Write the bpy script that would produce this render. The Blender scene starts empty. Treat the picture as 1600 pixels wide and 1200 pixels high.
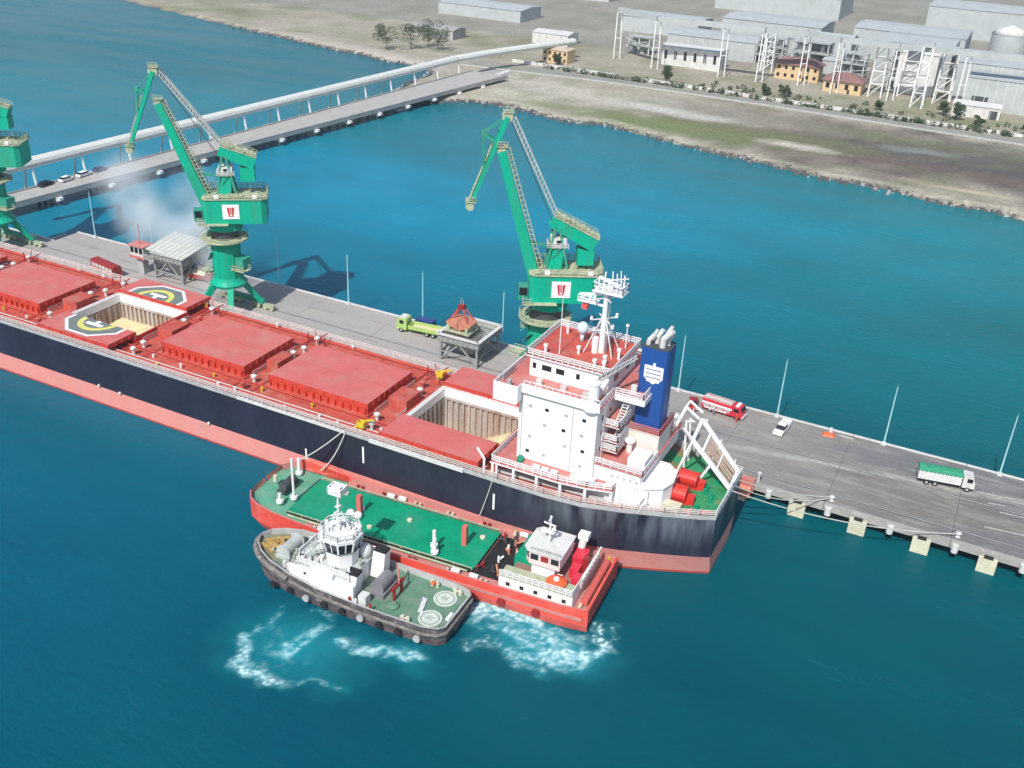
import bpy, math, random
import numpy as np
from mathutils import Vector, Matrix
random.seed(7)
S = bpy.context.scene
COL = S.collection
R = math.radians

# ------------------------------------------------------------------ camera
PITCH, ROLL, YAW = 0.486233531, 0.0488622042, -0.451378331
fw = Vector((math.sin(YAW)*math.cos(PITCH), math.cos(YAW)*math.cos(PITCH), -math.sin(PITCH)))
rt = Vector((math.cos(YAW), -math.sin(YAW), 0)); upv = rt.cross(fw)
r2 = math.cos(ROLL)*rt + math.sin(ROLL)*upv; u2 = -math.sin(ROLL)*rt + math.cos(ROLL)*upv
cam = bpy.data.cameras.new('camera'); co = bpy.data.objects.new('camera', cam); COL.objects.link(co)
M3 = Matrix((r2, u2, -fw)).transposed()
co.matrix_world = Matrix.Translation((0, 0, 100)) @ M3.to_4x4()
cam.sensor_width = 36; cam.lens = 36*1587.17/1600; cam.clip_start = 1; cam.clip_end = 20000
S.camera = co
# ------------------------------------------------------------------ world, sun, exposure
SUN = Vector((0.03, -0.67, 0.74)).normalized()
el = math.asin(SUN.z); az = math.atan2(SUN.x, SUN.y)
w = bpy.data.worlds.new('World'); S.world = w; w.use_nodes = True
nt = w.node_tree; nt.nodes.clear()
sky = nt.nodes.new('ShaderNodeTexSky'); sky.sky_type = 'NISHITA'; sky.sun_disc = False
sky.sun_elevation = el; sky.sun_rotation = az; sky.air_density = 1.0; sky.dust_density = 1.5; sky.ozone_density = 1.5
bg = nt.nodes.new('ShaderNodeBackground'); bg.inputs[1].default_value = 0.11
ow = nt.nodes.new('ShaderNodeOutputWorld')
nt.links.new(sky.outputs[0], bg.inputs[0]); nt.links.new(bg.outputs[0], ow.inputs[0])
sl = bpy.data.lights.new('sun', 'SUN'); sl.energy = 3.6; sl.angle = R(0.6); sl.color = (1.0, 0.96, 0.9)
so = bpy.data.objects.new('sun', sl); COL.objects.link(so)
so.rotation_euler = SUN.to_track_quat('Z', 'Y').to_euler(); so.location = (60, -100, 200)
S.view_settings.view_transform = 'Standard'; S.view_settings.look = 'None'
S.cycles.volume_bounces = 3
S.view_settings.exposure = 0.30; S.view_settings.gamma = 1.0; S.view_settings.use_curve_mapping = False

# ------------------------------------------------------------------ materials
MATS = {}
def mat(name, col, rough=0.6, metal=0.0, var=0.12, scale=0.6, dirt=None, dirt_amt=0.0, streak=False, bump=0.0, spec=0.5, fine=3.0):
    """procedural paint / concrete: two noises vary the base colour, an optional dirt colour in patches"""
    if name in MATS: return MATS[name]
    m = bpy.data.materials.new(name); m.use_nodes = True
    t = m.node_tree; N = t.nodes; L = t.links; b = N['Principled BSDF']
    tc = N.new('ShaderNodeNewGeometry')
    mp = N.new('ShaderNodeMapping'); L.new(tc.outputs['Position'], mp.inputs[0])
    if streak: mp.inputs['Scale'].default_value = (1, 1, 0.12)
    n1 = N.new('ShaderNodeTexNoise'); n1.inputs['Scale'].default_value = scale; n1.inputs['Detail'].default_value = 6
    n2 = N.new('ShaderNodeTexNoise'); n2.inputs['Scale'].default_value = scale*fine*2; n2.inputs['Detail'].default_value = 3
    L.new(mp.outputs[0], n1.inputs['Vector']); L.new(tc.outputs['Position'], n2.inputs['Vector'])
    add = N.new('ShaderNodeMath'); add.operation = 'ADD'; L.new(n1.outputs[0], add.inputs[0]); L.new(n2.outputs[0], add.inputs[1])
    mr = N.new('ShaderNodeMapRange'); mr.inputs[1].default_value = 0.7; mr.inputs[2].default_value = 1.3
    mr.inputs[3].default_value = 1-var; mr.inputs[4].default_value = 1+var
    L.new(add.outputs[0], mr.inputs[0])
    mx = N.new('ShaderNodeMix'); mx.data_type = 'RGBA'; mx.blend_type = 'MULTIPLY'; mx.inputs[0].default_value = 1
    mx.inputs[6].default_value = (*col, 1); cc = N.new('ShaderNodeCombineColor')
    for i in range(3): L.new(mr.outputs[0], cc.inputs[i])
    L.new(cc.outputs[0], mx.inputs[7])
    out = mx.outputs[2]
    if dirt:
        n3 = N.new('ShaderNodeTexNoise'); n3.inputs['Scale'].default_value = scale*0.7; n3.inputs['Detail'].default_value = 8
        n3.inputs['Roughness'].default_value = 0.65
        L.new(mp.outputs[0], n3.inputs['Vector'])
        r3 = N.new('ShaderNodeMapRange'); r3.inputs[1].default_value = 0.48; r3.inputs[2].default_value = 0.72
        r3.inputs[3].default_value = 0; r3.inputs[4].default_value = dirt_amt; L.new(n3.outputs[0], r3.inputs[0])
        m2 = N.new('ShaderNodeMix'); m2.data_type = 'RGBA'; L.new(r3.outputs[0], m2.inputs[0]); L.new(out, m2.inputs[6])
        m2.inputs[7].default_value = (*dirt, 1); out = m2.outputs[2]
    L.new(out, b.inputs['Base Color'])
    b.inputs['Roughness'].default_value = rough; b.inputs['Metallic'].default_value = metal
    b.inputs['Specular IOR Level'].default_value = spec
    if bump:
        bp = N.new('ShaderNodeBump'); bp.inputs['Strength'].default_value = bump; bp.inputs['Distance'].default_value = 0.1
        L.new(n2.outputs[0], bp.inputs['Height']); L.new(bp.outputs[0], b.inputs['Normal'])
    MATS[name] = m; return m

WHITE = mat('white_paint', (.83, .83, .83), .45, var=.03, dirt=(.6, .5, .42), dirt_amt=.12, streak=True)
WHITE2 = mat('dull_white_paint', (.62, .63, .61), .55, var=.10, dirt=(.35, .25, .18), dirt_amt=.45)
GREYW = mat('grey_paint', (.42, .43, .43), .55, var=.15, dirt=(.25, .2, .16), dirt_amt=.4)
DKGREY = mat('dark_grey', (.06, .065, .07), .6, var=.3)
BLACK = mat('black_rubber', (.014, .014, .016), .8, var=.3)
GLASS = mat('window_glass', (.012, .018, .025), .12, var=.1)
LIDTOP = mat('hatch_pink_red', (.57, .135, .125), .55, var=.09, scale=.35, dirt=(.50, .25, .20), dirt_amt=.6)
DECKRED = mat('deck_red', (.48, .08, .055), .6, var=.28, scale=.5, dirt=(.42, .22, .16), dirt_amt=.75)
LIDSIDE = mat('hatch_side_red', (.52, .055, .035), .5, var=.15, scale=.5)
DECKSOFT = mat('upper_deck_red', (.52, .16, .14), .6, var=.15, scale=.5, dirt=(.55, .4, .35), dirt_amt=.5)
FUNNEL = mat('funnel_blue', (.012, .075, .30), .45, var=.12, dirt=(.05, .12, .3), dirt_amt=.3, streak=True)
GREEN = mat('crane_green', (.000, .39, .245), .5, var=.14, scale=.35, spec=.25, dirt=(.05, .26, .17), dirt_amt=.75, streak=True)
GREEND = mat('crane_green_dull', (.02, .30, .21), .55, var=.15, scale=.5, dirt=(.22, .24, .17), dirt_amt=.6)
BEIGE = mat('walkway_beige', (.42, .44, .30), .75, var=.25, scale=.8, dirt=(.16, .34, .20), dirt_amt=.7)
LATT = mat('galvanised_lattice', (.42, .46, .43), .6, var=.2)
CONC = mat('concrete', (.36, .35, .33), .85, var=.12, scale=.3, dirt=(.2, .19, .17), dirt_amt=.5, bump=.3)
CREAM = mat('cream_fender_paint', (.62, .60, .45), .7, var=.1, scale=.8, dirt=(.35, .33, .22), dirt_amt=.5)
TANKRED = mat('tanker_red', (.72, .08, .055), .5, var=.12, scale=.6, dirt=(.60, .20, .17), dirt_amt=.6)
TANKPINK = mat('worn_red_deck', (.52, .20, .18), .7, var=.2, scale=.9, dirt=(.33, .22, .17), dirt_amt=.7)
TANKGREEN = mat('tanker_green_deck', (.0, .28, .15), .6, var=.15, scale=.25, spec=.25, dirt=(.05, .26, .18), dirt_amt=.6)
TUGGREEN = mat('tug_green_deck', (.10, .22, .14), .7, var=.2, scale=.6, dirt=(.28, .27, .25), dirt_amt=.7)
TUGHULL = mat('tug_dark_hull', (.07, .065, .07), .7, var=.35, scale=1.1, dirt=(.28, .24, .24), dirt_amt=1.0)
OCHRE = mat('ochre_fender_rope', (.42, .27, .09), .8, var=.35, scale=1.5)
YELLOW = mat('yellow_paint', (.65, .45, .03), .5, var=.15)
HELIYEL = mat('helipad_yellow', (.66, .62, .16), .6, var=.1)
HELIGREY = mat('helipad_grey', (.16, .19, .18), .7, var=.12)
GRAIN = mat('grain_cargo', (.70, .60, .36), .95, var=.08, scale=.8, bump=.6)
HOLDWALL = mat('hold_wall', (.44, .38, .34), .7, var=.25, scale=.6, dirt=(.3, .13, .06), dirt_amt=.95, streak=True)
HOPGREY = mat('hopper_grey', (.27, .29, .28), .7, var=.2, scale=.8, dirt=(.4, .38, .33), dirt_amt=.6)
DARKRED = mat('dark_red_paint', (.30, .02, .02), .45, var=.15)
FIRERED = mat('fire_engine_red', (.62, .03, .06), .35, var=.1)
LIME = mat('lime_green_paint', (.38, .56, .16), .45, var=.12, dirt=(.4, .42, .3), dirt_amt=.5)
TARP = mat('green_tarpaulin', (.03, .27, .15), .8, var=.2, scale=1.2, bump=.5)
ORANGE = mat('orange_paint', (.72, .12, .04), .5, var=.1)
ROPE = mat('mooring_rope', (.50, .52, .46), .9, var=.1)
POLE = mat('mast_paint', (.36, .62, .64), .4, var=.05)
PEACH = mat('peach_wall', (.62, .45, .26), .8, var=.08, scale=.3)
ROOF = mat('brown_roof', (.24, .13, .12), .8, var=.15, scale=.4)
SHED = mat('shed_cladding', (.43, .46, .46), .6, var=.08, scale=.2, dirt=(.3, .32, .3), dirt_amt=.5)
LEAF = mat('shrub_leaf', (.055, .085, .035), .8, var=.4, scale=.8)
BARK = mat('bark', (.12, .08, .05), .9, var=.2)
ROCK = mat('shore_rock', (.10, .10, .10), .9, var=.35, scale=.5, bump=.5)
BLUECAR = mat('blue_car_paint', (.03, .06, .22), .3, var=.05)
SALMON = mat('grab_salmon', (.55, .2, .13), .6, var=.2, scale=1.5, dirt=(.5, .38, .2), dirt_amt=.7)
PAINTL = mat('line_paint', (.46, .46, .43), .8, var=.3, scale=2, dirt=(.22, .21, .2), dirt_amt=.9)
CASING = mat('casing_offwhite', (.68, .67, .62), .6, var=.06, dirt=(.45, .36, .26), dirt_amt=.4, streak=True)
SKIN = mat('work_clothes', (.25, .27, .3), .9, var=.2)

# ------------------------------------------------------------------ mesh building
class MB:
    def __init__(s): s.v = []; s.f = []; s.m = []; s.k = 0
    def mi(s, k): s.k = k; return s
    def add(s, vs, fs):
        o = len(s.v); s.v += [tuple(v) for v in vs]
        for f in fs: s.f.append(tuple(i+o for i in f)); s.m.append(s.k)
    def box(s, x0, x1, y0, y1, z0, z1):
        vs = [(x, y, z) for z in (z0, z1) for y in (y0, y1) for x in (x0, x1)]
        s.add(vs, [(0, 2, 3, 1), (4, 5, 7, 6), (0, 1, 5, 4), (2, 6, 7, 3), (0, 4, 6, 2), (1, 3, 7, 5)]); return s
    def cbox(s, c, sz, rz=0):
        hx, hy, hz = sz[0]/2, sz[1]/2, sz[2]/2; ca, sa = math.cos(rz), math.sin(rz)
        vs = []
        for z in (-hz, hz):
            for y in (-hy, hy):
                for x in (-hx, hx): vs.append((c[0]+x*ca-y*sa, c[1]+x*sa+y*ca, c[2]+z))
        s.add(vs, [(0, 2, 3, 1), (4, 5, 7, 6), (0, 1, 5, 4), (2, 6, 7, 3), (0, 4, 6, 2), (1, 3, 7, 5)]); return s
    def beam(s, p, q, w, h=None, w2=None, h2=None):
        p = Vector(p); q = Vector(q); d = (q-p).normalized(); h = h or w; w2 = w2 or w; h2 = h2 or h
        a = Vector((0, 0, 1)).cross(d)
        if a.length < .05: a = Vector((0, 1, 0)).cross(d)
        a.normalize(); b = d.cross(a)
        vs = []
        for c, ww, hh in ((p, w, h), (q, w2, h2)):
            for i, j in ((-1, -1), (1, -1), (1, 1), (-1, 1)): vs.append(c+a*(i*ww/2)+b*(j*hh/2))
        s.add(vs, [(0, 3, 2, 1), (4, 5, 6, 7), (0, 1, 5, 4), (1, 2, 6, 5), (2, 3, 7, 6), (3, 0, 4, 7)]); return s
    def tube(s, p, q, r, n=10, rb=None):
        p = Vector(p); q = Vector(q); d = (q-p).normalized(); rb = r if rb is None else rb
        a = Vector((0, 0, 1)).cross(d)
        if a.length < .05: a = Vector((1, 0, 0)).cross(d)
        a.normalize(); b = d.cross(a); vs = []
        for c, rr in ((p, r), (q, rb)):
            for i in range(n):
                t = 2*math.pi*i/n; vs.append(c+a*(rr*math.cos(t))+b*(rr*math.sin(t)))
        fs = [(i, (i+1) % n, n+(i+1) % n, n+i) for i in range(n)]+[tuple(range(n))[::-1], tuple(range(n, 2*n))]
        s.add(vs, fs); return s
    def path(s, pts, r, n=6):
        for a, b in zip(pts, pts[1:]): s.tube(a, b, r, n)
        return s
    def prism(s, poly, z0, z1, poly2=None):
        p2 = poly2 or poly; n = len(poly)
        vs = [(x, y, z0) for x, y in poly]+[(x, y, z1) for x, y in p2]
        s.add(vs, [tuple(range(n))[::-1], tuple(range(n, 2*n))]+[(i, (i+1) % n, n+(i+1) % n, n+i) for i in range(n)]); return s
    def lathe(s, c, prof, n=20):
        vs = []; fs = []
        for r, z in prof:
            for i in range(n):
                t = 2*math.pi*i/n; vs.append((c[0]+r*math.cos(t), c[1]+r*math.sin(t), c[2]+z))
        for k in range(len(prof)-1):
            for i in range(n): fs.append((k*n+i, k*n+(i+1) % n, (k+1)*n+(i+1) % n, (k+1)*n+i))
        fs.append(tuple(range(n))[::-1]); fs.append(tuple(range((len(prof)-1)*n, len(prof)*n)))
        s.add(vs, fs); return s
    def ball(s, c, r, n=10, sc=(1, 1, 1)):
        m = n//2; vs = []; fs = []
        for k in range(m+1):
            ph = math.pi*k/m
            for i in range(n):
                t = 2*math.pi*i/n
                vs.append((c[0]+sc[0]*r*math.sin(ph)*math.cos(t), c[1]+sc[1]*r*math.sin(ph)*math.sin(t), c[2]-sc[2]*r*math.cos(ph)))
        for k in range(m):
            for i in range(n): fs.append((k*n+i, k*n+(i+1) % n, (k+1)*n+(i+1) % n, (k+1)*n+i))
        s.add(vs, fs); return s
    def quad(s, *p): s.add(p, [tuple(range(len(p)))]); return s
    def rail(s, pts, h=1.1, step=1.8, r=.05, bars=2):
        for a, b in zip(pts, pts[1:]):
            a = Vector(a); b = Vector(b); n = max(1, int((b-a).length/step))
            for i in range(n+1):
                p = a.lerp(b, i/n); s.beam(p, p+Vector((0, 0, h)), r*2)
            for k in range(bars):
                z = Vector((0, 0, h*(k+1)/bars)); s.beam(a+z, b+z, r*2)
        return s
    def build(s, name, mats, parent=None, smooth=False, kind=None, label=None):
        me = bpy.data.meshes.new(name); me.from_pydata(s.v, [], s.f)
        for m in (mats if isinstance(mats, (list, tuple)) else [mats]): me.materials.append(m)
        me.polygons.foreach_set('material_index', s.m)
        if smooth: me.polygons.foreach_set('use_smooth', [True]*len(s.f))
        me.validate(); me.update()
        o = bpy.data.objects.new(name, me); COL.objects.link(o)
        if parent is not None:
            o.parent = parent
            if parent.get('world_parts'): o.matrix_parent_inverse = parent_world(parent).inverted()
        if kind: o['kind'] = kind
        if label: o['label'] = label
        return o
WORLDM = {}
def parent_world(p): return WORLDM.get(p.name, Matrix())
def tag(o, label, cat, group=None, kind=None):
    if label: o['label'] = label
    if cat: o['category'] = cat
    if group: o['group'] = group
    if kind: o['kind'] = kind
    return o
def thing(name, label, cat, loc=(0, 0, 0), rz=0, group=None, world=False):
    """empty at the base; world=True: parts are given in world coordinates"""
    o = bpy.data.objects.new(name, None); COL.objects.link(o); o.location = loc; o.rotation_euler = (0, 0, rz)
    o.empty_display_size = 1
    tag(o, label, cat, group)
    if world:
        o['world_parts'] = 1; WORLDM[o.name] = Matrix.Translation(loc)
    return o
def copy_tree(o, parent=None):
    c = o.copy(); COL.objects.link(c)
    if parent is not None: c.parent = parent
    for ch in list(o.children): copy_tree(ch, c)
    return c

# ------------------------------------------------------------------ numpy value noise (2D)
rng = np.random.RandomState(3)
LAT = rng.rand(256, 256)
def vnoise(x, y):
    xi = np.floor(x).astype(int); yi = np.floor(y).astype(int); fx = x-xi; fy = y-yi
    fx = fx*fx*(3-2*fx); fy = fy*fy*(3-2*fy)
    g = lambda a, b: LAT[a % 256, b % 256]
    return (g(xi, yi)*(1-fx)+g(xi+1, yi)*fx)*(1-fy)+(g(xi, yi+1)*(1-fx)+g(xi+1, yi+1)*fx)*fy
def fbm(x, y, o=4):
    s = 0; a = .5; t = 0
    for k in range(o): s = s+a*vnoise(x*2**k+17*k, y*2**k+5*k); t += a; a *= .55
    return s/t
def lin(c): return tuple(((v/255)/12.92 if v/255 <= .04045 else ((v/255+.055)/1.055)**2.4) for v in c)

# ================================================================== SEA
def sea():
    xs = np.array([-9000, -3000, -1200, -600, -300, 0, 300, 600, 1200, 3000, 9000.]); ys = np.array([-3000, -1000, -300, 0, 60, 120, 200, 300, 400, 500, 800, 2000, 9000.])
    m = MB()
    V = [(x, y, 0) for y in ys for x in xs]; n = len(xs)
    m.add(V, [(j*n+i, j*n+i+1, (j+1)*n+i+1, (j+1)*n+i) for j in range(len(ys)-1) for i in range(n-1)])
    mt = bpy.data.materials.new('sea_water'); mt.use_nodes = True; t = mt.node_tree; N = t.nodes; L = t.links; b = N['Principled BSDF']
    geo = N.new('ShaderNodeNewGeometry'); sep = N.new('ShaderNodeSeparateXYZ'); L.new(geo.outputs['Position'], sep.inputs[0])
    big = N.new('ShaderNodeTexNoise'); big.inputs['Scale'].default_value = .008; big.inputs['Detail'].default_value = 4; L.new(geo.outputs['Position'], big.inputs['Vector'])
    # depth of the basin: deep outside the pier, shallower towards the shore
    md = N.new('ShaderNodeMath'); md.operation = 'MULTIPLY_ADD'; L.new(sep.outputs[0], md.inputs[0]); md.inputs[1].default_value = -.28; L.new(sep.outputs[1], md.inputs[2])
    ma = N.new('ShaderNodeMath'); ma.operation = 'MULTIPLY_ADD'; L.new(big.outputs[0], ma.inputs[0]); ma.inputs[1].default_value = 130; L.new(md.outputs[0], ma.inputs[2])
    mr = N.new('ShaderNodeMapRange'); mr.inputs[1].default_value = 90+65; mr.inputs[2].default_value = 490+65; L.new(ma.outputs[0], mr.inputs[0])
    ramp = N.new('ShaderNodeValToRGB'); L.new(mr.outputs[0], ramp.inputs[0]); ramp.color_ramp.interpolation = 'EASE'
    e = ramp.color_ramp.elements; e[0].color = (.000, .076, .138, 1); e[1].color = (.004, .125, .165, 1)
    for p_, c_ in ((.22, (.000, .105, .170, 1)), (.38, (.000, .165, .255, 1)), (.56, (.001, .220, .345, 1)), (.78, (.006, .170, .225, 1))):
        q_ = ramp.color_ramp.elements.new(p_); q_.color = c_
    n2 = N.new('ShaderNodeTexNoise'); n2.inputs['Scale'].default_value = .03; n2.inputs['Detail'].default_value = 5; L.new(geo.outputs['Position'], n2.inputs['Vector'])
    m2 = N.new('ShaderNodeMix'); m2.data_type = 'RGBA'; m2.blend_type = 'MIX'
    r2_ = N.new('ShaderNodeMapRange'); r2_.inputs[1].default_value = .35; r2_.inputs[2].default_value = .75; r2_.inputs[4].default_value = .35; L.new(n2.outputs[0], r2_.inputs[0])
    L.new(r2_.outputs[0], m2.inputs[0]); L.new(ramp.outputs[0], m2.inputs[6]); m2.inputs[7].default_value = (.0, .115, .14, 1)
    # greener water east of the ship
    xr = N.new('ShaderNodeMapRange'); xr.interpolation_type = 'SMOOTHSTEP'; xr.inputs[1].default_value = -150; xr.inputs[2].default_value = 10; L.new(sep.outputs[0], xr.inputs[0])
    tint = N.new('ShaderNodeMix'); tint.data_type = 'RGBA'; L.new(xr.outputs[0], tint.inputs[0]); tint.inputs[6].default_value = (1, 1, 1, 1); tint.inputs[7].default_value = (1, .86, .68, 1)
    m3 = N.new('ShaderNodeMix'); m3.data_type = 'RGBA'; m3.blend_type = 'MULTIPLY'; m3.inputs[0].default_value = 1; L.new(m2.outputs[2], m3.inputs[6]); L.new(tint.outputs[2], m3.inputs[7])
    L.new(m3.outputs[2], b.inputs['Base Color'])
    b.inputs['Roughness'].default_value = .2; b.inputs['IOR'].default_value = 1.33; b.inputs['Specular IOR Level'].default_value = .14
    ws = N.new('ShaderNodeMapping'); ws.inputs['Scale'].default_value = (.5, 2.2, 1); ws.inputs['Rotation'].default_value = (0, 0, -.35); L.new(geo.outputs['Position'], ws.inputs[0])
    wn = N.new('ShaderNodeTexNoise'); wn.inputs['Scale'].default_value = .022; wn.inputs['Detail'].default_value = 6; wn.inputs['Roughness'].default_value = .62; L.new(ws.outputs[0], wn.inputs['Vector'])
    wr = N.new('ShaderNodeMapRange'); wr.inputs[1].default_value = .35; wr.inputs[2].default_value = .68; wr.inputs[3].default_value = .10; wr.inputs[4].default_value = .34; L.new(wn.outputs[0], wr.inputs[0]); L.new(wr.outputs[0], b.inputs['Roughness'])
    wc = N.new('ShaderNodeMapRange'); wc.inputs[1].default_value = .3; wc.inputs[2].default_value = .72; wc.inputs[3].default_value = .90; wc.inputs[4].default_value = 1.12; L.new(wn.outputs[0], wc.inputs[0])
    wv2 = N.new('ShaderNodeVectorMath'); wv2.operation = 'SCALE'; L.new(m3.outputs[2], wv2.inputs[0]); L.new(wc.outputs[0], wv2.inputs['Scale']); L.new(wv2.outputs[0], b.inputs['Base Color'])
    wv = N.new('ShaderNodeTexNoise'); wv.inputs['Scale'].default_value = .42; wv.inputs['Detail'].default_value = 8; wv.inputs['Roughness'].default_value = .6
    mp = N.new('ShaderNodeMapping'); mp.inputs['Scale'].default_value = (1, 1.8, 1); mp.inputs['Rotation'].default_value = (0, 0, .5); L.new(geo.outputs['Position'], mp.inputs[0]); L.new(mp.outputs[0], wv.inputs['Vector'])
    bp = N.new('ShaderNodeBump'); bp.inputs['Strength'].default_value = .75; bp.inputs['Distance'].default_value = .35; L.new(wv.outputs[0], bp.inputs['Height']); L.new(bp.outputs[0], b.inputs['Normal'])
    o = m.build('sea', mt); tag(o, 'blue green sea filling the harbour around the ship and pier', None, kind='structure')
sea()

# ================================================================== LAND
SHORE = [(-9000, 3600), (-1500, 900), (-700, 560), (-500, 500), (-386.6, 471), (-344, 461), (-320, 457), (-296, 450), (-277, 451), (-264, 440), (-260, 410),
         (-253, 386), (-243, 377), (-232, 385), (-219.6, 398), (-199.6, 398.4), (-174.4, 390.2), (-162, 390), (-154, 393.5), (-133.7, 388), (-107.2, 380), (-80.8, 374.4),
         (-56, 368), (-34, 367.3), (-12.4, 361), (-.7, 363), (7.4, 358.8), (35, 345), (120, 318), (400, 250), (1500, 60), (9000, -800)]
def sdf(X, Y):
    P = np.array(SHORE, float); d = np.full(X.shape, 1e9); ins = np.zeros(X.shape, bool)
    for a, b in zip(P[:-1], P[1:]):
        ab = b-a; t = np.clip(((X-a[0])*ab[0]+(Y-a[1])*ab[1])/(ab@ab), 0, 1)
        d = np.minimum(d, np.hypot(X-a[0]-t*ab[0], Y-a[1]-t*ab[1]))
    # inside = above the polyline, counting crossings of a ray going down
    c = np.zeros(X.shape, int)
    for a, b in zip(P[:-1], P[1:]):
        cond = ((a[0] <= X) & (X < b[0])) | ((b[0] <= X) & (X < a[0]))
        yy = a[1]+(X-a[0])*(b[1]-a[1])/(b[0]-a[0]+1e-9); c += (cond & (yy < Y)).astype(int)
    ins = c % 2 == 1
    return np.where(ins, d, -d)
def land():
    xs = np.concatenate([[-9000, -5000, -2500, -1500, -1000, -700], np.arange(-560, 200, 3.0), [230, 300, 400, 600, 1000, 2000, 4000, 9000]])
    ys = np.concatenate([[-900, -300, 0, 150, 250, 300], np.arange(330, 640, 3.0), np.arange(640, 1300, 20), [1500, 2000, 3000, 5000, 9000]])
    X, Y = np.meshgrid(xs, ys); wob = (fbm(X/9, Y/9)-.5)*5
    D = sdf(X, Y)+wob
    Z = np.clip(D*.45, -2.0, 1.5)+np.where(D > 2, (fbm(X/14, Y/14)-.5)*.7, 0)
    nx = len(xs); idx = np.arange(X.size).reshape(X.shape)
    keep = (D[:-1, :-1] > -8) | (D[1:, 1:] > -8) | (D[1:, :-1] > -8) | (D[:-1, 1:] > -8)
    F = np.stack([idx[:-1, :-1], idx[:-1, 1:], idx[1:, 1:], idx[1:, :-1]], -1)[keep]
    me = bpy.data.meshes.new('ground'); me.from_pydata(np.stack([X, Y, Z], -1).reshape(-1, 3).tolist(), [], F.tolist())
    # soil colours, blob by blob (grass, sand, mud)
    C = np.zeros(X.shape+(3,)); base = np.array([.345, .32, .255]); C[:] = base
    def blend(mask, col):
        nonlocal C
        mk = np.clip(mask, 0, 1)[..., None]; C = C*(1-mk)+np.array(col)*mk
    def blob(cx, cy, rx, ry, ang=0, soft=.5, nz=.9, sc=18):
        a = R(ang); dx = X-cx; dy = Y-cy; u = dx*math.cos(a)+dy*math.sin(a); v = -dx*math.sin(a)+dy*math.cos(a)
        q = np.hypot(u/rx, v/ry)+(fbm(X/sc, Y/sc)-.5)*nz*2; return np.clip((1+soft-q)/(soft*2), 0, 1)
    n1 = fbm(X/30, Y/30); n2 = fbm(X/8+9, Y/8)
    blend((n1-.42)*2.2*.55, (.27, .245, .20)); blend((n2-.5)*2.0*.5, (.48, .45, .38))
    blend(blob(-45, 415, 80, 40, -4)*.92, (.125, .095, .085))
    blend(blob(0, 425, 60, 30, 0)*.7, (.085, .088, .085))
    blend(blob(-60, 440, 60, 9, -3)*.6, (.15, .16, .09)); blend(blob(-20, 400, 40, 7, -4)*.5, (.16, .12, .10))
    blend(blob(-115, 438, 40, 12, -2)*.6, (.30, .28, .24))
    blend(blob(-132, 402, 36, 11, -4)*.95, (.13, .20, .07))
    blend(blob(-105, 412, 45, 14, -4)*.6, (.17, .175, .09))
    blend(blob(-185, 408, 16, 6, 0)*.7, (.20, .22, .12)); blend(blob(-150, 402, 40, 8, -3)*.5, (.20, .21, .12))
    blend(blob(-195, 435, 40, 16, 0)*.65, (.50, .475, .41)); blend(blob(-215, 412, 22, 10, 0)*.5, (.45, .43, .33))
    blend(blob(-130, 428, 26, 5, -3)*.8, (.50, .49, .44)); blend(blob(-80, 403, 14, 3.5, -4, sc=8)*.9, (.50, .47, .40))
    blend(blob(-17, 379, 16, 1.6, -3, nz=.4, sc=6)*.9, (.55, .48, .33)); blend(blob(-35, 425, 16, 4, 2, sc=8)*.5, (.28, .31, .28))
    blend(blob(-330, 462, 60, 8, -14)*.6, (.50, .46, .40))
    blend(np.clip(1-np.abs(D-3)/3.0, 0, 1)*.65*(X > -240), (.42, .40, .33))
    blend((Y > 485)*np.clip((fbm(X/20+3, Y/20)-.32)*2.5, 0, 1)*.75, (.17, .185, .095))
    blend((Y < 485)*(X > -230)*np.clip((fbm(X/11+30, Y/11)-.5)*4, 0, 1)*.45, (.17, .19, .10))
    blend((Y > 500)*np.clip((fbm(X/26, Y/26+9)-.45)*3, 0, 1)*.6, (.33, .30, .24))
    blend((Y > 560)*.55, (.24, .24, .22))
    blend((D < 1.2)*1.0, (.14, .125, .115))
    C *= (.88+.24*fbm(X/3.5, Y/3.5))[..., None]
    at = me.color_attributes.new('soil', 'FLOAT_COLOR', 'POINT')
    at.data.foreach_set('color', np.concatenate([C, np.ones(X.shape+(1,))], -1).astype(np.float32).ravel())
    mt = bpy.data.materials.new('ground_soil'); mt.use_nodes = True; t = mt.node_tree; N = t.nodes; L = t.links; b = N['Principled BSDF']
    a = N.new('ShaderNodeVertexColor'); a.layer_name = 'soil'; nz = N.new('ShaderNodeTexNoise'); nz.inputs['Scale'].default_value = .6; nz.inputs['Detail'].default_value = 8
    g = N.new('ShaderNodeNewGeometry'); L.new(g.outputs['Position'], nz.inputs['Vector'])
    mr = N.new('ShaderNodeMapRange'); mr.inputs[1].default_value = .3; mr.inputs[2].default_value = .7; mr.inputs[3].default_value = .8; mr.inputs[4].default_value = 1.2; L.new(nz.outputs[0], mr.inputs[0])
    vm = N.new('ShaderNodeVectorMath'); vm.operation = 'SCALE'; L.new(a.outputs[0], vm.inputs[0]); L.new(mr.outputs[0], vm.inputs['Scale']); L.new(vm.outputs[0], b.inputs['Base Color'])
    b.inputs['Roughness'].default_value = .95; b.inputs['Specular IOR Level'].default_value = .1
    me.materials.append(mt); me.update()
    o = bpy.data.objects.new('ground', me); COL.objects.link(o); tag(o, 'sandy waste ground with grass and mud patches along the far shore', None, kind='structure')
land()
def shore_pts(step=1.0):
    out = []
    P = [p for p in SHORE if -700 < p[0] < 400]
    for a, b in zip(P, P[1:]):
        n = int(math.hypot(b[0]-a[0], b[1]-a[1])/step)
        for i in range(n): out.append((a[0]+(b[0]-a[0])*i/n, a[1]+(b[1]-a[1])*i/n))
    return out
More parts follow.
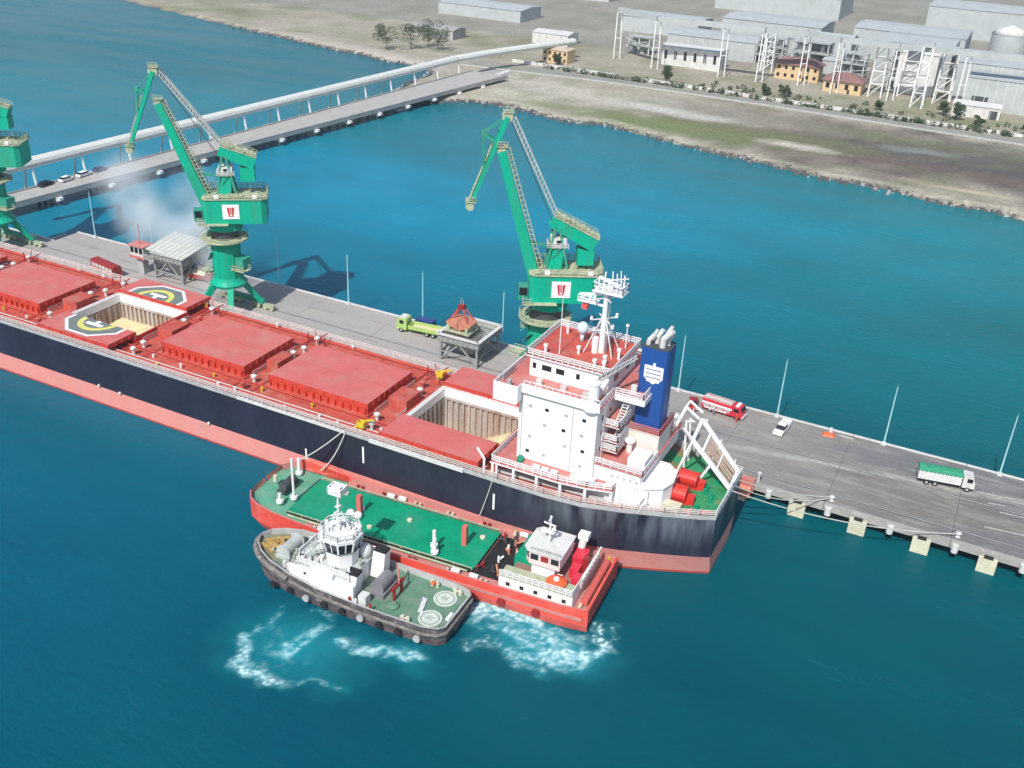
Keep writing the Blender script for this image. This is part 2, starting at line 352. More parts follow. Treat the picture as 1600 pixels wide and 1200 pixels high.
def rocks():
    m = MB(); pts = shore_pts(.55)
    for (x, y) in pts:
        if x > 60 or x < -420: continue
        k = 2 if -240 < x else 1
        for _ in range(k):
            px = x+random.gauss(0, 1.5); py = y+random.gauss(1.0, 2.0); r = random.uniform(.35, 1.1)
            m.k = 0 if random.random() < .85 else 1
            c = (px, py, random.uniform(-.1, .6)); a = random.uniform(0, 6)
            pr = [(px+r*random.uniform(.7, 1.2)*math.cos(a+i*1.256), py+r*random.uniform(.7, 1.2)*math.sin(a+i*1.256)) for i in range(5)]
            pt = [(px+(u-px)*.55, py+(v-py)*.55) for u, v in pr]
            m.prism(pr, -.4, c[2]+r*.5, pt)
    o = m.build('shore_rocks', [ROCK, CONC]); tag(o, 'dark boulders lining the edge of the far shore', 'rocks', kind='stuff')
rocks()

# ================================================================== SHORE ROAD, WALLS, SHRUBS
def shore_road():
    lo = [(-260, 459), (-231, 461), (-192.6, 466), (-150, 467), (-104.9, 466), (-79.3, 464), (1.7, 461), (120, 455), (400, 445)]
    hi = [(-262, 474), (-231, 477), (-192.6, 477), (-150, 476), (-104.9, 475), (-79.3, 474), (1.7, 471), (120, 465), (400, 455)]
    m = MB()
    for i in range(len(lo)-1): m.quad((*lo[i], 2.0), (*lo[i+1], 2.0), (*hi[i+1], 2.0), (*hi[i], 2.0))
    for P, s in ((lo, -1), (hi, 1)):
        for i in range(len(P)-1): m.quad((*P[i], 2.0), (*P[i+1], 2.0), (P[i+1][0], P[i+1][1]+s*.6, 1.0), (P[i][0], P[i][1]+s*.6, 1.0))
    o = m.build('road', mat('road_gravel', (.27, .27, .23), .9, var=.15, scale=.2, dirt=(.2, .23, .15), dirt_amt=.6)); tag(o, 'grey service road running along the far shore', None, kind='structure')
    k = MB()
    for i in range(len(lo)-1): k.beam((*lo[i], 2.1), (*lo[i+1], 2.1), .7, .7)
    o = k.build('kerb', PAINTL); tag(o, 'pale kerb wall along the water side of the shore road', 'kerb')
    wl = thing('boundary_wall', 'low broken white wall between the shore road and the plant', 'wall', (-244, 485, 1.5), world=True)
    up = [(-244, 485), (-199.6, 484), (-156, 482.4), (-108.4, 480), (-73.5, 479.5), (1, 476.7), (60, 474)]
    for a, b in zip(up, up[1:]):
        L_ = math.hypot(b[0]-a[0], b[1]-a[1]); n = int(L_/7)
        for i in range(n):
            if random.random() < .12: continue
            p = MB(); f0 = i/n; f1 = (i+.93)/n
            p.beam((a[0]+(b[0]-a[0])*f0, a[1]+(b[1]-a[1])*f0, 2.3), (a[0]+(b[0]-a[0])*f1, a[1]+(b[1]-a[1])*f1, 2.3), .35, 1.5)
            p.build('wall_panel', WHITE2, wl)
shore_road()

def approach():
    m = MB(); A = [(-243.5, 398), (-235, 396)], [(-244, 425), (-234, 424)], [(-244.5, 459), (-232, 459)]
    for a, b in zip(A, A[1:]): m.quad((*a[0], 2.06), (*a[1], 2.06), (*b[1], 2.06), (*b[0], 2.06))
    m.quad((-243.5, 398, 2.06), (-235, 396, 2.06), (-235, 396, .5), (-243.5, 398, .5))
    for s in (0, 1):
        for a, b in zip(A, A[1:]): m.quad((*a[s], 2.06), (*b[s], 2.06), (b[s][0]+(4 if s else -4), b[s][1], .8), (a[s][0]+(4 if s else -4), a[s][1], .8))
    o = m.build('approach_road', CONC); tag(o, 'concrete approach road from the causeway end up to the shore road', None, kind='structure')
    t = thing('road_barrier', 'row of white blocks edging the approach road at the causeway end', 'barrier', (-234, 397, 2), world=True)
    for k in range(26):
        f = k/25; y = 397+60*f; x = -234.2+2.6*f; MB().cbox((x, y, 2.6), (.7, 1.1, 1.1)).build('barrier_block', WHITE, t)
approach()

def leaf_clump(m, c, r, n, sz=.5, flat=.8):
    for _ in range(n):
        d = Vector((random.gauss(0, 1), random.gauss(0, 1), random.gauss(0, 1))); d.normalize(); rr = r*random.uniform(.45, 1)**.6
        p = Vector(c)+Vector((d.x*rr, d.y*rr, d.z*rr*flat)); a = Vector((random.gauss(0, 1), random.gauss(0, 1), random.gauss(0, 1))).normalized()
        b = a.orthogonal().normalized(); a2 = a.cross(b); s = sz*random.uniform(.6, 1.4)
        m.quad(p+b*s, p+a2*s, p-b*s*.6-a2*s*.5)
def shrubs():
    m = MB()
    for i in range(170):
        x = random.uniform(-225, 60); y = 479+random.gauss(0, 1.6)+(x+150)*(-.02); r = random.uniform(.7, 2.0)
        leaf_clump(m, (x, y, 1.8+r*.5), r, int(28*r), .45)
    for i in range(60):
        x = random.uniform(-150, 20); y = random.uniform(486, 500); r = random.uniform(.6, 1.8)
        if random.random() < .6: leaf_clump(m, (x, y, 1.8+r*.4), r, int(22*r), .5)
    o = m.build('shrub_growth', LEAF); tag(o, 'scrubby green bushes growing along the white shore wall', 'shrubs', kind='stuff')
    def tree(x, y, h, label, w=1.0):
        t = thing('tree', label, 'tree', (x, y, 1.6), group='trees at the plant edge')
        tr = MB(); tr.tube((0, 0, -.3), (.1, .05, h*.45), .22, 7, .12)
        for i in range(5):
            a = i*1.3; tr.tube((.1, .05, h*.35), (math.cos(a)*h*.2, math.sin(a)*h*.2, h*.65), .1, 5, .04)
        tr.build('trunk', BARK, t)
        c = MB()
        for i in range(16):
            a = random.uniform(0, 6.3); rr = random.uniform(0, .38)*h*w
            leaf_clump(c, (rr*math.cos(a), rr*math.sin(a), h*random.uniform(.35, .95)), h*.2, 70, .38)
        c.build('crown', LEAF, t)
    spots = [(-159.9, 484, 8, 'dark slim tree between the white wall and the long white building', .7), (-222, 492, 5, 'round tree beside the peach house by the causeway', 1),
             (-28, 494, 7, 'bushy tree left of the pale shed with the dark doorway', 1.1), (-34, 500, 6, 'tree standing behind the bushy tree near the pale shed', 1),
             (-104, 492, 5, 'low tree in front of the peach two storey house', 1.2), (-113, 490, 4.5, 'leftmost low tree before the peach two storey house', 1.2),
             (-18, 488, 4, 'small tree directly in front of the pale shed', 1.3), (2, 484, 5, 'tree by the wall at the far right of the shore', 1.2),
             (-312, 471, 12, 'wide tree on the headland beyond the causeway, left one', 1.4), (-303, 481, 12, 'wide tree on the headland beyond the causeway, middle one', 1.4),
             (-290, 487, 12, 'tree on the headland nearest the causeway end', 1.4), (-299, 492, 13, 'tall tree at the back of the headland', 1.2),
             (-61, 492, 4, 'low bush like tree between the orange house and the white steel tower', 1.2)]
    for x, y, h, l, ww in spots: tree(x, y, h, l, ww)
shrubs()

# ------------------------------------------------------------------ far buildings
def windows(mb_parent, x0, x1, y, z0, z1, n, mt=GLASS, frac=.5):
    for i in range(n):
        c = x0+(x1-x0)*(i+.5)/n; hw = (x1-x0)/n*frac/2
        MB().box(c-hw, c+hw, y-.08, y+.02, z0, z1).build('window', mt, mb_parent)
def house(name, label, x0, x1, y0, y1, h, wall, roof, rh=2.5, over=.8, nwin=4, storeys=1, cat='house'):
    cx, cy = (x0+x1)/2, (y0+y1)/2
    t = thing(name, label, cat, (cx, cy, 1.5)); a, b = (x1-x0)/2, (y1-y0)/2
    w_ = MB().box(-a, a, -b, b, -1, h).build('wall', wall, t)
    r = MB(); e = over; p = [(-a-e, -b-e), (a+e, -b-e), (a+e, b+e), (-a-e, b+e)]; k = min(a, b)
    r.prism(p, h, h+.3); 
    top = [(-a-e+k, -.05), (a+e-k, -.05), (a+e-k, .05), (-a-e+k, .05)]
    r.prism(p, h+.3, h+.3+rh, top); r.build('roof', roof, t)
    for s in range(storeys):
        zz = h*(s/storeys)
        for i in range(nwin):
            c = -a+2*a*(i+.5)/nwin; hw = a/nwin*.38
            MB().box(c-hw, c+hw, -b-.12, -b+.02, zz+h/storeys*.35, zz+h/storeys*.78).build('window', GLASS, t)
    d = MB().box(a*.3, a*.3+1.2, -b-.15, -b+.02, -1, 2.1).build('door', DKGREY, t)
    return t
house('peach_house', 'peach coloured two storey building near the landward end of the causeway', -232, -218, 496, 506, 6.5, PEACH, mat('pale_roof', (.5, .42, .32), .8), 1.2, .4, 5, 2)
house('orange_house', 'long orange walled two storey house with brown hipped roof', -120, -98, 536, 546, 7.5, PEACH, ROOF, 2.8, 1.0, 6, 2)
house('orange_house', 'smaller orange walled house with brown hipped roof and red eave, nearer the shore', -92, -74, 519, 531, 5.5, PEACH, ROOF, 3.0, 1.1, 4, 1)
def flat_shed(name, label, x0, x1, y0, y1, h, mt, cat, nwin=0, rib=True, door=None, pitch=1.2):
    cx, cy = (x0+x1)/2, (y0+y1)/2; t = thing(name, label, cat, (cx, cy, 1.5)); a, b = (x1-x0)/2, (y1-y0)/2
    MB().box(-a, a, -b, b, -1, h).build('wall', mt, t)
    r = MB(); vs = [(-a-.4, -b-.4, h), (a+.4, -b-.4, h), (a+.4, b+.4, h), (-a-.4, b+.4, h), (-a-.4, 0, h+pitch), (a+.4, 0, h+pitch)]
    r.add(vs, [(0, 1, 5, 4), (2, 3, 4, 5), (0, 4, 3), (1, 2, 5), (0, 3, 2, 1)]); r.build('roof', mt, t)
    if nwin:
        for i in range(nwin):
            c = -a+2*a*(i+.5)/nwin; MB().box(c-.7, c+.7, -b-.1, -b+.02, h*.35, h*.8).build('window', GLASS, t)
    if door: MB().box(door[0], door[1], -b-.12, -b+.02, -1, door[2]).build('door', DKGREY, t)
    if rib:
        q = MB(); n = max(3, int((x1-x0)/4))
        for i in range(n+1):
            c = -a+2*a*i/n; q.box(c-.12, c+.12, -b-.22, -b-.121, -1, h-.02)
        q.build('wall_rib', WHITE2, t)
    return t
flat_shed('long_building', 'long white building with a row of dark windows behind the shore road', -180, -148, 532, 546, 9.5, WHITE2, 'building', 6, pitch=.8)
flat_shed('small_shed', 'small pale shed with a dark doorway near the right end of the shore', -31, -11, 505, 516, 5.0, WHITE2, 'shed', 0, True, (5.5, 9, 3.8))
flat_shed('silo_shed', 'tall grey clad storage hall behind the white steel towers', -75, -40, 556, 590, 21, SHED, 'warehouse')
flat_shed('silo_shed', 'largest grey clad storage hall at the right end of the plant', -36, 12, 545, 590, 17, SHED, 'warehouse')
flat_shed('silo_shed', 'bulky pale hall squeezed between the towers and the largest storage hall', -62, -44, 540, 553, 19, WHITE2, 'warehouse')
flat_shed('silo_shed', 'wide pale hall just behind the small shed with the dark doorway', -28, 22, 524, 543, 14, SHED, 'warehouse', 0, True, (-22, -15, 6))
flat_shed('silo_shed', 'grey block rising behind the long orange house', -112, -90, 568, 584, 18, SHED, 'warehouse')
flat_shed('silo_shed', 'low grey workshop behind the orange houses', -100, -80, 552, 566, 9, SHED, 'workshop')
flat_shed('silo_shed', 'pale grey warehouse beyond the long white building', -190, -140, 570, 600, 10, SHED, 'warehouse')
flat_shed('silo_shed', 'grey warehouse far behind the orange houses', -128, -96, 590, 625, 12, SHED, 'warehouse')
flat_shed('silo_shed', 'pale block at the plant edge beside the right hand storage hall', 16, 50, 500, 530, 9, SHED, 'warehouse')
flat_shed('silo_shed', 'dusty brown roofed shed on the headland beyond the causeway', -330, -300, 520, 535, 5, CONC, 'shed')
flat_shed('silo_shed', 'white shed beyond the peach building', -262, -240, 545, 560, 6, WHITE2, 'shed')
# hidden rows of further halls keep the plant going behind
k_ = 0
for (x, y, w_, d_, h_) in [(-215, 640, 50, 30, 9), (-150, 660, 60, 40, 12), (-70, 650, 60, 40, 16), (10, 680, 70, 50, 14), (-330, 620, 60, 30, 7), (-30, 780, 90, 50, 18), (-180, 800, 90, 50, 14), (-330, 760, 70, 40, 10)]:
    lab = ['low pale hall furthest left in the second row of the plant', 'wide grey hall in the second row of the plant', 'tall grey hall in the second row behind the storage halls', 'broad grey hall behind the right end of the plant',
           'low hall inland of the headland', 'distant tall hall at the back of the plant', 'distant wide hall at the back left of the plant', 'distant hall inland of the headland'][k_]; k_ += 1
    flat_shed('silo_shed', lab, x-w_/2, x+w_/2, y-d_/2, y+d_/2, h_, SHED, 'warehouse', rib=False)
def silo(x, y, r, h, label):
    t = thing('silo', label, 'silo', (x, y, 1.5)); MB().lathe((0, 0, 0), [(r, -1), (r, h)], 28).build('drum', SHED, t, smooth=False)
    MB().lathe((0, 0, h+.02), [(r*1.02, 0), (r*.6, r*.3), (.6, r*.48)], 28).build('roof', WHITE2, t, smooth=True)
silo(-18, 607, 9, 24, 'round grey silo behind the right hand storage hall'); silo(3, 610, 9, 24, 'second round grey silo, to the right of the first')
def steel_tower(x, y, wx, wy, h, label, lv=4):
    t = thing('steel_tower', label, 'tower', (x, y, 1.5), rz=random.uniform(-.1, .1), group='white steel towers of the plant')
    for sx in (-1, 1):
        for sy in (-1, 1): MB().beam((sx*wx/2, sy*wy/2, -1), (sx*wx/2*.8, sy*wy/2*.8, h), .55).build('leg', WHITE, t)
    b = MB()
    for k in range(lv):
        z0 = h*k/lv; z1 = h*(k+1)/lv; s0 = 1-.2*k/lv; s1 = 1-.2*(k+1)/lv
        for s in (-1, 1):
            b.beam((-wx/2*s1, s*wy/2*s1, z1), (wx/2*s1, s*wy/2*s1, z1), .35); b.beam((s*wx/2*s1, -wy/2*s1, z1), (s*wx/2*s1, wy/2*s1, z1), .35)
            b.beam((-wx/2*s0, s*wy/2*s0, z0), (wx/2*s1, s*wy/2*s1, z1), .22)
    b.build('bracing', WHITE, t)
    MB().box(-wx/2*.85, wx/2*.85, -wy/2*.85, wy/2*.85, h+.02, h+1.6).build('platform', SHED, t)
steel_tower(-68, 524, 6, 6, 24, 'white steel tower right of the orange house with the red eave')
steel_tower(-47, 512, 5, 7, 27, 'white steel tower standing nearest the shore wall')
steel_tower(-38, 528, 7, 6, 24, 'white steel tower just behind and right of the nearest one')
steel_tower(-55, 536, 8, 8, 22, 'stout white steel tower between the other towers')
steel_tower(-128, 552, 6, 6, 20, 'white steel tower left of the long orange house')
def high_conveyor():
    t = thing('overland_conveyor', 'high white conveyor bridge on thin legs crossing the plant', 'conveyor', (-200, 530, 1.5), world=True)
    xs = [(-205, 531), (-178, 516), (-143, 518), (-123.5, 518), (-104, 524), (-86, 515), (-60, 516), (-30, 520), (10, 522), (60, 524)]
    for x, y in xs:
        MB().beam((x-1.2, y, .5), (x-.9, y, 25), .5).beam((x+1.6, y+2, .5), (x+1.0, y+2, 25), .45).beam((x-1.1, y, 12), (x+1.3, y+2, 12), .3).build('support_leg', WHITE, t)
    for (a, b) in zip(xs, xs[1:]):
        MB().beam((a[0], a[1]+1, 26.3), (b[0]-.05, b[1]+1, 26.3), 3.4, 2.4).build('gallery_section', SHED, t)
high_conveyor()
def process_unit(x, y, w_, d_, h, label):
    t = thing('process_unit', label, 'plant structure', (x, y, 1.5), R(random.uniform(-3, 3)))
    nf = max(2, int(h/4.5))
    for sx in (-1, 0, 1):
        for sy in (-1, 1): MB().beam((sx*w_/2, sy*d_/2, -1), (sx*w_/2, sy*d_/2, h), .5).build('column', WHITE2, t)
    for k in range(1, nf+1):
        z = h*k/nf; m = MB(); m.box(-w_/2-.6, w_/2+.6, -d_/2-.6, d_/2+.6, z-.2, z); m.rail([(-w_/2-.5, -d_/2-.5, z), (w_/2+.5, -d_/2-.5, z)], 1.1, 2, .07, 2); m.build('floor', SHED, t)
        for q in range(3):
            m = MB(); cx_ = random.uniform(-w_/2+1.2, w_/2-1.2)
            if random.random() < .5: m.lathe((cx_, random.uniform(-1, 1), z-h/nf), [(1.1, 0), (1.1, h/nf*.6), (.5, h/nf*.78)], 12)
            else: m.box(cx_-1.3, cx_+1.3, -1.5, 1.5, z-h/nf, z-h/nf+h/nf*.55)
            m.build('vessel', random.choice([SHED, WHITE2, GREYW]), t)
    m = MB()
    for q in range(6): yy = random.uniform(-d_/2, d_/2); m.tube((-w_/2-3, yy, h*random.uniform(.3, .95)), (w_/2+3, yy, h*random.uniform(.3, .95)), .22, 6)
    for q in range(4): m.tube((random.uniform(-w_/2, w_/2), random.uniform(-d_/2, d_/2), 0), (random.uniform(-w_/2, w_/2), random.uniform(-d_/2, d_/2), h+random.uniform(1, 5)), .25, 6)
    m.build('pipework', GREYW, t)
for a_ in ((-108, 562, 18, 10, 16, 'open white process frame right behind the long orange house'), (-84, 548, 12, 9, 15, 'process frame behind the smaller orange house'), (-60, 548, 11, 9, 20, 'tall process frame between the white towers and the storage hall'),
           (-132, 575, 14, 10, 14, 'process frame left of the orange houses, further inland'),
           (30, 545, 12, 10, 19, 'process frame at the right end of the plant'), (-200, 556, 12, 8, 9, 'low process frame left of the long white building')): process_unit(*a_)

# ================================================================== CAUSEWAY + CONVEYOR
def xn(y): return -250.3+(y-185)*.106   # near edge of the causeway deck
def xf(y): return -258.9+(y-193)*.066   # far edge
def causeway():
    t = thing('causeway', 'long concrete causeway on piles linking the pier to the shore', 'bridge', (xn(300)-7, 300, 0), world=True)
    y0, y1 = 174, 440; ys = [181.6+18.25*i for i in range(15)]
    cm = mat('causeway_concrete', (.40, .39, .37), .85, var=.1, scale=.4, dirt=(.28, .27, .25), dirt_amt=.6)
    for a, b in zip([y0]+ys[1:-1], ys[1:-1]+[y1]):
        e = b-.08; m = MB(); m.prism([(xf(a), a), (xn(a), a), (xn(e), e), (xf(e), e)], 2.7, 3.9); m.build('deck_span', cm, t)
        for f, s_ in ((xn, -.2), (xf, .2)):
            k = MB(); k.beam((f(a)+s_, a, 4.15), (f(e)+s_, e, 4.15), .4, .5); k.build('parapet', CONC, t)
    for y in ys[1:-1]:
        m = MB(); m.box(xf(y)-.4, xn(y)+.6, y-.9, y+.9, 1.5, 2.68); m.build('pile_cap', WHITE2, t)
        for f in (.08, .36, .64, .92):
            xx = xf(y)+(xn(y)-xf(y))*f; MB().tube((xx, y, -3), (xx, y, 1.5), .45, 8).build('pile', CONC, t)
        m = MB(); m.cbox((xn(y)+.7, y, 2.2), (1.2, 1.5, .8)); m.build('fender_block', WHITE, t)
causeway()
def conveyor():
    t = thing('conveyor_gallery', 'long white covered conveyor gallery carried on slim posts beside the causeway', 'conveyor', (xf(300)-5, 300, 0), world=True)
    ys = [201.4+17.6*i for i in range(14)]
    gx = lambda y: (xf(y)-3.4) if y < 440 else xf(440)-3.4+(y-440)*.3
    alls = [186]+ys+[455, 475, 495, 515]
    gm = mat('gallery_cladding', (.66, .68, .64), .5, var=.06, scale=.5, dirt=(.5, .48, .4), dirt_amt=.4)
    for a, b in zip(alls, alls[1:]):
        m = MB(); p = []
        for yy in (a, b-.06): p.append([(gx(yy)+2.0*math.cos(q), yy, 10.3+1.6*math.sin(q)) for q in [R(v) for v in (-40, 0, 35, 70, 110, 145, 180, 220)]])
        nn = 8; m.add(p[0]+p[1], [(i, (i+1) % nn, nn+(i+1) % nn, nn+i) for i in range(nn)]+[tuple(range(nn)), tuple(range(nn, 2*nn))[::-1]])
        m.build('gallery_section', gm, t)
        m = MB(); m.tube((gx(a)+1.9, a, 9.3), (gx(b)+1.9, b-.06, 9.3), .12, 6); m.build('gallery_pipe', GREYW, t)
    for y in ys:
        x = gx(y); m = MB(); m.beam((xf(y)-.5, y, 1.6), (xf(y)-1.9, y, 9.25), .62, .62, .42, .42); m.build('support_leg', WHITE, t)
        if y < 385: MB().beam((x-4.2, y, -3), (x-1.0, y, 9.25), .42).build('support_leg', CREAM, t)
        MB().beam((xf(y)-1.9, y, 9.0), (x-1.2, y, 9.0), .35, .35).build('cross_beam', WHITE2, t)
conveyor()

# ================================================================== PIER
PZ = 3.7
def pier():
    t = thing('pier', 'long grey concrete pier deck with cream fender blocks beside the ship', 'pier', (-80, 166, 0), world=True)
    mt = bpy.data.materials.new('pier_concrete'); mt.use_nodes = True; T = mt.node_tree; N = T.nodes; L = T.links; b = N['Principled BSDF']
    g = N.new('ShaderNodeNewGeometry'); sp = N.new('ShaderNodeSeparateXYZ'); L.new(g.outputs['Position'], sp.inputs[0])
    def noise(sc, d=6, vec=None, ro=.55):
        q = N.new('ShaderNodeTexNoise'); q.inputs['Scale'].default_value = sc; q.inputs['Detail'].default_value = d; q.inputs['Roughness'].default_value = ro
        L.new(vec or g.outputs['Position'], q.inputs['Vector']); return q.outputs[0]
    def mrange(x, a, b_, c=0, d=1):
        q = N.new('ShaderNodeMapRange'); q.inputs[1].default_value = a; q.inputs[2].default_value = b_; q.inputs[3].default_value = c; q.inputs[4].default_value = d; L.new(x, q.inputs[0]); return q.outputs[0]
    def mix(f, a, b_):
        q = N.new('ShaderNodeMix'); q.data_type = 'RGBA'; L.new(f, q.inputs[0])
        if isinstance(a, tuple): q.inputs[6].default_value = (*a, 1)
        else: L.new(a, q.inputs[6])
        if isinstance(b_, tuple): q.inputs[7].default_value = (*b_, 1)
        else: L.new(b_, q.inputs[7])
        return q.outputs[2]
    # cleaner concrete by the cranes, cargo-stained and oily towards the right end
    far = mrange(sp.outputs[0], -75, 0)
    c0 = mix(far, (.375, .35, .335), (.175, .165, .15))
    mp = N.new('ShaderNodeMapping'); mp.inputs['Scale'].default_value = (.35, 1, 1); L.new(g.outputs['Position'], mp.inputs[0])
    st = mrange(noise(.09, 7, mp.outputs[0], .6), .42, .68)
    ad = N.new('ShaderNodeMath'); ad.operation = 'MULTIPLY'; L.new(st, ad.inputs[0]); L.new(mrange(sp.outputs[0], -90, 10, .25, .8), ad.inputs[1])
    c1 = mix(ad.outputs[0], c0, (.14, .15, .17))
    st2 = mrange(noise(.35, 8, mp.outputs[0], .65), .52, .7, 0, .55)
    c2 = mix(st2, c1, (.36, .35, .30))
    # pale track of spilled cargo along the pier and wheel streaks
    ln = N.new('ShaderNodeMath'); ln.operation = 'MULTIPLY_ADD'; L.new(sp.outputs[0], ln.inputs[0]); ln.inputs[1].default_value = -.165; L.new(sp.outputs[1], ln.inputs[2])
    wob = N.new('ShaderNodeMath'); wob.operation = 'MULTIPLY_ADD'; L.new(noise(.12, 4, mp.outputs[0]), wob.inputs[0]); wob.inputs[1].default_value = 3.5; L.new(ln.outputs[0], wob.inputs[2])
    dd = N.new('ShaderNodeMath'); dd.operation = 'SUBTRACT'; L.new(wob.outputs[0], dd.inputs[0]); dd.inputs[1].default_value = 169.2+1.75
    ab = N.new('ShaderNodeMath'); ab.operation = 'ABSOLUTE'; L.new(dd.outputs[0], ab.inputs[0])
    band = mrange(ab.outputs[0], 1.6, .2); lim = mrange(sp.outputs[0], -48, -30)
    bm_ = N.new('ShaderNodeMath'); bm_.operation = 'MULTIPLY'; L.new(band, bm_.inputs[0]); L.new(lim, bm_.inputs[1])
    bm2 = N.new('ShaderNodeMath'); bm2.operation = 'MULTIPLY'; L.new(bm_.outputs[0], bm2.inputs[0]); L.new(mrange(noise(.8, 6, mp.outputs[0], .7), .4, .6, .25, .95), bm2.inputs[1])
    c2 = mix(bm2.outputs[0], c2, (.42, .42, .38))
    mp2 = N.new('ShaderNodeMapping'); mp2.inputs['Scale'].default_value = (.11, .8, 1); mp2.inputs['Rotation'].default_value = (0, 0, .03); L.new(g.outputs['Position'], mp2.inputs[0])
    c2 = mix(mrange(noise(1.0, 5, mp2.outputs[0], .6), .5, .72, 0, .45), c2, (.40, .385, .35))
    c2 = mix(mrange(noise(.7, 5, mp2.outputs[0], .6), .56, .7, 0, .4), c2, (.12, .12, .125))
    fine = mrange(noise(2.2, 4), .3, .7, .9, 1.1)
    vm = N.new('ShaderNodeVectorMath'); vm.operation = 'SCALE'; L.new(c2, vm.inputs[0]); L.new(fine, vm.inputs['Scale']); L.new(vm.outputs[0], b.inputs['Base Color'])
    b.inputs['Roughness'].default_value = .85
    # deck slabs, one cast section each; the left end narrows to its crane berth
    xs = [-300+20.4*i for i in range(24)]
    for a, c in zip(xs, xs[1:]):
        far_y = 179.8 if a >= -235 else 172
        if a < -235 < c: c2_ = c; 
        MB().box(a, c-.05, 153.6, far_y, PZ-1.1, PZ).build('deck_slab', mt, t)
    for a, c in zip(xs, xs[1:]):
        fy = 179.8 if a >= -235 else 172
        MB().box(a+.02, c-.07, 153.3, 153.75, PZ-1.3, PZ+.18).build('kerb', CONC, t)
        MB().box(a+.02, c-.07, fy-.35, fy+.1, PZ-.8, PZ+.2).build('kerb', WHITE2, t)
    for i in range(-22, 18):
        x = -18.6+10.2*i
        if x < -298 or x > 168: continue
        # pile bent
        MB().box(x-.6, x+.6, 154.6, 179 if x > -230 else 171, PZ-2.3, PZ-1.12).build('pile_cap', CONC, t)
        for y in (158, 164.5, 171) + ((177.5,) if x > -230 else ()):
            MB().tube((x, y, -4), (x, y, PZ-2.3), .55, 8).build('pile', CONC, t)
        if x > -45:
            m = MB(); m.box(x-1.4, x+1.4, 152.6, 154.5, -1.5, 2.9); m.build('fender_block', CREAM, t)
            m = MB(); m.box(x-1.3, x+1.3, 152.9, 154.5, 2.92, PZ-.1); m.build('fender_cap', CONC, t)
            m = MB(); m.tube((x-.7, 152.75, 3.0), (x+.7, 152.75, 3.0), .32, 8); m.build('rubber_fender', BLACK, t)
        xm = x+5.1
        if xm > -45: MB().tube((xm, 153.0, 2.0), (xm, 153.0, 3.4), .55, 10).build('tyre_fender', WHITE2, t)
    for y in (157.0, 167.5):
        xa, xb = (-299, 168)
        MB().box(xa, xb, y-.25, y+.25, PZ+.004, PZ+.012).build('rail_slot', DKGREY, t)
        MB().box(xa, xb, y-.07, y+.07, PZ+.012, PZ+.06).build('crane_rail', GREYW, t)
    # pale track of spilled cargo and worn paint marks
    m = MB()
    for (x0, y0, x1, y1, w_) in [(8.5, 171.2, 14.5, 172, .35), (10.5, 168.4, 13.2, 168.9, .3), (12.5, 166.4, 19, 167, .3), (10.5, 160.4, 17, 161.2, .35)]:
        d = Vector((x1-x0, y1-y0, 0)); nn = Vector((-d.y, d.x, 0)).normalized()*w_/2
        m.quad((x0-nn.x, y0-nn.y, PZ+.02), (x1-nn.x, y1-nn.y, PZ+.02), (x1+nn.x, y1+nn.y, PZ+.02), (x0+nn.x, y0+nn.y, PZ+.02))
    m.build('painted_line', PAINTL, t)
    # bollards
    for i in range(-8, 8):
        x = -13.5+20.4*i
        if x > -40: MB().lathe((x, 155.1, PZ), [(.42, 0), (.26, .15), (.24, .5), (.48, .62), (.45, .8), (.1, .88)], 12).build('bollard', DKGREY if x > 30 else WHITE2, t)
pier()

def stern_fender():
    t = thing('fender_buffer', 'salmon pink fender frame on the pier edge behind the ship stern', 'fender', (-27.6, 153.2, PZ))
    for nm, m, mt in (('frame', MB().box(-1.2, 1.2, -.6, .6, -1.6, .9).box(-.9, .9, -.95, -.61, -2.6, .3), DECKSOFT), ('roller', MB().tube((-1.0, -1.2, -.6), (1.0, -1.2, -.6), .5, 12), SALMON), ('post', MB().tube((1.6, .9, 0), (1.6, .9, 1.7), .2, 8).tube((1.6, .9, 1.7), (1.6, .9, 2.0), .35, 8), WHITE2)):
        o = m.build(nm, mt); o.parent = t
stern_fender()

# masts
MAST_L = ['slim pale mast behind the dust cloud, leftmost on the pier', 'slim pale mast hidden low behind the hopper, second from the left on the pier', 'slim pale mast behind the middle green crane', 'slim pale mast just right of the middle green crane',
          'slim pale mast at the middle of the bare pier stretch', 'slim pale mast beside the lime green truck', 'slim pale mast right of the grey hopper with the grab', 'slim pale mast behind the ship\'s bridge roof',
          'slim pale mast just right of the blue funnel', 'slim pale mast beside the white pickup', 'slim pale mast right of the orange heap', 'slim pale mast right of the green covered truck', 'slim pale mast beyond the frame on the right']
def mast(i):
    x = -211.5+20.275*i
    t = thing('light_mast', MAST_L[i], 'mast', (x, 179.3, PZ), group='slim masts along the far edge of the pier')
    MB().tube((0, 0, 0), (0, 0, 12.2), .17, 8, .10).build('pole', POLE, t)
    MB().box(-.4, .4, -.4, .4, -.02, .45).build('base', WHITE2, t)
    MB().lathe((0, 0, 12.2), [(.03, 0), (.025, .6)], 6).build('lightning_rod', POLE, t)
for i in range(12): mast(i)

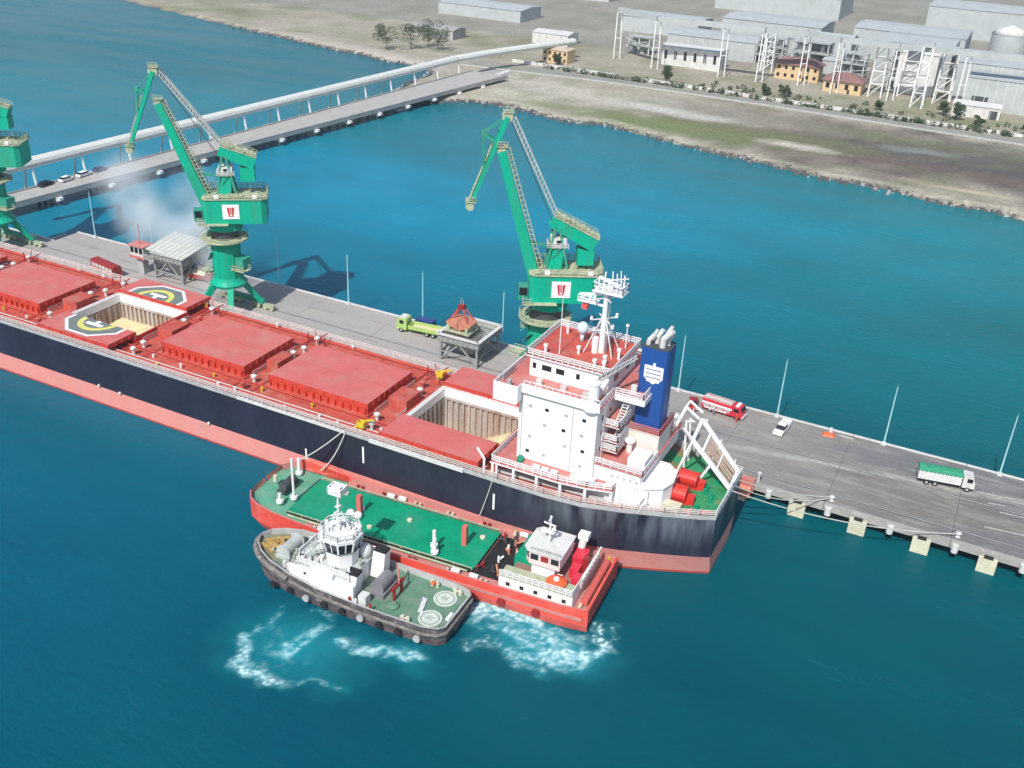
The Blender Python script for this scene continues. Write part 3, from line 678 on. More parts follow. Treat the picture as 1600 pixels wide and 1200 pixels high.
# ================================================================== BULK CARRIER
DZ = 11.5; BT = 3.95; YC = 134.2
def ship():
    t = thing('bulk_carrier', 'huge bulk carrier with pink red hatch covers and black hull moored along the pier', 'cargo ship', (-120, YC, 0), world=True)
    # stations: x, centre y, half breadth at deck / boot top / waterline
    ST = [(-262, YC, .3, .2, .1), (-258, YC, 4, 2, 1), (-252, YC, 7.5, 5, 3.5), (-244, YC, 11, 9, 7.5), (-234, YC, 13.4, 12.4, 11.5), (-224, YC, 14, 13.9, 13.6), (-210, YC, 14, 14, 14), (-60, YC, 14, 14, 14),
          (-52, YC, 13.9, 13.6, 13.2), (-46, YC, 13.3, 12.9, 12.2), (-40, YC+.1, 11.6, 11.2, 10.4), (-34, YC+.4, 9.6, 9.2, 8.2), (-29, YC+.8, 7.9, 7.5, 6.3), (-26.8, YC+1.1, 7.1, 6.7, 5.4)]
    h = MB(); zs = (DZ+.0, BT+.0, 0.35, -3.0)
    for sgn in (-1, 1):
        for (a, b) in zip(ST, ST[1:]):
            nsub = max(1, int((b[0]-a[0])/6))
            for k in range(nsub):
                f0 = k/nsub; f1 = (k+1)/nsub; P = []
                for f in (f0, f1):
                    l = lambda i: a[i]+(b[i]-a[i])*f
                    P.append([(l(0), l(1)+sgn*l(2), DZ), (l(0), l(1)+sgn*l(3), BT), (l(0), l(1)+sgn*l(4), .35), (l(0), l(1)+sgn*l(4), -3)])
                for r in range(3):
                    q = [P[0][r], P[0][r+1], P[1][r+1], P[1][r]]
                    if sgn > 0: q = q[::-1]
                    h.mi(r); h.quad(*q)
    e = ST[-1]
    pts = [[(e[0], e[1]+s*e[i], z) for s in (-1, 1)] for i, z in ((2, DZ), (3, BT), (4, .35), (4, -3))]
    for r in range(3): h.mi(r); h.quad(pts[r][0], pts[r][1], pts[r+1][1], pts[r+1][0])
    hb = mat('hull_black', (.020, .021, .040), .42, var=.3, scale=.15, dirt=(.035, .03, .06), dirt_amt=.7, streak=True)
    # scuffed grey white wear near the stern, black elsewhere
    T = hb.node_tree; N = T.nodes; L = T.links; b = N['Principled BSDF']; src = b.inputs['Base Color'].links[0].from_socket
    g = N.new('ShaderNodeNewGeometry'); sp = N.new('ShaderNodeSeparateXYZ'); L.new(g.outputs['Position'], sp.inputs[0])
    m1 = N.new('ShaderNodeMapRange'); m1.inputs[1].default_value = -62; m1.inputs[2].default_value = -40; L.new(sp.outputs[0], m1.inputs[0])
    mz = N.new('ShaderNodeMapRange'); mz.inputs[1].default_value = 5.5; mz.inputs[2].default_value = 9.5; mz.inputs[3].default_value = .15; L.new(sp.outputs[2], mz.inputs[0])
    mp = N.new('ShaderNodeMapping'); mp.inputs['Scale'].default_value = (.55, .55, .10); L.new(g.outputs['Position'], mp.inputs[0])
    nz = N.new('ShaderNodeTexNoise'); nz.inputs['Scale'].default_value = .6; nz.inputs['Detail'].default_value = 7; L.new(mp.outputs[0], nz.inputs['Vector'])
    rz = N.new('ShaderNodeMapRange'); rz.inputs[1].default_value = .4; rz.inputs[2].default_value = .68; rz.inputs[4].default_value = .9; L.new(nz.outputs[0], rz.inputs[0])
    a1 = N.new('ShaderNodeMath'); a1.operation = 'MULTIPLY'; L.new(m1.outputs[0], a1.inputs[0]); L.new(rz.outputs[0], a1.inputs[1])
    a2 = N.new('ShaderNodeMath'); a2.operation = 'MULTIPLY'; L.new(a1.outputs[0], a2.inputs[0]); L.new(mz.outputs[0], a2.inputs[1])
    mx = N.new('ShaderNodeMix'); mx.data_type = 'RGBA'; L.new(a2.outputs[0], mx.inputs[0]); L.new(src, mx.inputs[6]); mx.inputs[7].default_value = (.22, .27, .30, 1)
    L.new(mx.outputs[2], b.inputs['Base Color'])
    pink = mat('boot_top_pink', (.72, .27, .235), .55, var=.06, scale=.25, dirt=(.60, .33, .29), dirt_amt=.6, streak=True)
    wl = mat('waterline_red', (.42, .05, .04), .6, var=.25)
    h.build('hull', [hb, pink, wl], t)
    # deck plates around the holds
    HX = [(-190, -169.8), (-161.8, -143.6), (-136, -116.8), (-110.2, -89.6), (-82, -64)]
    OPEN = (1, 4); YN, YF = 127.5, 141.1
    d = MB()
    d.quad((-262, YC, DZ), (-244, YC-11, DZ), (-224, YC-14, DZ), (-224, YC+14, DZ), (-244, YC+11, DZ))
    cuts = [-224]+[v for i in OPEN for v in HX[i]]+[-60]
    for k in range(0, len(cuts), 2): d.quad((cuts[k], YC-14, DZ), (cuts[k+1], YC-14, DZ), (cuts[k+1], YC+14, DZ), (cuts[k], YC+14, DZ))
    for i in OPEN:
        a, b_ = HX[i]
        d.quad((a, YC-14, DZ), (b_, YC-14, DZ), (b_, YN, DZ), (a, YN, DZ)); d.quad((a, YF, DZ), (b_, YF, DZ), (b_, YC+14, DZ), (a, YC+14, DZ))
    d.build('main_deck', DECKRED, t)
    tail = [s for s in ST if s[0] >= -60]
    d = MB(); d.quad(*[(s[0], s[1]-s[2], DZ) for s in tail if s[0] <= -40], *[(s[0], s[1]+s[2], DZ) for s in reversed(tail) if s[0] <= -40]); d.build('side_deck', DECKRED, t)
    d = MB(); d.quad(*[(s[0], s[1]-s[2], DZ) for s in tail if s[0] >= -40], *[(s[0], s[1]+s[2], DZ) for s in reversed(tail) if s[0] >= -40])
    d.build('mooring_deck', mat('mooring_deck_paint', (.03, .25, .10), .7, var=.2, scale=.3, dirt=(.50, .11, .085), dirt_amt=1.0), t)
    d = MB(); d.quad((-40, 122.9, DZ+.006), (-35.2, 124.9, DZ+.006), (-33.9, 127, DZ+.006), (-34.8, 131, DZ+.006), (-33.5, 134, DZ+.006), (-35.3, 138, DZ+.006), (-40, 140, DZ+.006)); d.build('worn_deck_plate', DECKSOFT, t)
    d = MB(); d.quad((-31.8, 126.6, DZ+.006), (-27.6, 128.8, DZ+.006), (-27.9, 129.8, DZ+.006), (-30.8, 129.2, DZ+.006), (-32, 128, DZ+.006)); d.build('worn_deck_plate', DECKSOFT, t)
    # gunwale / bulwark strip in light grey
    def edge(off, sgn, x0=-262, x1=-26.8): return [(s[0], s[1]+sgn*(s[2]-off)) for s in ST if x0 <= s[0] <= x1]
    for sgn in (-1, 1):
        o_ = edge(-.04, sgn); i_ = edge(.14, sgn); b_ = MB()
        for k in range(len(o_)-1):
            b_.prism([o_[k], o_[k+1], i_[k+1], i_[k]] if sgn < 0 else [i_[k], i_[k+1], o_[k+1], o_[k]], DZ-.25, DZ+.45)
        b_.build('gunwale', GREYW, t)
        r = MB(); e_ = [(x, y, DZ+.45) for x, y in edge(.06, sgn)]
        r.rail(e_, .95, 1.6, .055, 3); r.build('railing', mat('rail_paint', (.66, .58, .55), .6, var=.1), t)
    b_ = MB(); x = -26.8; b_.box(x-.16, x+.04, YC+1.1-7.0, YC+1.1+7.0, DZ-.25, DZ+.5); b_.build('gunwale', GREYW, t)
    r = MB(); r.rail([(x-.05, YC-5.9, DZ+.5), (x-.05, YC+8.1, DZ+.5)], 1.0, 1.5, .06, 3); r.build('railing', WHITE, t)
    # hatches
    def lid(x0, x1, y0, y1, z0=12.75, z1=13.65, label=None):
        m = MB(); m.mi(0).box(x0, x1, y0, y1, z0, z1)
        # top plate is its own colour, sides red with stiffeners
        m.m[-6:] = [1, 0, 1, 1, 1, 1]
        n = int((x1-x0)/2.9)
        for i in range(n+1):
            xx = x0+(x1-x0)*i/n; m.mi(1).box(xx-.07, xx+.07, y0-.12, y0-.002, z0, z1-.1).box(xx-.09, xx+.09, y1+.002, y1+.16, z0, z1-.1)
        n = int((y1-y0)/1.6)
        for i in range(n+1):
            yy = y0+(y1-y0)*i/n; m.mi(1).box(x1+.002, x1+.16, yy-.09, yy+.09, z0, z1-.1).box(x0-.16, x0-.002, yy-.09, yy+.09, z0, z1-.1)
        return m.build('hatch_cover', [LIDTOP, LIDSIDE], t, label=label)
    def coaming(x0, x1):
        m = MB(); e = .35
        m.mi(0).box(x0-e, x1+e, YN-e, YN-.001, DZ-.01, 12.7).box(x0-e, x1+e, YF+.001, YF+e, DZ-.01, 12.7).box(x0-e, x0, YN, YF, DZ-.01, 12.7).box(x1, x1+e, YN, YF, DZ-.01, 12.7)
        n = int((x1-x0)/1.5)
        for i in range(n+1):
            xx = x0+(x1-x0)*i/n
            m.box(xx-.07, xx+.07, YN-e-.45, YN-e-.002, DZ+.01, 12.6).box(xx-.07, xx+.07, YF+e+.002, YF+e+.45, DZ+.01, 12.6)
        return m.build('hatch_coaming', LIDSIDE, t)
    for i, (a, b2) in enumerate(HX):
        coaming(a, b2)
        if i in OPEN: continue
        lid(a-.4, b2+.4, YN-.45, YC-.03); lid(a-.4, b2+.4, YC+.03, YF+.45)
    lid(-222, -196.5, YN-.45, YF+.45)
    # open hatches: halves rolled sideways
    halves = {}
    for i in OPEN:
        a, b2 = HX[i]
        halves[i, 0] = lid(a-.2, b2+.2, 120.45, 127.4, 12.85, 13.7); halves[i, 1] = lid(a-.2, b2+.2, YF+.15, YF+7.2, 12.85, 13.7)
        # hold: inner walls
        zb = 4.5 if i == 1 else 0.5
        for nm, q in (('far', [(a, YF-.01, 12.7), (b2, YF-.01, 12.7), (b2, YF-.01, zb), (a, YF-.01, zb)]), ('fore', [(a+.01, YN, 12.7), (a+.01, YF, 12.7), (a+.01, YF, zb), (a+.01, YN, zb)]),
                      ('aft', [(b2-.01, YN, 12.7), (b2-.01, YF, 12.7), (b2-.01, YF, zb), (b2-.01, YN, zb)]), ('near', [(a, YN+.01, 12.7), (b2, YN+.01, 12.7), (b2, YN+.01, zb), (a, YN+.01, zb)])):
            m = MB(); m.quad(*q)
            # corrugations and frames below the coaming
            if nm in ('far', 'near'):
                n = int((b2-a)/1.2); y = YF-.02 if nm == 'far' else YN+.02; s = -1 if nm == 'far' else 1
                for k in range(n):
                    xx = a+(b2-a)*(k+.5)/n; m.box(xx-.22, xx+.22, min(y, y+s*.4), max(y, y+s*.4), zb, 10.6)
                m.box(a, b2, min(y, y+s*.5), max(y, y+s*.5), 10.61, 10.9)
            else:
                n = 9; x_ = a+.02 if nm == 'fore' else b2-.02; s = 1 if nm == 'fore' else -1
                for k in range(n):
                    yy = YN+(YF-YN)*(k+.5)/n; m.box(min(x_, x_+s*.35), max(x_, x_+s*.35), yy-.35, yy+.35, zb, 10.6)
            m.build('hold_wall', [HOLDWALL], t)
        c = MB(); c.box(a-.32, b2+.32, YF+.12, YF+.34, 12.71, 12.84).box(a-.34, a-.02, YN+.1, YF+.1, 12.71, 12.84).box(a, b2, YF-.3, YF-.02, 11.0, 12.69).box(a+.02, a+.3, YN, YF-.31, 11.0, 12.69)
        c.build('hold_rim', WHITE, t)
    # helipad painted across the two halves
    def pad(i, side):
        a, b2 = HX[i]; xc = (a+b2)/2+.2; par = halves[i, side]
        ycut = YC; sh = 120.45-(YN-.25)+.05 if side == 0 else 7.05-(YF+.1-YF)-.1
        base_shift = (127.35-YC) if side == 0 else (YF+.2-YC)
        def clip(poly):
            out = []; n = len(poly); ins = (lambda p: p[1] <= YC) if side == 0 else (lambda p: p[1] >= YC)
            for k in range(n):
                p, q = poly[k], poly[(k+1) % n]
                if ins(p): out.append(p)
                if ins(p) != ins(q):
                    f = (YC-p[1])/(q[1]-p[1]); out.append((p[0]+(q[0]-p[0])*f, YC))
            return [(x_, y_+base_shift) for x_, y_ in out]
        def sheet(polys, z, mt, name):
            m = MB()
            for p in polys:
                c_ = clip(p)
                if len(c_) > 2: m.add([(x_, y_, z) for x_, y_ in c_], [tuple(range(len(c_)))])
            if m.f:
                o = m.build(name, mt, None); o.parent = par; o.matrix_parent_inverse = (parent_world(t) @ Matrix()).inverted() @ Matrix() if False else Matrix()
                o.parent = par
        oc = lambda r: [(xc+r*1.12*math.cos(R(22.5+45*k)), YC+r*math.sin(R(22.5+45*k))) for k in range(8)]
        def ring(r0, r1, n=48): return [[(xc+r0*math.cos(2*math.pi*k/n), YC+r0*math.sin(2*math.pi*k/n)), (xc+r1*math.cos(2*math.pi*k/n), YC+r1*math.sin(2*math.pi*k/n)), (xc+r1*math.cos(2*math.pi*(k+1)/n), YC+r1*math.sin(2*math.pi*(k+1)/n)), (xc+r0*math.cos(2*math.pi*(k+1)/n), YC+r0*math.sin(2*math.pi*(k+1)/n))] for k in range(n)]
        sheet([oc(6.7)], 13.71, WHITE, 'helipad_border'); sheet([oc(6.05)], 13.725, HELIGREY, 'helipad_field'); sheet(ring(3.2, 4.3), 13.74, HELIYEL, 'helipad_ring')
        H = [[(xc-2.1, YC-2.1), (xc+2.1, YC-2.1), (xc+2.1, YC-1.1), (xc-2.1, YC-1.1)], [(xc-2.1, YC+1.1), (xc+2.1, YC+1.1), (xc+2.1, YC+2.1), (xc-2.1, YC+2.1)], [(xc-.5, YC-1.1), (xc+.5, YC-1.1), (xc+.5, YC+1.1), (xc-.5, YC+1.1)]]
        sheet(H, 13.74, WHITE, 'helipad_letter')
    pad(1, 0); pad(1, 1)
    # cross deck gear between hatches
    gaps = [(-196, -190.6), (-169, -162.6), (-143, -136.8), (-116, -111), (-89, -82.8)]
    for (a, b2) in gaps:
        xm = (a+b2)/2
        MB().box(a+1.2, b2-1.2, 131.5, 136.2, DZ, 13.5).build('deckhouse', DECKRED, t)
        for yy in (123.2, 126.2, 137.8, 140.5, 145.2):
            m = MB(); m.lathe((xm+random.uniform(-1, 1), yy, DZ), [(.3, 0), (.3, 1.1), (.55, 1.15), (.6, 1.5), (.2, 1.75)], 12); m.build('vent', random.choice([WHITE2, DECKRED, WHITE2]), t, smooth=False)
        m = MB(); m.rail([(a+.9, 128, DZ), (a+.9, 140.5, DZ)], 1.1, 1.6, .05, 2); m.rail([(b2-.9, 128, DZ), (b2-.9, 131, DZ)], 1.1, 1.5, .05, 2); m.build('deck_railing', GREYW, t)
        m = MB(); m.tube((a+.4, 121.5, DZ+.4), (a+.4, 147, DZ+.4), .14, 8).tube((b2-.5, 121.5, DZ+.35), (b2-.5, 131, DZ+.35), .1, 8); m.build('deck_pipe', LIDSIDE, t)
        # trestle frames by the far rail
        m = MB()
        for s in (-1, 1): m.beam((xm-1.8*s, 143, DZ), (xm+1.5*s, 146.8, DZ+2.1), .16)
        m.beam((xm-2, 145, DZ+1.2), (xm+2, 145, DZ+1.2), .14).beam((xm-2, 145, DZ), (xm-2, 145, DZ+2.2), .16).beam((xm+2, 145, DZ), (xm+2, 145, DZ+2.2), .16)
        m.build('gangway_frame', DARKRED, t)
    # longitudinal pipes
    for y, r_, mt in ((122.0, .14, LIDSIDE), (122.45, .10, WHITE2), (125.4, .12, LIDSIDE), (146.4, .14, LIDSIDE)):
        MB().tube((-222, y, DZ+.45), (-63, y, DZ+.45), r_, 6).build('deck_pipe', mt, t)
    # small bollards, fairleads and hand wheels on deck
    for k in range(44):
        x_ = -221+k*3.7; y_ = random.choice([121.2, 121.4, 123.6, 124.2, 147, 146.9]); hh = random.uniform(.5, 1.1)
        if any(a-.5 < x_ < b2+.5 for a, b2 in (HX[1], HX[4])) and y_ < 128: continue
        m = MB(); m.tube((x_, y_, DZ), (x_, y_, DZ+hh), .19, 8).tube((x_, y_, DZ+hh), (x_, y_, DZ+hh+.12), .28, 8); m.build('bollard', WHITE if k % 3 else YELLOW, t)
    # yellow hose davits at the two places the photo shows them
    for (x_, y_) in ((-87.1, 121.9), (-85.2, 144.6)):
        m = MB(); m.tube((x_, y_, DZ), (x_, y_, DZ+2.0), .3, 8).cbox((x_+.3, y_, DZ+1.5), (1.4, 1.1, 1.0)).beam((x_, y_, DZ+2), (x_+2.4, y_+.6, DZ+2.6), .28); m.build('hose_crane', YELLOW, t)
    # accommodation ladder stowed along the near rail
    m = MB()
    m.beam((-112, 120.0, DZ+.2), (-89, 120.0, DZ+.2), .5, .35)
    for k in range(22): m.beam((-111.5+k*1.03, 119.85, DZ+.2), (-111.5+k*1.03, 119.85, DZ+1.1), .08)
    m.beam((-112, 119.85, DZ+1.1), (-89, 119.85, DZ+1.1), .1); m.build('accommodation_ladder', WHITE2, t)
    m = MB(); m.beam((-84, 120.0, DZ+.1), (-66, 120.0, DZ+.1), .5, .5)
    for k in range(30): m.beam((-83.8+k*.6, 119.78, DZ-.1), (-83.5+k*.6, 119.78, DZ+.5), .12)
    m.build('side_walkway', WHITE2, t)
    # white marks on the side
    for (x_, z0, z1) in ((-97.6, 2.0, 5.6), (-85.5, 6.6, 9.8), (-60.5, 6.0, 9.0)):
        MB().box(x_-.18, x_+.18, YC-14.03, YC-14.005, z0, z1).build('hull_mark', WHITE, t)
    for (x_, z0) in ((-50.0, 4.6), (-43.8, 5.0), (-38, 5.2)):
        pass
    for (x_, z) in ((-147, 4.3), (-141.5, 4.2), (-119.5, 4.2)):
        MB().lathe((x_, YC-14.25, z-.2), [(.25, 0), (.3, .2), (.1, .5)], 8).build('hull_outlet', WHITE2, t)

    # ---------------- superstructure
    bl = MB(); bl.mi(0).box(-58.8, -45.8, 124.2, 144.2, DZ, 26.7); blk = bl.build('accommodation_block', [WHITE], t)
    def sub(mb, name, mt, par): 
        o = mb.build(name, mt, None); o.parent = par; return o
    for zi, z in enumerate((12.9, 15.9, 18.6, 21.3, 24.0)):
        for xi, x_ in enumerate((-57.2, -54.4, -51.2, -48.2)):
            if (xi+zi) % 5 == 3: continue
            xx = x_+((zi*37) % 5)*.12
            m = MB(); m.box(xx-.3, xx+.3, 124.14, 124.19, z, z+.5); sub(m, 'window', GLASS if (xi+zi) % 2 else GREYW, blk)
    for z in (12.9, 15.9, 18.6, 21.3, 24.0):
        for y_ in (126.5, 129.5, 133, 136, 139):
            m = MB(); m.box(-45.79, -45.74, y_-.3, y_+.3, z, z+.6); sub(m, 'window', GLASS, blk)
        for y_ in range(126, 144, 3):
            m = MB(); m.box(-58.87, -58.81, y_-.45, y_+.45, z, z+.7); sub(m, 'window', GLASS, blk)
    # deck A around the block with rails, posts and bulwark
    DA = 14.6
    d = MB(); d.prism([(-61.6, 120.5), (-50, 120.6), (-45.5, 121.3), (-41.6, 122.4), (-41.6, 146), (-45.5, 147.1), (-50, 147.8), (-61.6, 147.9)], DA-.25, DA); d.m[1] = 1; d.build('boat_deck', [WHITE, DECKSOFT], t)
    r = MB(); r.rail([(-61.5, 130, DA), (-61.5, 120.7, DA), (-50, 120.8, DA), (-45.5, 121.5, DA), (-41.7, 122.6, DA), (-41.7, 129, DA)], 1.1, 1.3, .06, 3); r.build('railing', WHITE, t)
    r = MB(); r.rail([(-61.5, 139, DA), (-61.5, 147.7, DA), (-50, 147.6, DA), (-41.7, 145.8, DA)], 1.1, 1.5, .06, 3); r.build('railing', WHITE, t)
    for x_, y_ in ((-61.2, 120.7), (-57.5, 120.7), (-53.5, 120.7), (-49.6, 120.9), (-45.7, 121.5), (-41.9, 122.7)):
        MB().box(x_-.2, x_+.2, y_-.12, y_+.2, DZ, DA-.26).build('deck_pillar', WHITE, t)
    MB().box(-60, -42.6, 123.9, 124.15, DZ+.001, DA-.27).build('side_house_wall', WHITE2, t)
    m = MB(); m.tube((-61, 122.3, DZ+.5), (-43, 123.2, DZ+.5), .22, 8).tube((-61, 122.9, DZ+.5), (-43, 123.6, DZ+.5), .18, 8); m.build('deck_pipe', GREYW, t)
    MB().lathe((-57.5, 123.0, DA), [(.55, 0), (.6, .5), (.45, .9), (.1, 1.0)], 12).build('capstan', TANKGREEN, t)
    # life raft canisters and lockers
    for k in range(3):
        m = MB(); m.tube((-54.6+k*1.5, 121.7, DA+.75), (-53.5+k*1.5, 121.7, DA+.75), .42, 12); m.build('liferaft', WHITE, t)
    MB().box(-48.6, -44.6, 121.9, 123.0, DA, DA+1.1).build('deck_locker', WHITE2, t)
    # second tier house
    MB().box(-45.75, -38.2, 124.6, 142.8, DA, 17.3).build('upper_house', WHITE, t)
    d = MB(); d.box(-45.7, -37.8, 124.3, 143.1, 17.32, 17.45); d.build('upper_deck', DECKSOFT, t)
    r = MB(); r.rail([(-45.6, 124.4, 17.45), (-37.9, 124.4, 17.45), (-37.9, 131, 17.45)], 1.05, 1.2, .06, 3); r.build('railing', WHITE, t)
    # aft house on the main deck with a rounded corner
    pr = [(-43.2, 123.6), (-37.2, 124.4), (-34.9, 126.0), (-34.2, 128.4), (-34.6, 131.2), (-36.5, 133), (-43.2, 133)]
    m = MB(); m.prism(pr, DZ+.001, 15.4); m.prism([(x+.15*(1 if x > -40 else -1), y+.15*(1 if y > 129 else -1)) for x, y in pr], 15.41, 15.6); m.build('aft_house', WHITE, t)
    m = MB(); m.beam((-38.5, 123.9, DZ), (-37.2, 124.0, 14.2), .5, .2).beam((-37.7, 123.5, DZ), (-36.4, 123.6, 14.2), .1); m.build('stair', WHITE, t)
    # bridge deck, wings, wheelhouse
    d = MB(); d.prism([(-62.2, 122.2), (-58.2, 122.2), (-58.2, 123.7), (-45.3, 123.7), (-45.3, 144.7), (-58.2, 144.7), (-58.2, 146.2), (-62.2, 146.2)], 26.72, 26.95); d.m[1] = 1; d.build('bridge_deck', [WHITE, DECKSOFT], t)
    m = MB()
    m.box(-62.35, -62.2, 122.1, 146.3, 24.9, 28.05).box(-62.2, -58.3, 122.05, 122.2, 24.9, 28.05).box(-58.3, -58.15, 122.05, 123.6, 25.2, 28.05).box(-62.2, -58.3, 146.2, 146.35, 24.9, 28.05)
    m.box(-58.15, -45.3, 123.55, 123.7, 26.5, 28.0).box(-58.15, -45.3, 144.7, 144.85, 26.5, 28.0)
    m.build('wing_bulwark', WHITE, t)
    m = MB(); m.rail([(-61.9, 124.5, 26.95), (-61.9, 128.5, 26.95)], 1.2, .8, .06, 3).cbox((-60.2, 123.3, 27.6), (.6, .6, 1.3)); m.build('wing_console', GREYW, t)
    wh = MB(); wh.box(-59.4, -46.2, 128.6, 140.4, 26.96, 30.4); wheel = wh.build('wheelhouse', WHITE, t)
    for x0, x1 in ((-58.9, -58.3), (-57.3, -55.7), (-54.9, -53.5), (-51.5, -50.9)):
        m = MB(); m.box(x0, x1, 128.54, 128.59, 28.4, 29.3); sub(m, 'window', GLASS, wheel)
    for k in range(8):
        m = MB(); m.box(-59.47, -59.41, 129.1+k*1.4, 130.3+k*1.4, 28.2, 29.5); sub(m, 'window', GLASS, wheel)
    for y_ in (131, 136):
        m = MB(); m.box(-46.19, -46.13, y_, y_+1.6, 28.3, 29.3); sub(m, 'window', GLASS, wheel)
    d = MB(); d.box(-59.9, -45.7, 128.1, 140.9, 30.41, 30.62); d.m[1] = 1; d.build('compass_deck', [WHITE, DECKRED], t)
    r = MB(); q = 30.62; r.rail([(-59.8, 128.2, q), (-45.8, 128.2, q), (-45.8, 140.8, q), (-59.8, 140.8, q), (-59.8, 128.2, q)], 1.1, 1.0, .065, 3); r.build('railing', WHITE, t)
    # radar mast
    m = MB(); mx_, my = -50.2, 135.0
    m.tube((mx_, my, 30.6), (mx_, my, 41.0), .5, 12, .34).tube((mx_-.9, my-.6, 30.6), (mx_-.9, my-.6, 33.2), .5, 10); m.build('radar_mast', WHITE, t)
    m = MB(); m.cbox((mx_+.6, my, 41.1), (5.0, 2.6, .3)); m.rail([(mx_-1.8, my-1.2, 41.25), (mx_+3.0, my-1.2, 41.25), (mx_+3.0, my+1.2, 41.25), (mx_-1.8, my+1.2, 41.25), (mx_-1.8, my-1.2, 41.25)], 1.2, .9, .06, 2); m.build('mast_platform', WHITE, t)
    m = MB(); m.cbox((mx_-2.8, my, 38.8), (3.2, 1.6, .25)).beam((mx_, my, 38.4), (mx_-4, my, 38.7), .3); m.rail([(mx_-4.3, my-.8, 38.9), (mx_-1.3, my-.8, 38.9)], .9, .8, .05, 2); m.build('mast_platform', WHITE, t)
    m = MB()
    for z_, w_ in ((34.5, 2.2), (36.4, 3.0), (39.8, 2.6)):
        m.beam((mx_-w_/2, my-w_/2, z_), (mx_+w_/2, my+w_/2, z_), .14).beam((mx_-w_/2, my+w_/2, z_), (mx_+w_/2, my-w_/2, z_), .14); m.cbox((mx_+w_/2, my+w_/2, z_+.3), (.4, .4, .6)).cbox((mx_-w_/2, my-w_/2, z_+.3), (.35, .35, .5))
    for s_ in (-1, 1): m.beam((mx_+s_*2.4, my-1.6, 30.7), (mx_, my, 37.5), .12).beam((mx_+s_*2.4, my+1.6, 30.7), (mx_, my, 37.5), .12)
    m.build('mast_bracing', WHITE, t)
    m = MB(); m.cbox((mx_-2.6, my, 39.9), (3.4, .35, .35), .5).tube((mx_-2.6, my, 39), (mx_-2.6, my, 39.8), .2, 8); m.build('radar_scanner', WHITE, t)
    m = MB(); m.cbox((mx_+.3, my, 42.6), (4.2, .35, .4), -.4).tube((mx_+.3, my, 41.2), (mx_+.3, my, 42.4), .22, 8); m.build('radar_scanner', WHITE, t)
    m = MB()
    for dx, hh in ((1.4, 2.8), (2.1, 3.5), (2.8, 3.0), (-1.2, 2.0), (-.6, 2.6), (.9, 3.3)): m.tube((mx_+dx, my+random.uniform(-1, 1), 41.2), (mx_+dx, my+random.uniform(-.6, .6), 41.2+hh), .11, 6)
    m.beam((mx_+1, my-.9, 43.3), (mx_+3, my+.9, 43.3), .15); m.build('antenna', WHITE, t)
    m = MB()
    for z_ in range(31, 41): m.beam((mx_+.75, my-.3, z_+.3), (mx_+.75, my+.3, z_+.3), .08)
    m.beam((mx_+.75, my-.3, 30.7), (mx_+.75, my-.3, 41), .08).beam((mx_+.75, my+.3, 30.7), (mx_+.75, my+.3, 41), .08); m.build('mast_ladder', GREYW, t)
    MB().cbox((mx_-3.2, my-.3, 37.9), (.9, .9, .8)).build('signal_lamp', mat('signal_red', (.65, .12, .1), .5, var=.1), t)
    m = MB(); m.ball((-54.4, 137.0, 33.0), .95, 16, (1, 1, 1.1)).tube((-54.4, 137, 30.6), (-54.4, 137, 32.2), .35, 8); m.build('satellite_dome', mat('dome_blue_white', (.55, .68, .75), .4, var=.04), t, smooth=True)
    MB().tube((-55.6, 131, 30.6), (-55.6, 131, 40.2), .09, 6, .05).build('whip_antenna', WHITE, t)
    MB().tube((-47.5, 138.5, 30.6), (-47.5, 138.5, 34.4), .12, 6, .08).ball((-47.5, 138.5, 34.5), .3, 8).build('whip_antenna', WHITE, t)
    for k, (x_, y_, hh) in enumerate(((-57.5, 130, 1.2), (-53, 132.5, 1.0), (-48, 131, 1.3), (-46.9, 134, 1.5), (-57.6, 138.6, 1.2), (-49, 129.4, 1.1), (-51.5, 139, 1.4), (-47.4, 129.2, 1.3))):
        MB().tube((x_, y_, 30.6), (x_, y_, 30.6+hh), .22, 8).cbox((x_, y_, 30.6+hh+.2), (.6, .5, .4)).build('deck_light', WHITE, t)
    # provision crane at the near aft corner of the bridge deck
    m = MB(); m.tube((-46.9, 124.7, 26.95), (-46.9, 124.7, 30.6), .85, 14).tube((-46.9, 124.7, 30.6), (-46.9, 124.7, 30.9), 1.0, 14)
    m.lathe((-46.9, 124.7, 26.3), [(1.5, 0), (1.6, .35), (1.5, .4)], 14); m.build('crane_post', WHITE, t)
    m = MB()
    p, q_ = Vector((-46.9, 125.2, 30.9)), Vector((-43.4, 131.5, 32.9))
    for o1 in ((0, 0, 0), (.6, 0, 0), (.3, 0, .6)): m.beam(p+Vector(o1), q_+Vector(o1)*.6, .17)
    for k in range(8):
        f = k/8; a_ = p.lerp(q_, f); b_ = p.lerp(q_, f+1/8); m.beam(a_, b_+Vector((.5, 0, 0)), .1).beam(a_+Vector((.5, 0, 0)), b_+Vector((.25, 0, .5)), .1)
    m.build('crane_jib', GREYW, t)
    # aft platform and stairs behind the block
    m = MB(); m.mi(0).box(-45.28, -40.6, 129.6, 138.6, 26.75, 26.95); m.m[1] = 1; m.box(-45.28, -40.5, 129.5, 129.6, 26.2, 27.2).box(-40.6, -40.45, 129.61, 138.6, 26.2, 27.2); m.build('aft_platform', [WHITE, DECKSOFT], t)
    r = MB(); r.rail([(-45.3, 129.7, 26.95), (-40.8, 129.7, 26.95), (-40.8, 138.4, 26.95)], 1.2, 1.0, .06, 3); r.build('railing', WHITE, t)
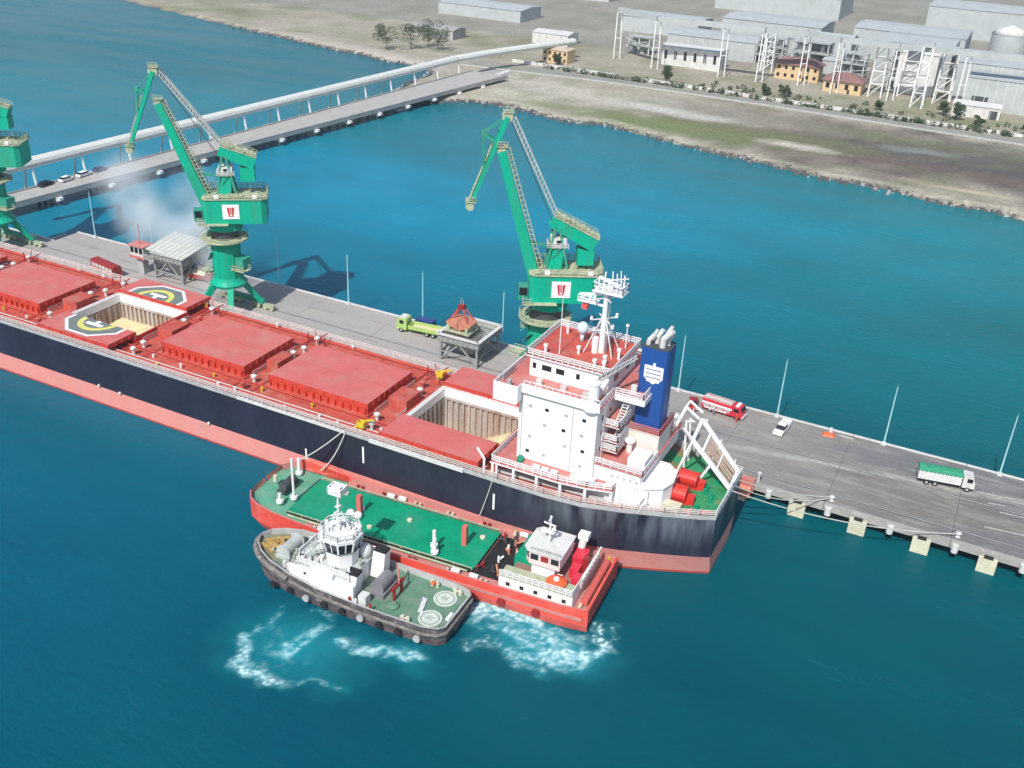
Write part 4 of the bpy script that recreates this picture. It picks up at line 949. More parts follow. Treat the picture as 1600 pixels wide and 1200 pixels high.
    for k, z in enumerate((23.2, 20.6, 18.9)):
        m = MB(); m.mi(0).box(-45.7, -43.0, 126.4, 132.5, z-.15, z); m.m[1] = 1; m.build('stair_landing', [WHITE, DECKSOFT], t)
        r = MB(); r.rail([(-45.6, 126.5, z), (-43.1, 126.5, z), (-43.1, 132.4, z)], 1.1, .9, .07, 3); r.build('railing', WHITE, t)
    for k, (z0, z1) in enumerate(((20.6, 23.2), (17.5, 20.6), (23.2, 25.8))):
        m = MB()
        for s in (-.45, .45):
            m.beam((-43.6+s, 127.2+(k % 2)*4, z0), (-43.6+s, 131.2-(k % 2)*4, z1), .14, .3)
        for j in range(9):
            f = j/9; y_ = 127.2+(k % 2)*4+(4-8*(k % 2))*f; m.cbox((-43.6, y_, z0+(z1-z0)*f+.1), (.9, .32, .06))
        m.build('stair', WHITE2, t)
    for k in range(3): MB().cbox((-44.2, 133.8+k*1.4, 18.3), (.8, .8, 1.7)).build('vent', CASING, t)
    for (x_, y_, z_) in ((-42.3, 130.2, 17.45), (-43.5, 140.4, 17.45), (-39, 141.4, 17.45)):
        MB().tube((x_, y_, z_), (x_, y_, z_+1.8), .45, 12).lathe((x_, y_, z_+1.8), [(.8, 0), (.85, .35), (.4, .7)], 12).build('vent', WHITE, t)
    for k, z in enumerate((17.6, 20.3, 23.0)):
        r = MB(); r.rail([(-58.7, 123.2, z), (-58.7, 124.1, z)], 1.0, .8, .05, 2)
    r = MB(); r.rail([(-58.0, 123.85, 28.0), (-45.5, 123.85, 28.0)], .45, .9, .05, 1); r.build('bulwark_rail', WHITE, t)
    r = MB(); r.rail([(-45.5, 124.0, 26.95), (-45.5, 129.4, 26.95)], 1.2, .9, .06, 3); r.build('railing', WHITE, t)
    for (x_, y_, h_) in ((-48.5, 125.6, 1.3), (-52.5, 126.4, 1.0), (-56.5, 126.2, 1.1), (-47.2, 127.4, 1.6), (-43.0, 131.5, 1.4), (-42.0, 134.4, 1.0)):
        MB().cbox((x_, y_, 26.95+h_/2), (.9, .6, h_)).build('deck_locker', WHITE2, t)
    for (x_, y0_, z_) in ((-45.3, 126.0, 12), (-45.3, 133.2, 17.5)):
        m = MB()
        for s_ in (-.25, .25): m.beam((x_, y0_+s_, z_), (x_, y0_+s_, 26.6), .07)
        for q in range(int((26.4-z_)/.5)): m.beam((x_, y0_-.25, z_+.3+q*.5), (x_, y0_+.25, z_+.3+q*.5), .06)
        m.build('wall_ladder', WHITE2, t)
    for (x_, z0_, z1_) in ((-58.2, 15, 26), (-49.7, 15, 26)):
        MB().tube((x_, 124.05, z0_), (x_, 124.05, z1_), .07, 6).build('drain_pipe', WHITE2, t)
    m = MB(); m.box(-41.0, -38.2, 126.0, 129.6, 17.46, 19.0); m.build('vent_house', WHITE, t)
    for k in range(5): MB().box(-43.0+k*1.0, -42.5+k*1.0, 124.5, 124.57, 15.4, 16.2).build('louvre', GREYW, t)
    for k in range(7):
        MB().beam((-43.0+k*1.05, 123.45+.14*k, DZ), (-43.0+k*1.05, 123.45+.14*k, 15.3), .14).build('house_stiffener', WHITE, t)
    # engine casing, funnel
    c = MB(); c.box(-43.6, -38.1, 131.2, 137.4, 17.46, 20.9).box(-43.8, -37.9, 131.0, 137.6, 20.92, 21.05); c.m[-5] = 1; c.build('engine_casing', [CASING, DECKSOFT], t)
    r = MB(); r.rail([(-43.7, 131.1, 21.05), (-38.0, 131.1, 21.05), (-38.0, 137.5, 21.05)], 1.1, .9, .06, 3); r.build('railing', DECKSOFT, t)
    f = MB(); F0 = [(-43.0, 133.0), (-42.7, 132.5), (-38.8, 132.5), (-38.5, 133.0), (-38.5, 135.6), (-38.8, 136.2), (-42.7, 136.2), (-43.0, 135.6)]
    f.prism(F0, 21.06, 34.6, F0); fo = f.build('funnel', FUNNEL, t)
    m = MB(); m.prism([(x*.985-.6, y) for x, y in F0], 34.61, 34.8); sub(m, 'funnel_rim', DKGREY, fo)
    # emblem: crown like shield made of white bars on the near side
    m = MB(); yy0, yy1 = 132.38, 132.47; cxm, zc = 0, 0
    m.box(cxm-.25, cxm+.25, yy0, yy1, zc+1.75, zc+2.35)
    for k, (z0, z1, hw) in enumerate(((1.0, 1.7, 1.75), (.15, .75, 1.75), (-.7, -.1, 1.75), (-1.35, -.95, 1.5))): m.box(cxm-hw, cxm+hw, yy0, yy1, zc+z0, zc+z1)
    for s in (-1, 1): m.box(cxm+s*1.75-.18, cxm+s*1.75+.18, yy0-.02, yy1, zc-.9, zc+1.7)
    m.add([(cxm-1.9, yy0-.01, zc-.9), (cxm+1.9, yy0-.01, zc-.9), (cxm, yy0-.01, zc-2.2), (cxm-1.4, yy0-.01, zc-.95), (cxm+1.4, yy0-.01, zc-.95), (cxm, yy0-.01, zc-1.75)], [(0, 2, 5, 3), (2, 1, 4, 5)])
    m.box(cxm-1.3, cxm+1.3, yy0, yy1, zc-1.75, zc-1.4)
    m.v = [(-40.55+x*.78, y, 30.5+z*.78) for x, y, z in m.v]
    sub(m, 'emblem', WHITE, fo)
    for (dx, dy, hh, rr, lx) in ((-1.9, .9, 2.0, .36, .8), (-.9, 2.0, 2.6, .36, .7), (.3, 1.0, 3.2, .48, 1.3), (.8, 2.2, 2.2, .32, .6), (-1.8, 2.8, 2.0, .28, .5), (0, 2.9, 3.0, .28, .9)):
        m = MB(); b0 = (-40.3+dx, 132.4+dy, 34.5); m.tube(b0, (b0[0]+.1, b0[1], 34.5+hh*.5), rr, 10).tube((b0[0]+.1, b0[1], 34.5+hh*.5), (b0[0]+lx, b0[1]+.2, 34.5+hh), rr, 10); m.build('exhaust_pipe', WHITE2, t)
    # white frames beside the funnel
    m = MB()
    for y_ in (139.8, 142): m.beam((-38.5, y_, 17.45), (-36.8, y_, 22.5), .35).beam((-36.8, y_, 22.5), (-34.5, y_, 21), .3).beam((-35.8, y_, DZ), (-36.4, y_, 20), .3)
    m.beam((-36.8, 139.8, 22.4), (-36.8, 142, 22.4), .3); m.build('davit_frame', WHITE, t)
    # free fall ramp over the stern
    m = MB()
    A = [Vector((-34.2, 141.2, 20.2)), Vector((-34.0, 136.1, 19.0)), Vector((-27.0, 136.0, 12.3)), Vector((-27.3, 141.0, 12.9))]
    m.beam(A[0], A[1], .5).beam(A[1], A[2], .55).beam(A[2], A[3], .45).beam(A[3], A[0], .55)
    for f_ in (.25,): m.beam(A[0].lerp(A[3], f_), A[1].lerp(A[2], f_), .35)
    for f_ in (.62,): m.beam(A[0].lerp(A[3], f_), A[1].lerp(A[2], f_), .2)
    for f_ in (.1, .5, .9): m.beam(A[0].lerp(A[3], f_)+Vector((0, 0, .1)), A[0].lerp(A[3], f_)+Vector((0, .3, 1.0)), .12)
    m.build('lifeboat_ramp', WHITE, t)
    m = MB()
    for s in (.2, .42, .6, .8):
        a0 = A[0].lerp(A[1], s).lerp(A[3].lerp(A[2], s), .27); b0 = A[3].lerp(A[2], s).lerp(A[0].lerp(A[1], s), .06); m.beam(a0+Vector((0, 0, -.25)), b0+Vector((0, 0, -.25)), .62, .12)
    m.build('ramp_slats', mat('slat_tan', (.50, .36, .27), .7, var=.15), t)
    m = MB()
    for i_, (p_, q_) in enumerate((((-34.0, 136.1, 19), (-36.2, 136.4, DZ)), ((-34.2, 141.2, 20.2), (-36.2, 141.5, DZ)), ((-30.6, 136.05, 15.7), (-32.5, 136.2, DZ)), ((-30.6, 141.1, 16.4), (-32.5, 141.3, DZ)), ((-27.1, 136, 12.4), (-27.2, 136, DZ)), ((-27.2, 141, 12.9), (-27.2, 141, DZ)))): m.beam(p_, q_, .36)
    m.beam((-36.6, 139.6, 18.5), (-34.0, 136.1, 19), .4).beam((-37, 142, 18.6), (-34.2, 141.2, 20.2), .35)
    m.build('ramp_leg', WHITE, t)
    # mooring winches
    for (x_, y_, rr) in ((-33.4, 135.0, 1.25), (-33.6, 130.2, 1.35)):
        m = MB(); m.tube((x_-1.3, y_, DZ+1.3), (x_+1.2, y_, DZ+1.3), rr, 16).tube((x_+1.25, y_, DZ+1.3), (x_+1.45, y_, DZ+1.3), rr+.15, 16).tube((x_-1.5, y_, DZ+1.3), (x_-1.32, y_, DZ+1.3), rr+.15, 16)
        m.cbox((x_+2.1, y_, DZ+.7), (1.1, 1.2, 1.4)).cbox((x_, y_, DZ+.15), (3.6, 2.0, .3)); m.build('mooring_winch', mat('winch_red', (.62, .035, .025), .45, var=.12), t, smooth=False)
    MB().cbox((-33.6, 127.0, DZ+.6), (3.0, 1.6, 1.2)).build('stern_locker', CREAM, t)
    for (x_, y_) in ((-30.2, 128.6), (-29, 132.8), (-29.4, 138.6), (-30.4, 134.6)):
        m = MB(); m.tube((x_, y_-.5, DZ), (x_, y_-.5, DZ+.8), .28, 10).tube((x_, y_+.5, DZ), (x_, y_+.5, DZ+.8), .28, 10).cbox((x_, y_, DZ+.08), (.9, 2, .16)); m.build('mooring_bitts', TANKGREEN, t)
    m = MB(); m.tube((-27.3, YC+1, DZ), (-26.6, YC+1, DZ+4.2), .08, 6); m.build('flagstaff', WHITE, t)
    # grey davit gantries near hatch 5 at the near side
    m = MB(); m.beam((-63.0, 121.3, DZ), (-63.0, 121.3, DZ+2.6), .3).beam((-63.0, 121.3, DZ+2.6), (-65.4, 123.3, DZ+2.9), .3).beam((-60.6, 121.0, DZ), (-60.6, 121.0, DZ+3.2), .3); m.build('stores_davit', WHITE, t)
    return t
SHIP = ship()
def cargo(x0, x1, y0, y1, zb, peaks, label):
    nx, ny = 30, 22; m = MB(); V = []
    for j in range(ny+1):
        for i in range(nx+1):
            x = x0+(x1-x0)*i/nx; y = y0+(y1-y0)*j/ny; z = zb+.25*math.sin(x*.9)*math.cos(y*.7)
            for (px, py, ph, pr) in peaks: z = max(z, zb+ph-math.hypot(x-px, y-py)*pr)
            V.append((x, y, z+random.uniform(-.08, .08)))
    m.add(V, [(j*(nx+1)+i, j*(nx+1)+i+1, (j+1)*(nx+1)+i+1, (j+1)*(nx+1)+i) for j in range(ny) for i in range(nx)])
    tag(m.build('grain_cargo', GRAIN, None), label, 'cargo')
cargo(-161.75, -143.65, 127.55, 141.05, 7.2, [(-150, 136, 1.6, .3)], 'pale yellow grain lying high in the open hold under the helipad halves')
cargo(-81.95, -64.05, 127.55, 141.05, 3.0, [(-66, 139, 6.2, .62), (-70, 129, 4.5, .6)], 'pale yellow grain heaped low in the open hold next to the white superstructure')

# ================================================================== LEVEL LUFFING CRANES
def crane(x, y, a_deg, label, head, foot, nose, tail, back, lev_e, gz=0.0):
    """local +x = boom direction, +y = side facing the ship"""
    rz = math.pi+R(a_deg)
    t = thing('harbour_crane', label, 'crane', (x, y, PZ), rz, 'green level luffing cranes on the pier')
    B = lambda z: z-PZ
    def part(mb, name, mt, par=t, sm=False): 
        o = mb.build(name, mt, None, smooth=sm); o.parent = par; return o
    # portal, aligned with the pier (turned back)
    def P(px, py, pz):
        c, s = math.cos(-rz), math.sin(-rz); return (px*c-py*s, px*s+py*c, pz)
    for sx in (-1, 1):
        for sy in (-1, 1):
            m = MB(); m.beam(P(sx*1.8, sy*1.6, 8.0), P(sx*4.6, sy*5.2, 1.6), 1.5, 1.5, 1.0, 1.0); part(m, 'portal_leg', GREEN)
            m = MB()
            for k in (-1.9, 1.9):
                m.beam(P(sx*4.6+k-1.5, sy*5.25, .95), P(sx*4.6+k+1.5, sy*5.25, .95), .9, .8)
                for q in (-.9, .9): m.tube(P(sx*4.6+k+q, sy*5.25-.55, .42), P(sx*4.6+k+q, sy*5.25+.55, .42), .4, 12)
            part(m, 'bogie', BEIGE)
    for sy in (-1, 1):
        m = MB(); m.beam(P(-5.2, sy*5.2, 1.9), P(5.2, sy*5.2, 1.9), .9, 1.1); part(m, 'sill_beam', GREEND)
    m = MB(); m.lathe((0, 0, 7.0), [(3.9, 0), (4.1, .6), (3.4, 1.4), (3.15, 2.0)], 20); part(m, 'portal_ring', GREEN)
    m = MB(); m.lathe((0, 0, 9.0), [(3.1, 0), (3.0, B(22)-9.0-1)], 24)
    for k in range(6):
        c = 2*math.pi*k/6; m.beam((3.05*math.cos(c), 3.05*math.sin(c), 9.1), (3.0*math.cos(c), 3.0*math.sin(c), B(21)), .3)
    part(m, 'column', GREEN)
    # stair platforms and equipment boxes on the column
    m = MB(); m.cbox(P(3.6, .5, 12.8), (3.4, 2.6, 2.2), -rz); part(m, 'electrical_house', GREEND)
    for (px, py, pz, w_) in ((-4.2, -1.8, 9.8, 3.2), (4.2, -.5, 11.3, 3.6), (-3.9, 1, 14.5, 2.2)):
        m = MB(); c = P(px, py, pz); m.cbox(c, (w_, 2.6, .15), -rz)
        for s in (-1, 1):
            a_ = P(px-w_/2, py+s*1.2, pz); b_ = P(px+w_/2, py+s*1.2, pz); m.rail([a_, b_], 1.0, .8, .05, 2)
        part(m, 'landing', BEIGE)
    m = MB()
    for k in range(4):
        c0 = P(-3.6, -3+1.4*(k % 2), 9.8+2.6*k); c1 = P(-1.2, -3.2+1.4*((k+1) % 2), 12.4+2.6*k); m.beam(c0, c1, .7, .15)
    part(m, 'stair', GREEND)
    # slewing ring platform
    z = B(21.2)
    m = MB(); m.lathe((0, 0, z), [(4.2, 0), (5.1, .25), (5.1, .55)], 28)
    for k in range(20):
        c, c2 = 2*math.pi*k/20, 2*math.pi*(k+1)/20; p0 = (5.0*math.cos(c), 5.0*math.sin(c), z+.55); p1 = (5.0*math.cos(c2), 5.0*math.sin(c2), z+.55)
        m.beam(p0, (p0[0], p0[1], z+1.5), .08).beam((p0[0], p0[1], z+1.5), (p1[0], p1[1], z+1.5), .08)
    part(m, 'ring_platform', BEIGE)
    m = MB(); m.lathe((0, 0, z+.56), [(3.0, 0), (3.0, 2.0)], 24); part(m, 'slewing_ring', DKGREY)
    # machine house
    z0, z1 = B(25.9), B(31.2)
    m = MB(); pr = [(3.6, -3.3), (3.6, 3.3), (2.8, 4), (-8.6, 4), (-9.6, 3.2), (-9.6, -3.2), (-8.6, -4), (2.8, -4)]
    m.prism(pr, z0, z1); m.prism([(-.5+3.6*math.cos(q), 3.6*math.sin(q)) for q in [2*math.pi*k/14 for k in range(14)]], B(23.8), z0-.01); house_ = part(m, 'machine_house', GREEN)
    m = MB(); m.prism([(x_*1.04, y_*1.06) for x_, y_ in pr], z1+.01, z1+.22)
    rp = [(x_*1.02, y_*1.03, z1+.22) for x_, y_ in pr]; m.rail(rp[2:]+rp[:1], 1.15, 1.1, .055, 3)
    for k in range(26): m.cbox((random.uniform(-8, 2), random.uniform(-3, 3.4), z1+.35), (random.uniform(.3, 1.2), random.uniform(.3, .9), random.uniform(.2, .5)), random.uniform(0, 1))
    part(m, 'roof_walkway', BEIGE)
    m = MB(); m.prism([(4.8, 3.6), (4.8, 5.2), (-1.5, 5.2), (-1.5, 4.01), (3.2, 4.01)], z0-.05, z0+.1)
    m.rail([(4.7, 3.7, z0+.1), (4.7, 5.1, z0+.1), (3.2, 5.1, z0+.1)], 1.1, .8, .05, 2); part(m, 'side_balcony', BEIGE)
    # logo board: white with a red shield cut by two slits
    m = MB(); lx, lz = -2.2, (z0+z1)/2+.1; m.box(lx-1.75, lx+1.75, 4.01, 4.1, lz-1.6, lz+1.55); lg = part(m, 'logo_board', WHITE, house_)
    m = MB(); yy = 4.13
    def qd(*p): m.add([(q[0], yy, q[1]) for q in p], [tuple(range(len(p)))[::-1]])
    qd((lx-.78, lz+.95), (lx-.30, lz+.95), (lx-.22, lz-.85), (lx-.52, lz-.85)); qd((lx+.78, lz+.95), (lx+.52, lz-.85), (lx+.22, lz-.85), (lx+.30, lz+.95))
    qd((lx-.20, lz+.95), (lx-.03, lz+.95), (lx-.03, lz-.6), (lx-.14, lz-.6)); qd((lx+.03, lz+.95), (lx+.20, lz+.95), (lx+.14, lz-.6), (lx+.03, lz-.6)); qd((lx-.55, lz-.9), (lx+.55, lz-.9), (lx+.48, lz-1.08), (lx-.48, lz-1.08))
    part(m, 'logo_mark', mat('logo_red', (.50, .03, .04), .5, var=.05), house_)
    for lx2 in (-7.4, 0.5):
        m = MB(); m.cbox((lx2, 4.15, z1+.75), (.9, .35, .8)); m.cbox((lx2, 4.35, z1+.75), (.4, .06, .35)); part(m, 'floodlight', WHITE)
    # operator cab
    m = MB(); m.prism([(3.7, 1.2), (5.6, 1.4), (5.6, 3.2), (3.7, 3.4)], z0+.3, z0+3.0); part(m, 'operator_cab', GREEND)
    m = MB(); m.box(5.61, 5.66, 1.5, 3.1, z0+1.0, z0+2.8).add([(3.9, 3.44, z0+1.2), (5.4, 3.27, z0+1.2), (5.4, 3.27, z0+2.7), (3.9, 3.44, z0+2.7)], [(0, 1, 2, 3)]); part(m, 'cab_window', GLASS)
    # A-frame tower with its cabin
    m = MB(); m.beam((-1.0, 0, z1+.2), (-1.6, 0, B(35.4)), 2.9, 2.6, 2.3, 2.0); part(m, 'tower', GREEN)
    m = MB(); m.cbox((-1.5, .2, B(36.6)), (2.9, 2.6, 1.9)); m.rail([(-3.3, 1.6, B(35.6)), (.4, 1.6, B(35.6)), (.4, -1.4, B(35.6))], 1.0, .7, .05, 3); part(m, 'tower_cabin', WHITE2)
    m = MB(); m.cbox((-1.5, 1.53, B(36.8)), (.8, .06, .8)); part(m, 'cabin_window', GLASS)
    lp = (lev_e[2], 0, B(lev_e[3])); le = (lev_e[0], 0, B(lev_e[1]))
    m = MB()
    for s in (-1.3, 1.3):
        m.beam((.6, s, z1+.2), (lp[0], s, lp[2]-.3), .42).beam((-3.4, s, z1+.2), (lp[0]-.8, s, lp[2]-.6), .42).beam((-.5, s, z1+2.5), (-2.6, s, z1+5.5), .25)
    part(m, 'a_frame', GREEND)
    # counterweight lever
    L0 = Vector(lp)+Vector((.6, 0, .5)); L1 = Vector(le)
    m = MB()
    m.beam(L0, L1, 2.6, 1.9, 3.0, 2.4); part(m, 'balance_lever', GREEN)
    m = MB(); d_ = (L1-L0).normalized(); up_ = Vector((d_.z, 0, -d_.x)); up_ = up_ if up_.z > 0 else -up_
    m.beam(L0+up_*1.15, L1+up_*1.4, 2.5, .2, 2.9, .2)
    for k in range(9):
        c = L0.lerp(L1, (k+.5)/9)+up_*1.6; m.cbox((c.x, random.uniform(-.8, .8), c.z), (random.uniform(.5, 1.1), random.uniform(.5, 1.6), random.uniform(.4, .9)))
    for s in (-1.35, 1.35): m.rail([L0+up_*1.3+Vector((0, s, 0)), L1+up_*1.5+Vector((0, s, 0))], .9, .9, .05, 2)
    part(m, 'lever_walkway', BEIGE)
    m = MB(); m.cbox((L1.x+1.6, 0, L1.z-2.3), (3.0, 3.2, 2.8)); part(m, 'counterweight', GREEN)
    # boom: box girder with a ladder walkway on its back
    f0 = Vector((foot[0], 0, B(foot[1]))); h0 = Vector((head[0], 0, B(head[1]))); d_ = (h0-f0).normalized(); bk = Vector((-d_.z, 0, d_.x))
    m = MB(); m.beam(f0, h0, 2.9, 2.2, 1.8, 1.5); part(m, 'boom', GREEN)
    m = MB()
    for s in (-1, 1):
        m.beam(f0+bk*1.35+Vector((0, s*1.1, 0)), h0+bk*1.0+Vector((0, s*.6, 0)), .16); m.beam(f0+bk*2.1+Vector((0, s*1.1, 0)), h0+bk*1.6+Vector((0, s*.6, 0)), .12)
    n = 26
    for k in range(n+1):
        c = (f0+bk*1.35).lerp(h0+bk*1.0, k/n); w_ = 1.1-.5*k/n; m.beam(c+Vector((0, -w_, 0)), c+Vector((0, w_, 0)), .26, .12); m.beam(c+Vector((0, w_, 0)), c+Vector((0, w_, 0))+bk*.7, .1).beam(c+Vector((0, -w_, 0)), c+Vector((0, -w_, 0))+bk*.7, .1)
    part(m, 'boom_walkway', BEIGE)
    # fly jib
    ns = Vector((nose[0], 0, B(nose[1]))); tl = Vector((tail[0], 0, B(tail[1]))); bt = Vector((back[0], 0, B(back[1])))
    m = MB()
    for s in (-1, 1):
        m.beam(tl+Vector((0, s*.8, 0)), ns+Vector((0, s*.5, 0)), .6, .85, .45, .6)
    n = 12
    for k in range(n):
        a_ = tl.lerp(ns, k/n); b_ = tl.lerp(ns, (k+1)/n); wa = .8-.35*k/n
        m.beam(a_+Vector((0, -wa, 0)), a_+Vector((0, wa, 0)), .18).beam(a_+Vector((0, (-1)**k*wa, 0)), b_+Vector((0, -(-1)**k*wa, 0)), .12)
    part(m, 'fly_jib', GREEN)
    hp = tl.lerp(ns, .28); md = tl.lerp(ns, .62)
    m = MB()
    for s in (-.7, .7): m.beam(hp+Vector((0, s, 0)), bt+Vector((0, s*.8, 0)), .42).beam(bt+Vector((0, s*.8, 0)), md+Vector((0, s*.7, 0)), .4).beam(tl+Vector((0, s, 0)), bt+Vector((0, s*.8, 0)), .2)
    m.beam(bt+Vector((0, -.7, 0)), bt+Vector((0, .7, 0)), .5); part(m, 'jib_stay', GREEND)
    m = MB(); off = Vector((-.8, 0, .35)) 
    for k in range(14):
        a_ = tl.lerp(ns, .3+.66*k/14)+Vector((.55, 0, .25)); m.beam(a_+Vector((0, -.5, 0)), a_+Vector((0, .5, 0)), .3, .14)
    m.beam(tl.lerp(ns, .3)+Vector((.55, .5, .25)), tl.lerp(ns, .96)+Vector((.55, .5, .25)), .14).beam(tl.lerp(ns, .3)+Vector((.55, -.5, .25)), tl.lerp(ns, .96)+Vector((.55, -.5, .25)), .14)
    part(m, 'jib_walkway', BEIGE)
    for nm, c, r_ in (('head_sheave', tl, .95), ('nose_sheave', ns, .75), ('boom_sheave', h0, .8)):
        m = MB(); m.tube((c.x, -.9, c.z), (c.x, .9, c.z), r_, 14).cbox((c.x-.2, 0, c.z+.8), (1.8, 2.2, .16)); m.rail([(c.x-1, 1.05, c.z+.85), (c.x+.8, 1.05, c.z+.85)], .9, .6, .05, 2)
        part(m, nm, BEIGE)
    # tie back, a laddered box lattice from jib tail to lever
    m = MB(); p0 = tl+Vector((-1.0, 0, 0)); p1 = Vector(lp)+Vector((-.4, 0, 1.2)); d_ = (p1-p0).normalized(); nn = Vector((-d_.z, 0, d_.x))
    for s in (-1, 1):
        for g_ in (-.35, .35): m.beam(p0+Vector((0, s*.6, 0))+nn*g_, p1+Vector((0, s*.75, 0))+nn*g_, .22)
    n = 22
    for k in range(n+1):
        c = p0.lerp(p1, k/n); m.beam(c+Vector((0, -.7, 0))+nn*.35, c+Vector((0, .7, 0))+nn*.35, .3, .16)
        if k < n:
            c2 = p0.lerp(p1, (k+1)/n); m.beam(c+Vector((0, .7, 0))-nn*.35, c2+Vector((0, .7, 0))+nn*.35, .12)
    part(m, 'tie_back', LATT)
    # rack between tower and boom, hoist ropes
    m = MB(); m.beam((-.6, 0, B(35.2)), f0.lerp(h0, .32), .5, .5); part(m, 'luffing_rack', GREEND)
    m = MB()
    for s in (-.35, .35): m.tube((-1.5, s, B(37.6)), (tl.x, s, tl.z+.7), .05, 5).tube((tl.x, s, tl.z+.7), (ns.x, s, ns.z+.6), .05, 5)
    part(m, 'hoist_rope', DKGREY)
    return t
crane(-72, 161.5, 30, 'green portal crane standing behind the white bridge of the ship', (9.5, 53.0), (2.6, 29.5), (14.8, 42.9), (8.7, 59.0), (12.9, 56.0), (-8.2, 36.2, -.7, 40.0))
crane(-150, 161.5, 36, 'middle green portal crane beside the helipad hatch, nearly wrapped in dust', (10.8, 50.6), (3.0, 29.2), (17.5, 41.0), (11.0, 57.0), (14.6, 53.5), (-7.6, 38.2, -1.0, 40.4))
crane(-224.5, 161.5, 30, 'green portal crane cut by the left edge of the picture', (10.2, 51.0), (3.0, 29.2), (16.2, 41.6), (9.8, 57.5), (13.6, 54.5), (-7.6, 38.2, -1.0, 40.4))

# ================================================================== HOPPERS
def hopper(x, y, label, w_=9.6, d_=10.4, zt=6.0, canopy=False):
    t = thing('loading_hopper', label, 'hopper', (x, y, PZ), 0, 'grey loading hoppers on the pier')
    def part(mb, name, mt): o = mb.build(name, mt, None); o.parent = t; return o
    hx, hy = w_/2, d_/2
    for sx in (-1, 1):
        for sy in (-1, 1):
            m = MB(); m.beam((sx*(hx-.5), sy*(hy-.5), 0), (sx*(hx-.5), sy*(hy-.5), zt-1.5), .45); part(m, 'leg', HOPGREY)
    m = MB()
    for sy in (-1, 1):
        yy = sy*(hy-.5); m.beam((-hx+.5, yy, .3), (0, yy, zt-1.6), .28).beam((hx-.5, yy, .3), (0, yy, zt-1.6), .28).beam((-hx+.5, yy, 2.0), (hx-.5, yy, 2.0), .22)
    for sx in (-1, 1):
        xx = sx*(hx-.5); m.beam((xx, -hy+.5, .3), (xx, 0, zt-1.6), .28).beam((xx, hy-.5, .3), (xx, 0, zt-1.6), .28).beam((xx, -hy+.5, 2.0), (xx, hy-.5, 2.0), .22)
    part(m, 'bracing', HOPGREY)
    # funnel shaped bin with thick walls
    def R4(a, b): return [(-a, -b), (a, -b), (a, b), (-a, b)]
    m = MB(); o4, b4 = R4(hx, hy), R4(1.2, 1.2)
    m.add([(*p, zt) for p in o4]+[(*p, zt-1.5) for p in o4]+[(*p, .9) for p in b4]+[(*p, zt-.02) for p in R4(hx-.25, hy-.25)]+[(*p, zt-1.6) for p in R4(hx-.9, hy-.9)]+[(*p, 1.2) for p in R4(1, 1)],
          [(i, (i+1) % 4, 4+(i+1) % 4, 4+i)[::-1] for i in range(4)]+[(4+i, 4+(i+1) % 4, 8+(i+1) % 4, 8+i)[::-1] for i in range(4)]+[(12+i, 12+(i+1) % 4, 16+(i+1) % 4, 16+i) for i in range(4)]+[(16+i, 16+(i+1) % 4, 20+(i+1) % 4, 20+i) for i in range(4)]+[(i, (i+1) % 4, 12+(i+1) % 4, 12+i) for i in range(4)]+[(20, 21, 22, 23)])
    part(m, 'bin', HOPGREY)
    m = MB()
    for (a, b_) in (((-hx, -hy), (hx, -hy)), ((hx, -hy), (hx, hy)), ((hx, hy), (-hx, hy)), ((-hx, hy), (-hx, -hy))): m.beam((*a, zt+.1), (*b_, zt+.1), .8, .2)
    part(m, 'rim', WHITE2)
    m = MB(); n = 8
    for k in range(n+1):
        xx = -hx+2*hx*k/n; m.box(xx-.07, xx+.07, -hy-.14, -hy-.003, zt-1.5, zt-.05)
        yy = -hy+2*hy*k/n; m.box(hx+.003, hx+.14, yy-.07, yy+.07, zt-1.5, zt-.05)
    part(m, 'wall_rib', HOPGREY)
    # grating over the bin
    m = MB()
    for k in range(1, 12): m.beam((-hx+.3, -hy+2*hy*k/12, zt-.8), (hx-.3, -hy+2*hy*k/12, zt-.8), .1)
    for k in range(1, 8): m.beam((-hx+2*hx*k/8, -hy+.3, zt-.85), (-hx+2*hx*k/8, hy-.3, zt-.85), .14)
    part(m, 'grating', mat('grate_grey', (.34, .34, .31), .8, var=.2))
    if canopy:
        m = MB(); m.add([(-hx-1, -hy-.5, zt+.8), (hx+1, -hy-.5, zt+.3), (hx+1, hy+.5, zt+1.8), (-hx-1, hy+.5, zt+2.3), (-hx-1, -hy-.5, zt+.6), (hx+1, -hy-.5, zt+.1), (hx+1, hy+.5, zt+1.6), (-hx-1, hy+.5, zt+2.1)],
                           [(0, 1, 2, 3), (7, 6, 5, 4), (0, 4, 5, 1), (1, 5, 6, 2), (2, 6, 7, 3), (3, 7, 4, 0)])
        for k in range(9):
            f = k/8; a_ = Vector((-hx-1, -hy-.5, zt+.8)).lerp(Vector((hx+1, -hy-.5, zt+.3)), f); b_ = Vector((-hx-1, hy+.5, zt+2.3)).lerp(Vector((hx+1, hy+.5, zt+1.8)), f); m.beam(a_+Vector((0, 0, .06)), b_+Vector((0, 0, .06)), .12, .1)
        part(m, 'canopy', mat('canopy_grey', (.52, .54, .50), .7, var=.1, dirt=(.38, .37, .3), dirt_amt=.5))
        m = MB()
        for sx in (-1, 1):
            for sy in (-1, 1): m.beam((sx*(hx-.3), sy*(hy-.3), zt), (sx*(hx-.3), sy*(hy-.3), zt+.55+(.8*(sy > 0))), .25)
        part(m, 'canopy_post', HOPGREY)
    return t
hopper(-93.2, 170.8, 'open grey hopper on braced legs beside the white superstructure')
hopper(-174.2, 171.5, 'grey hopper under a pale sloping canopy behind the helipad', 9.5, 9, 6.6, True)
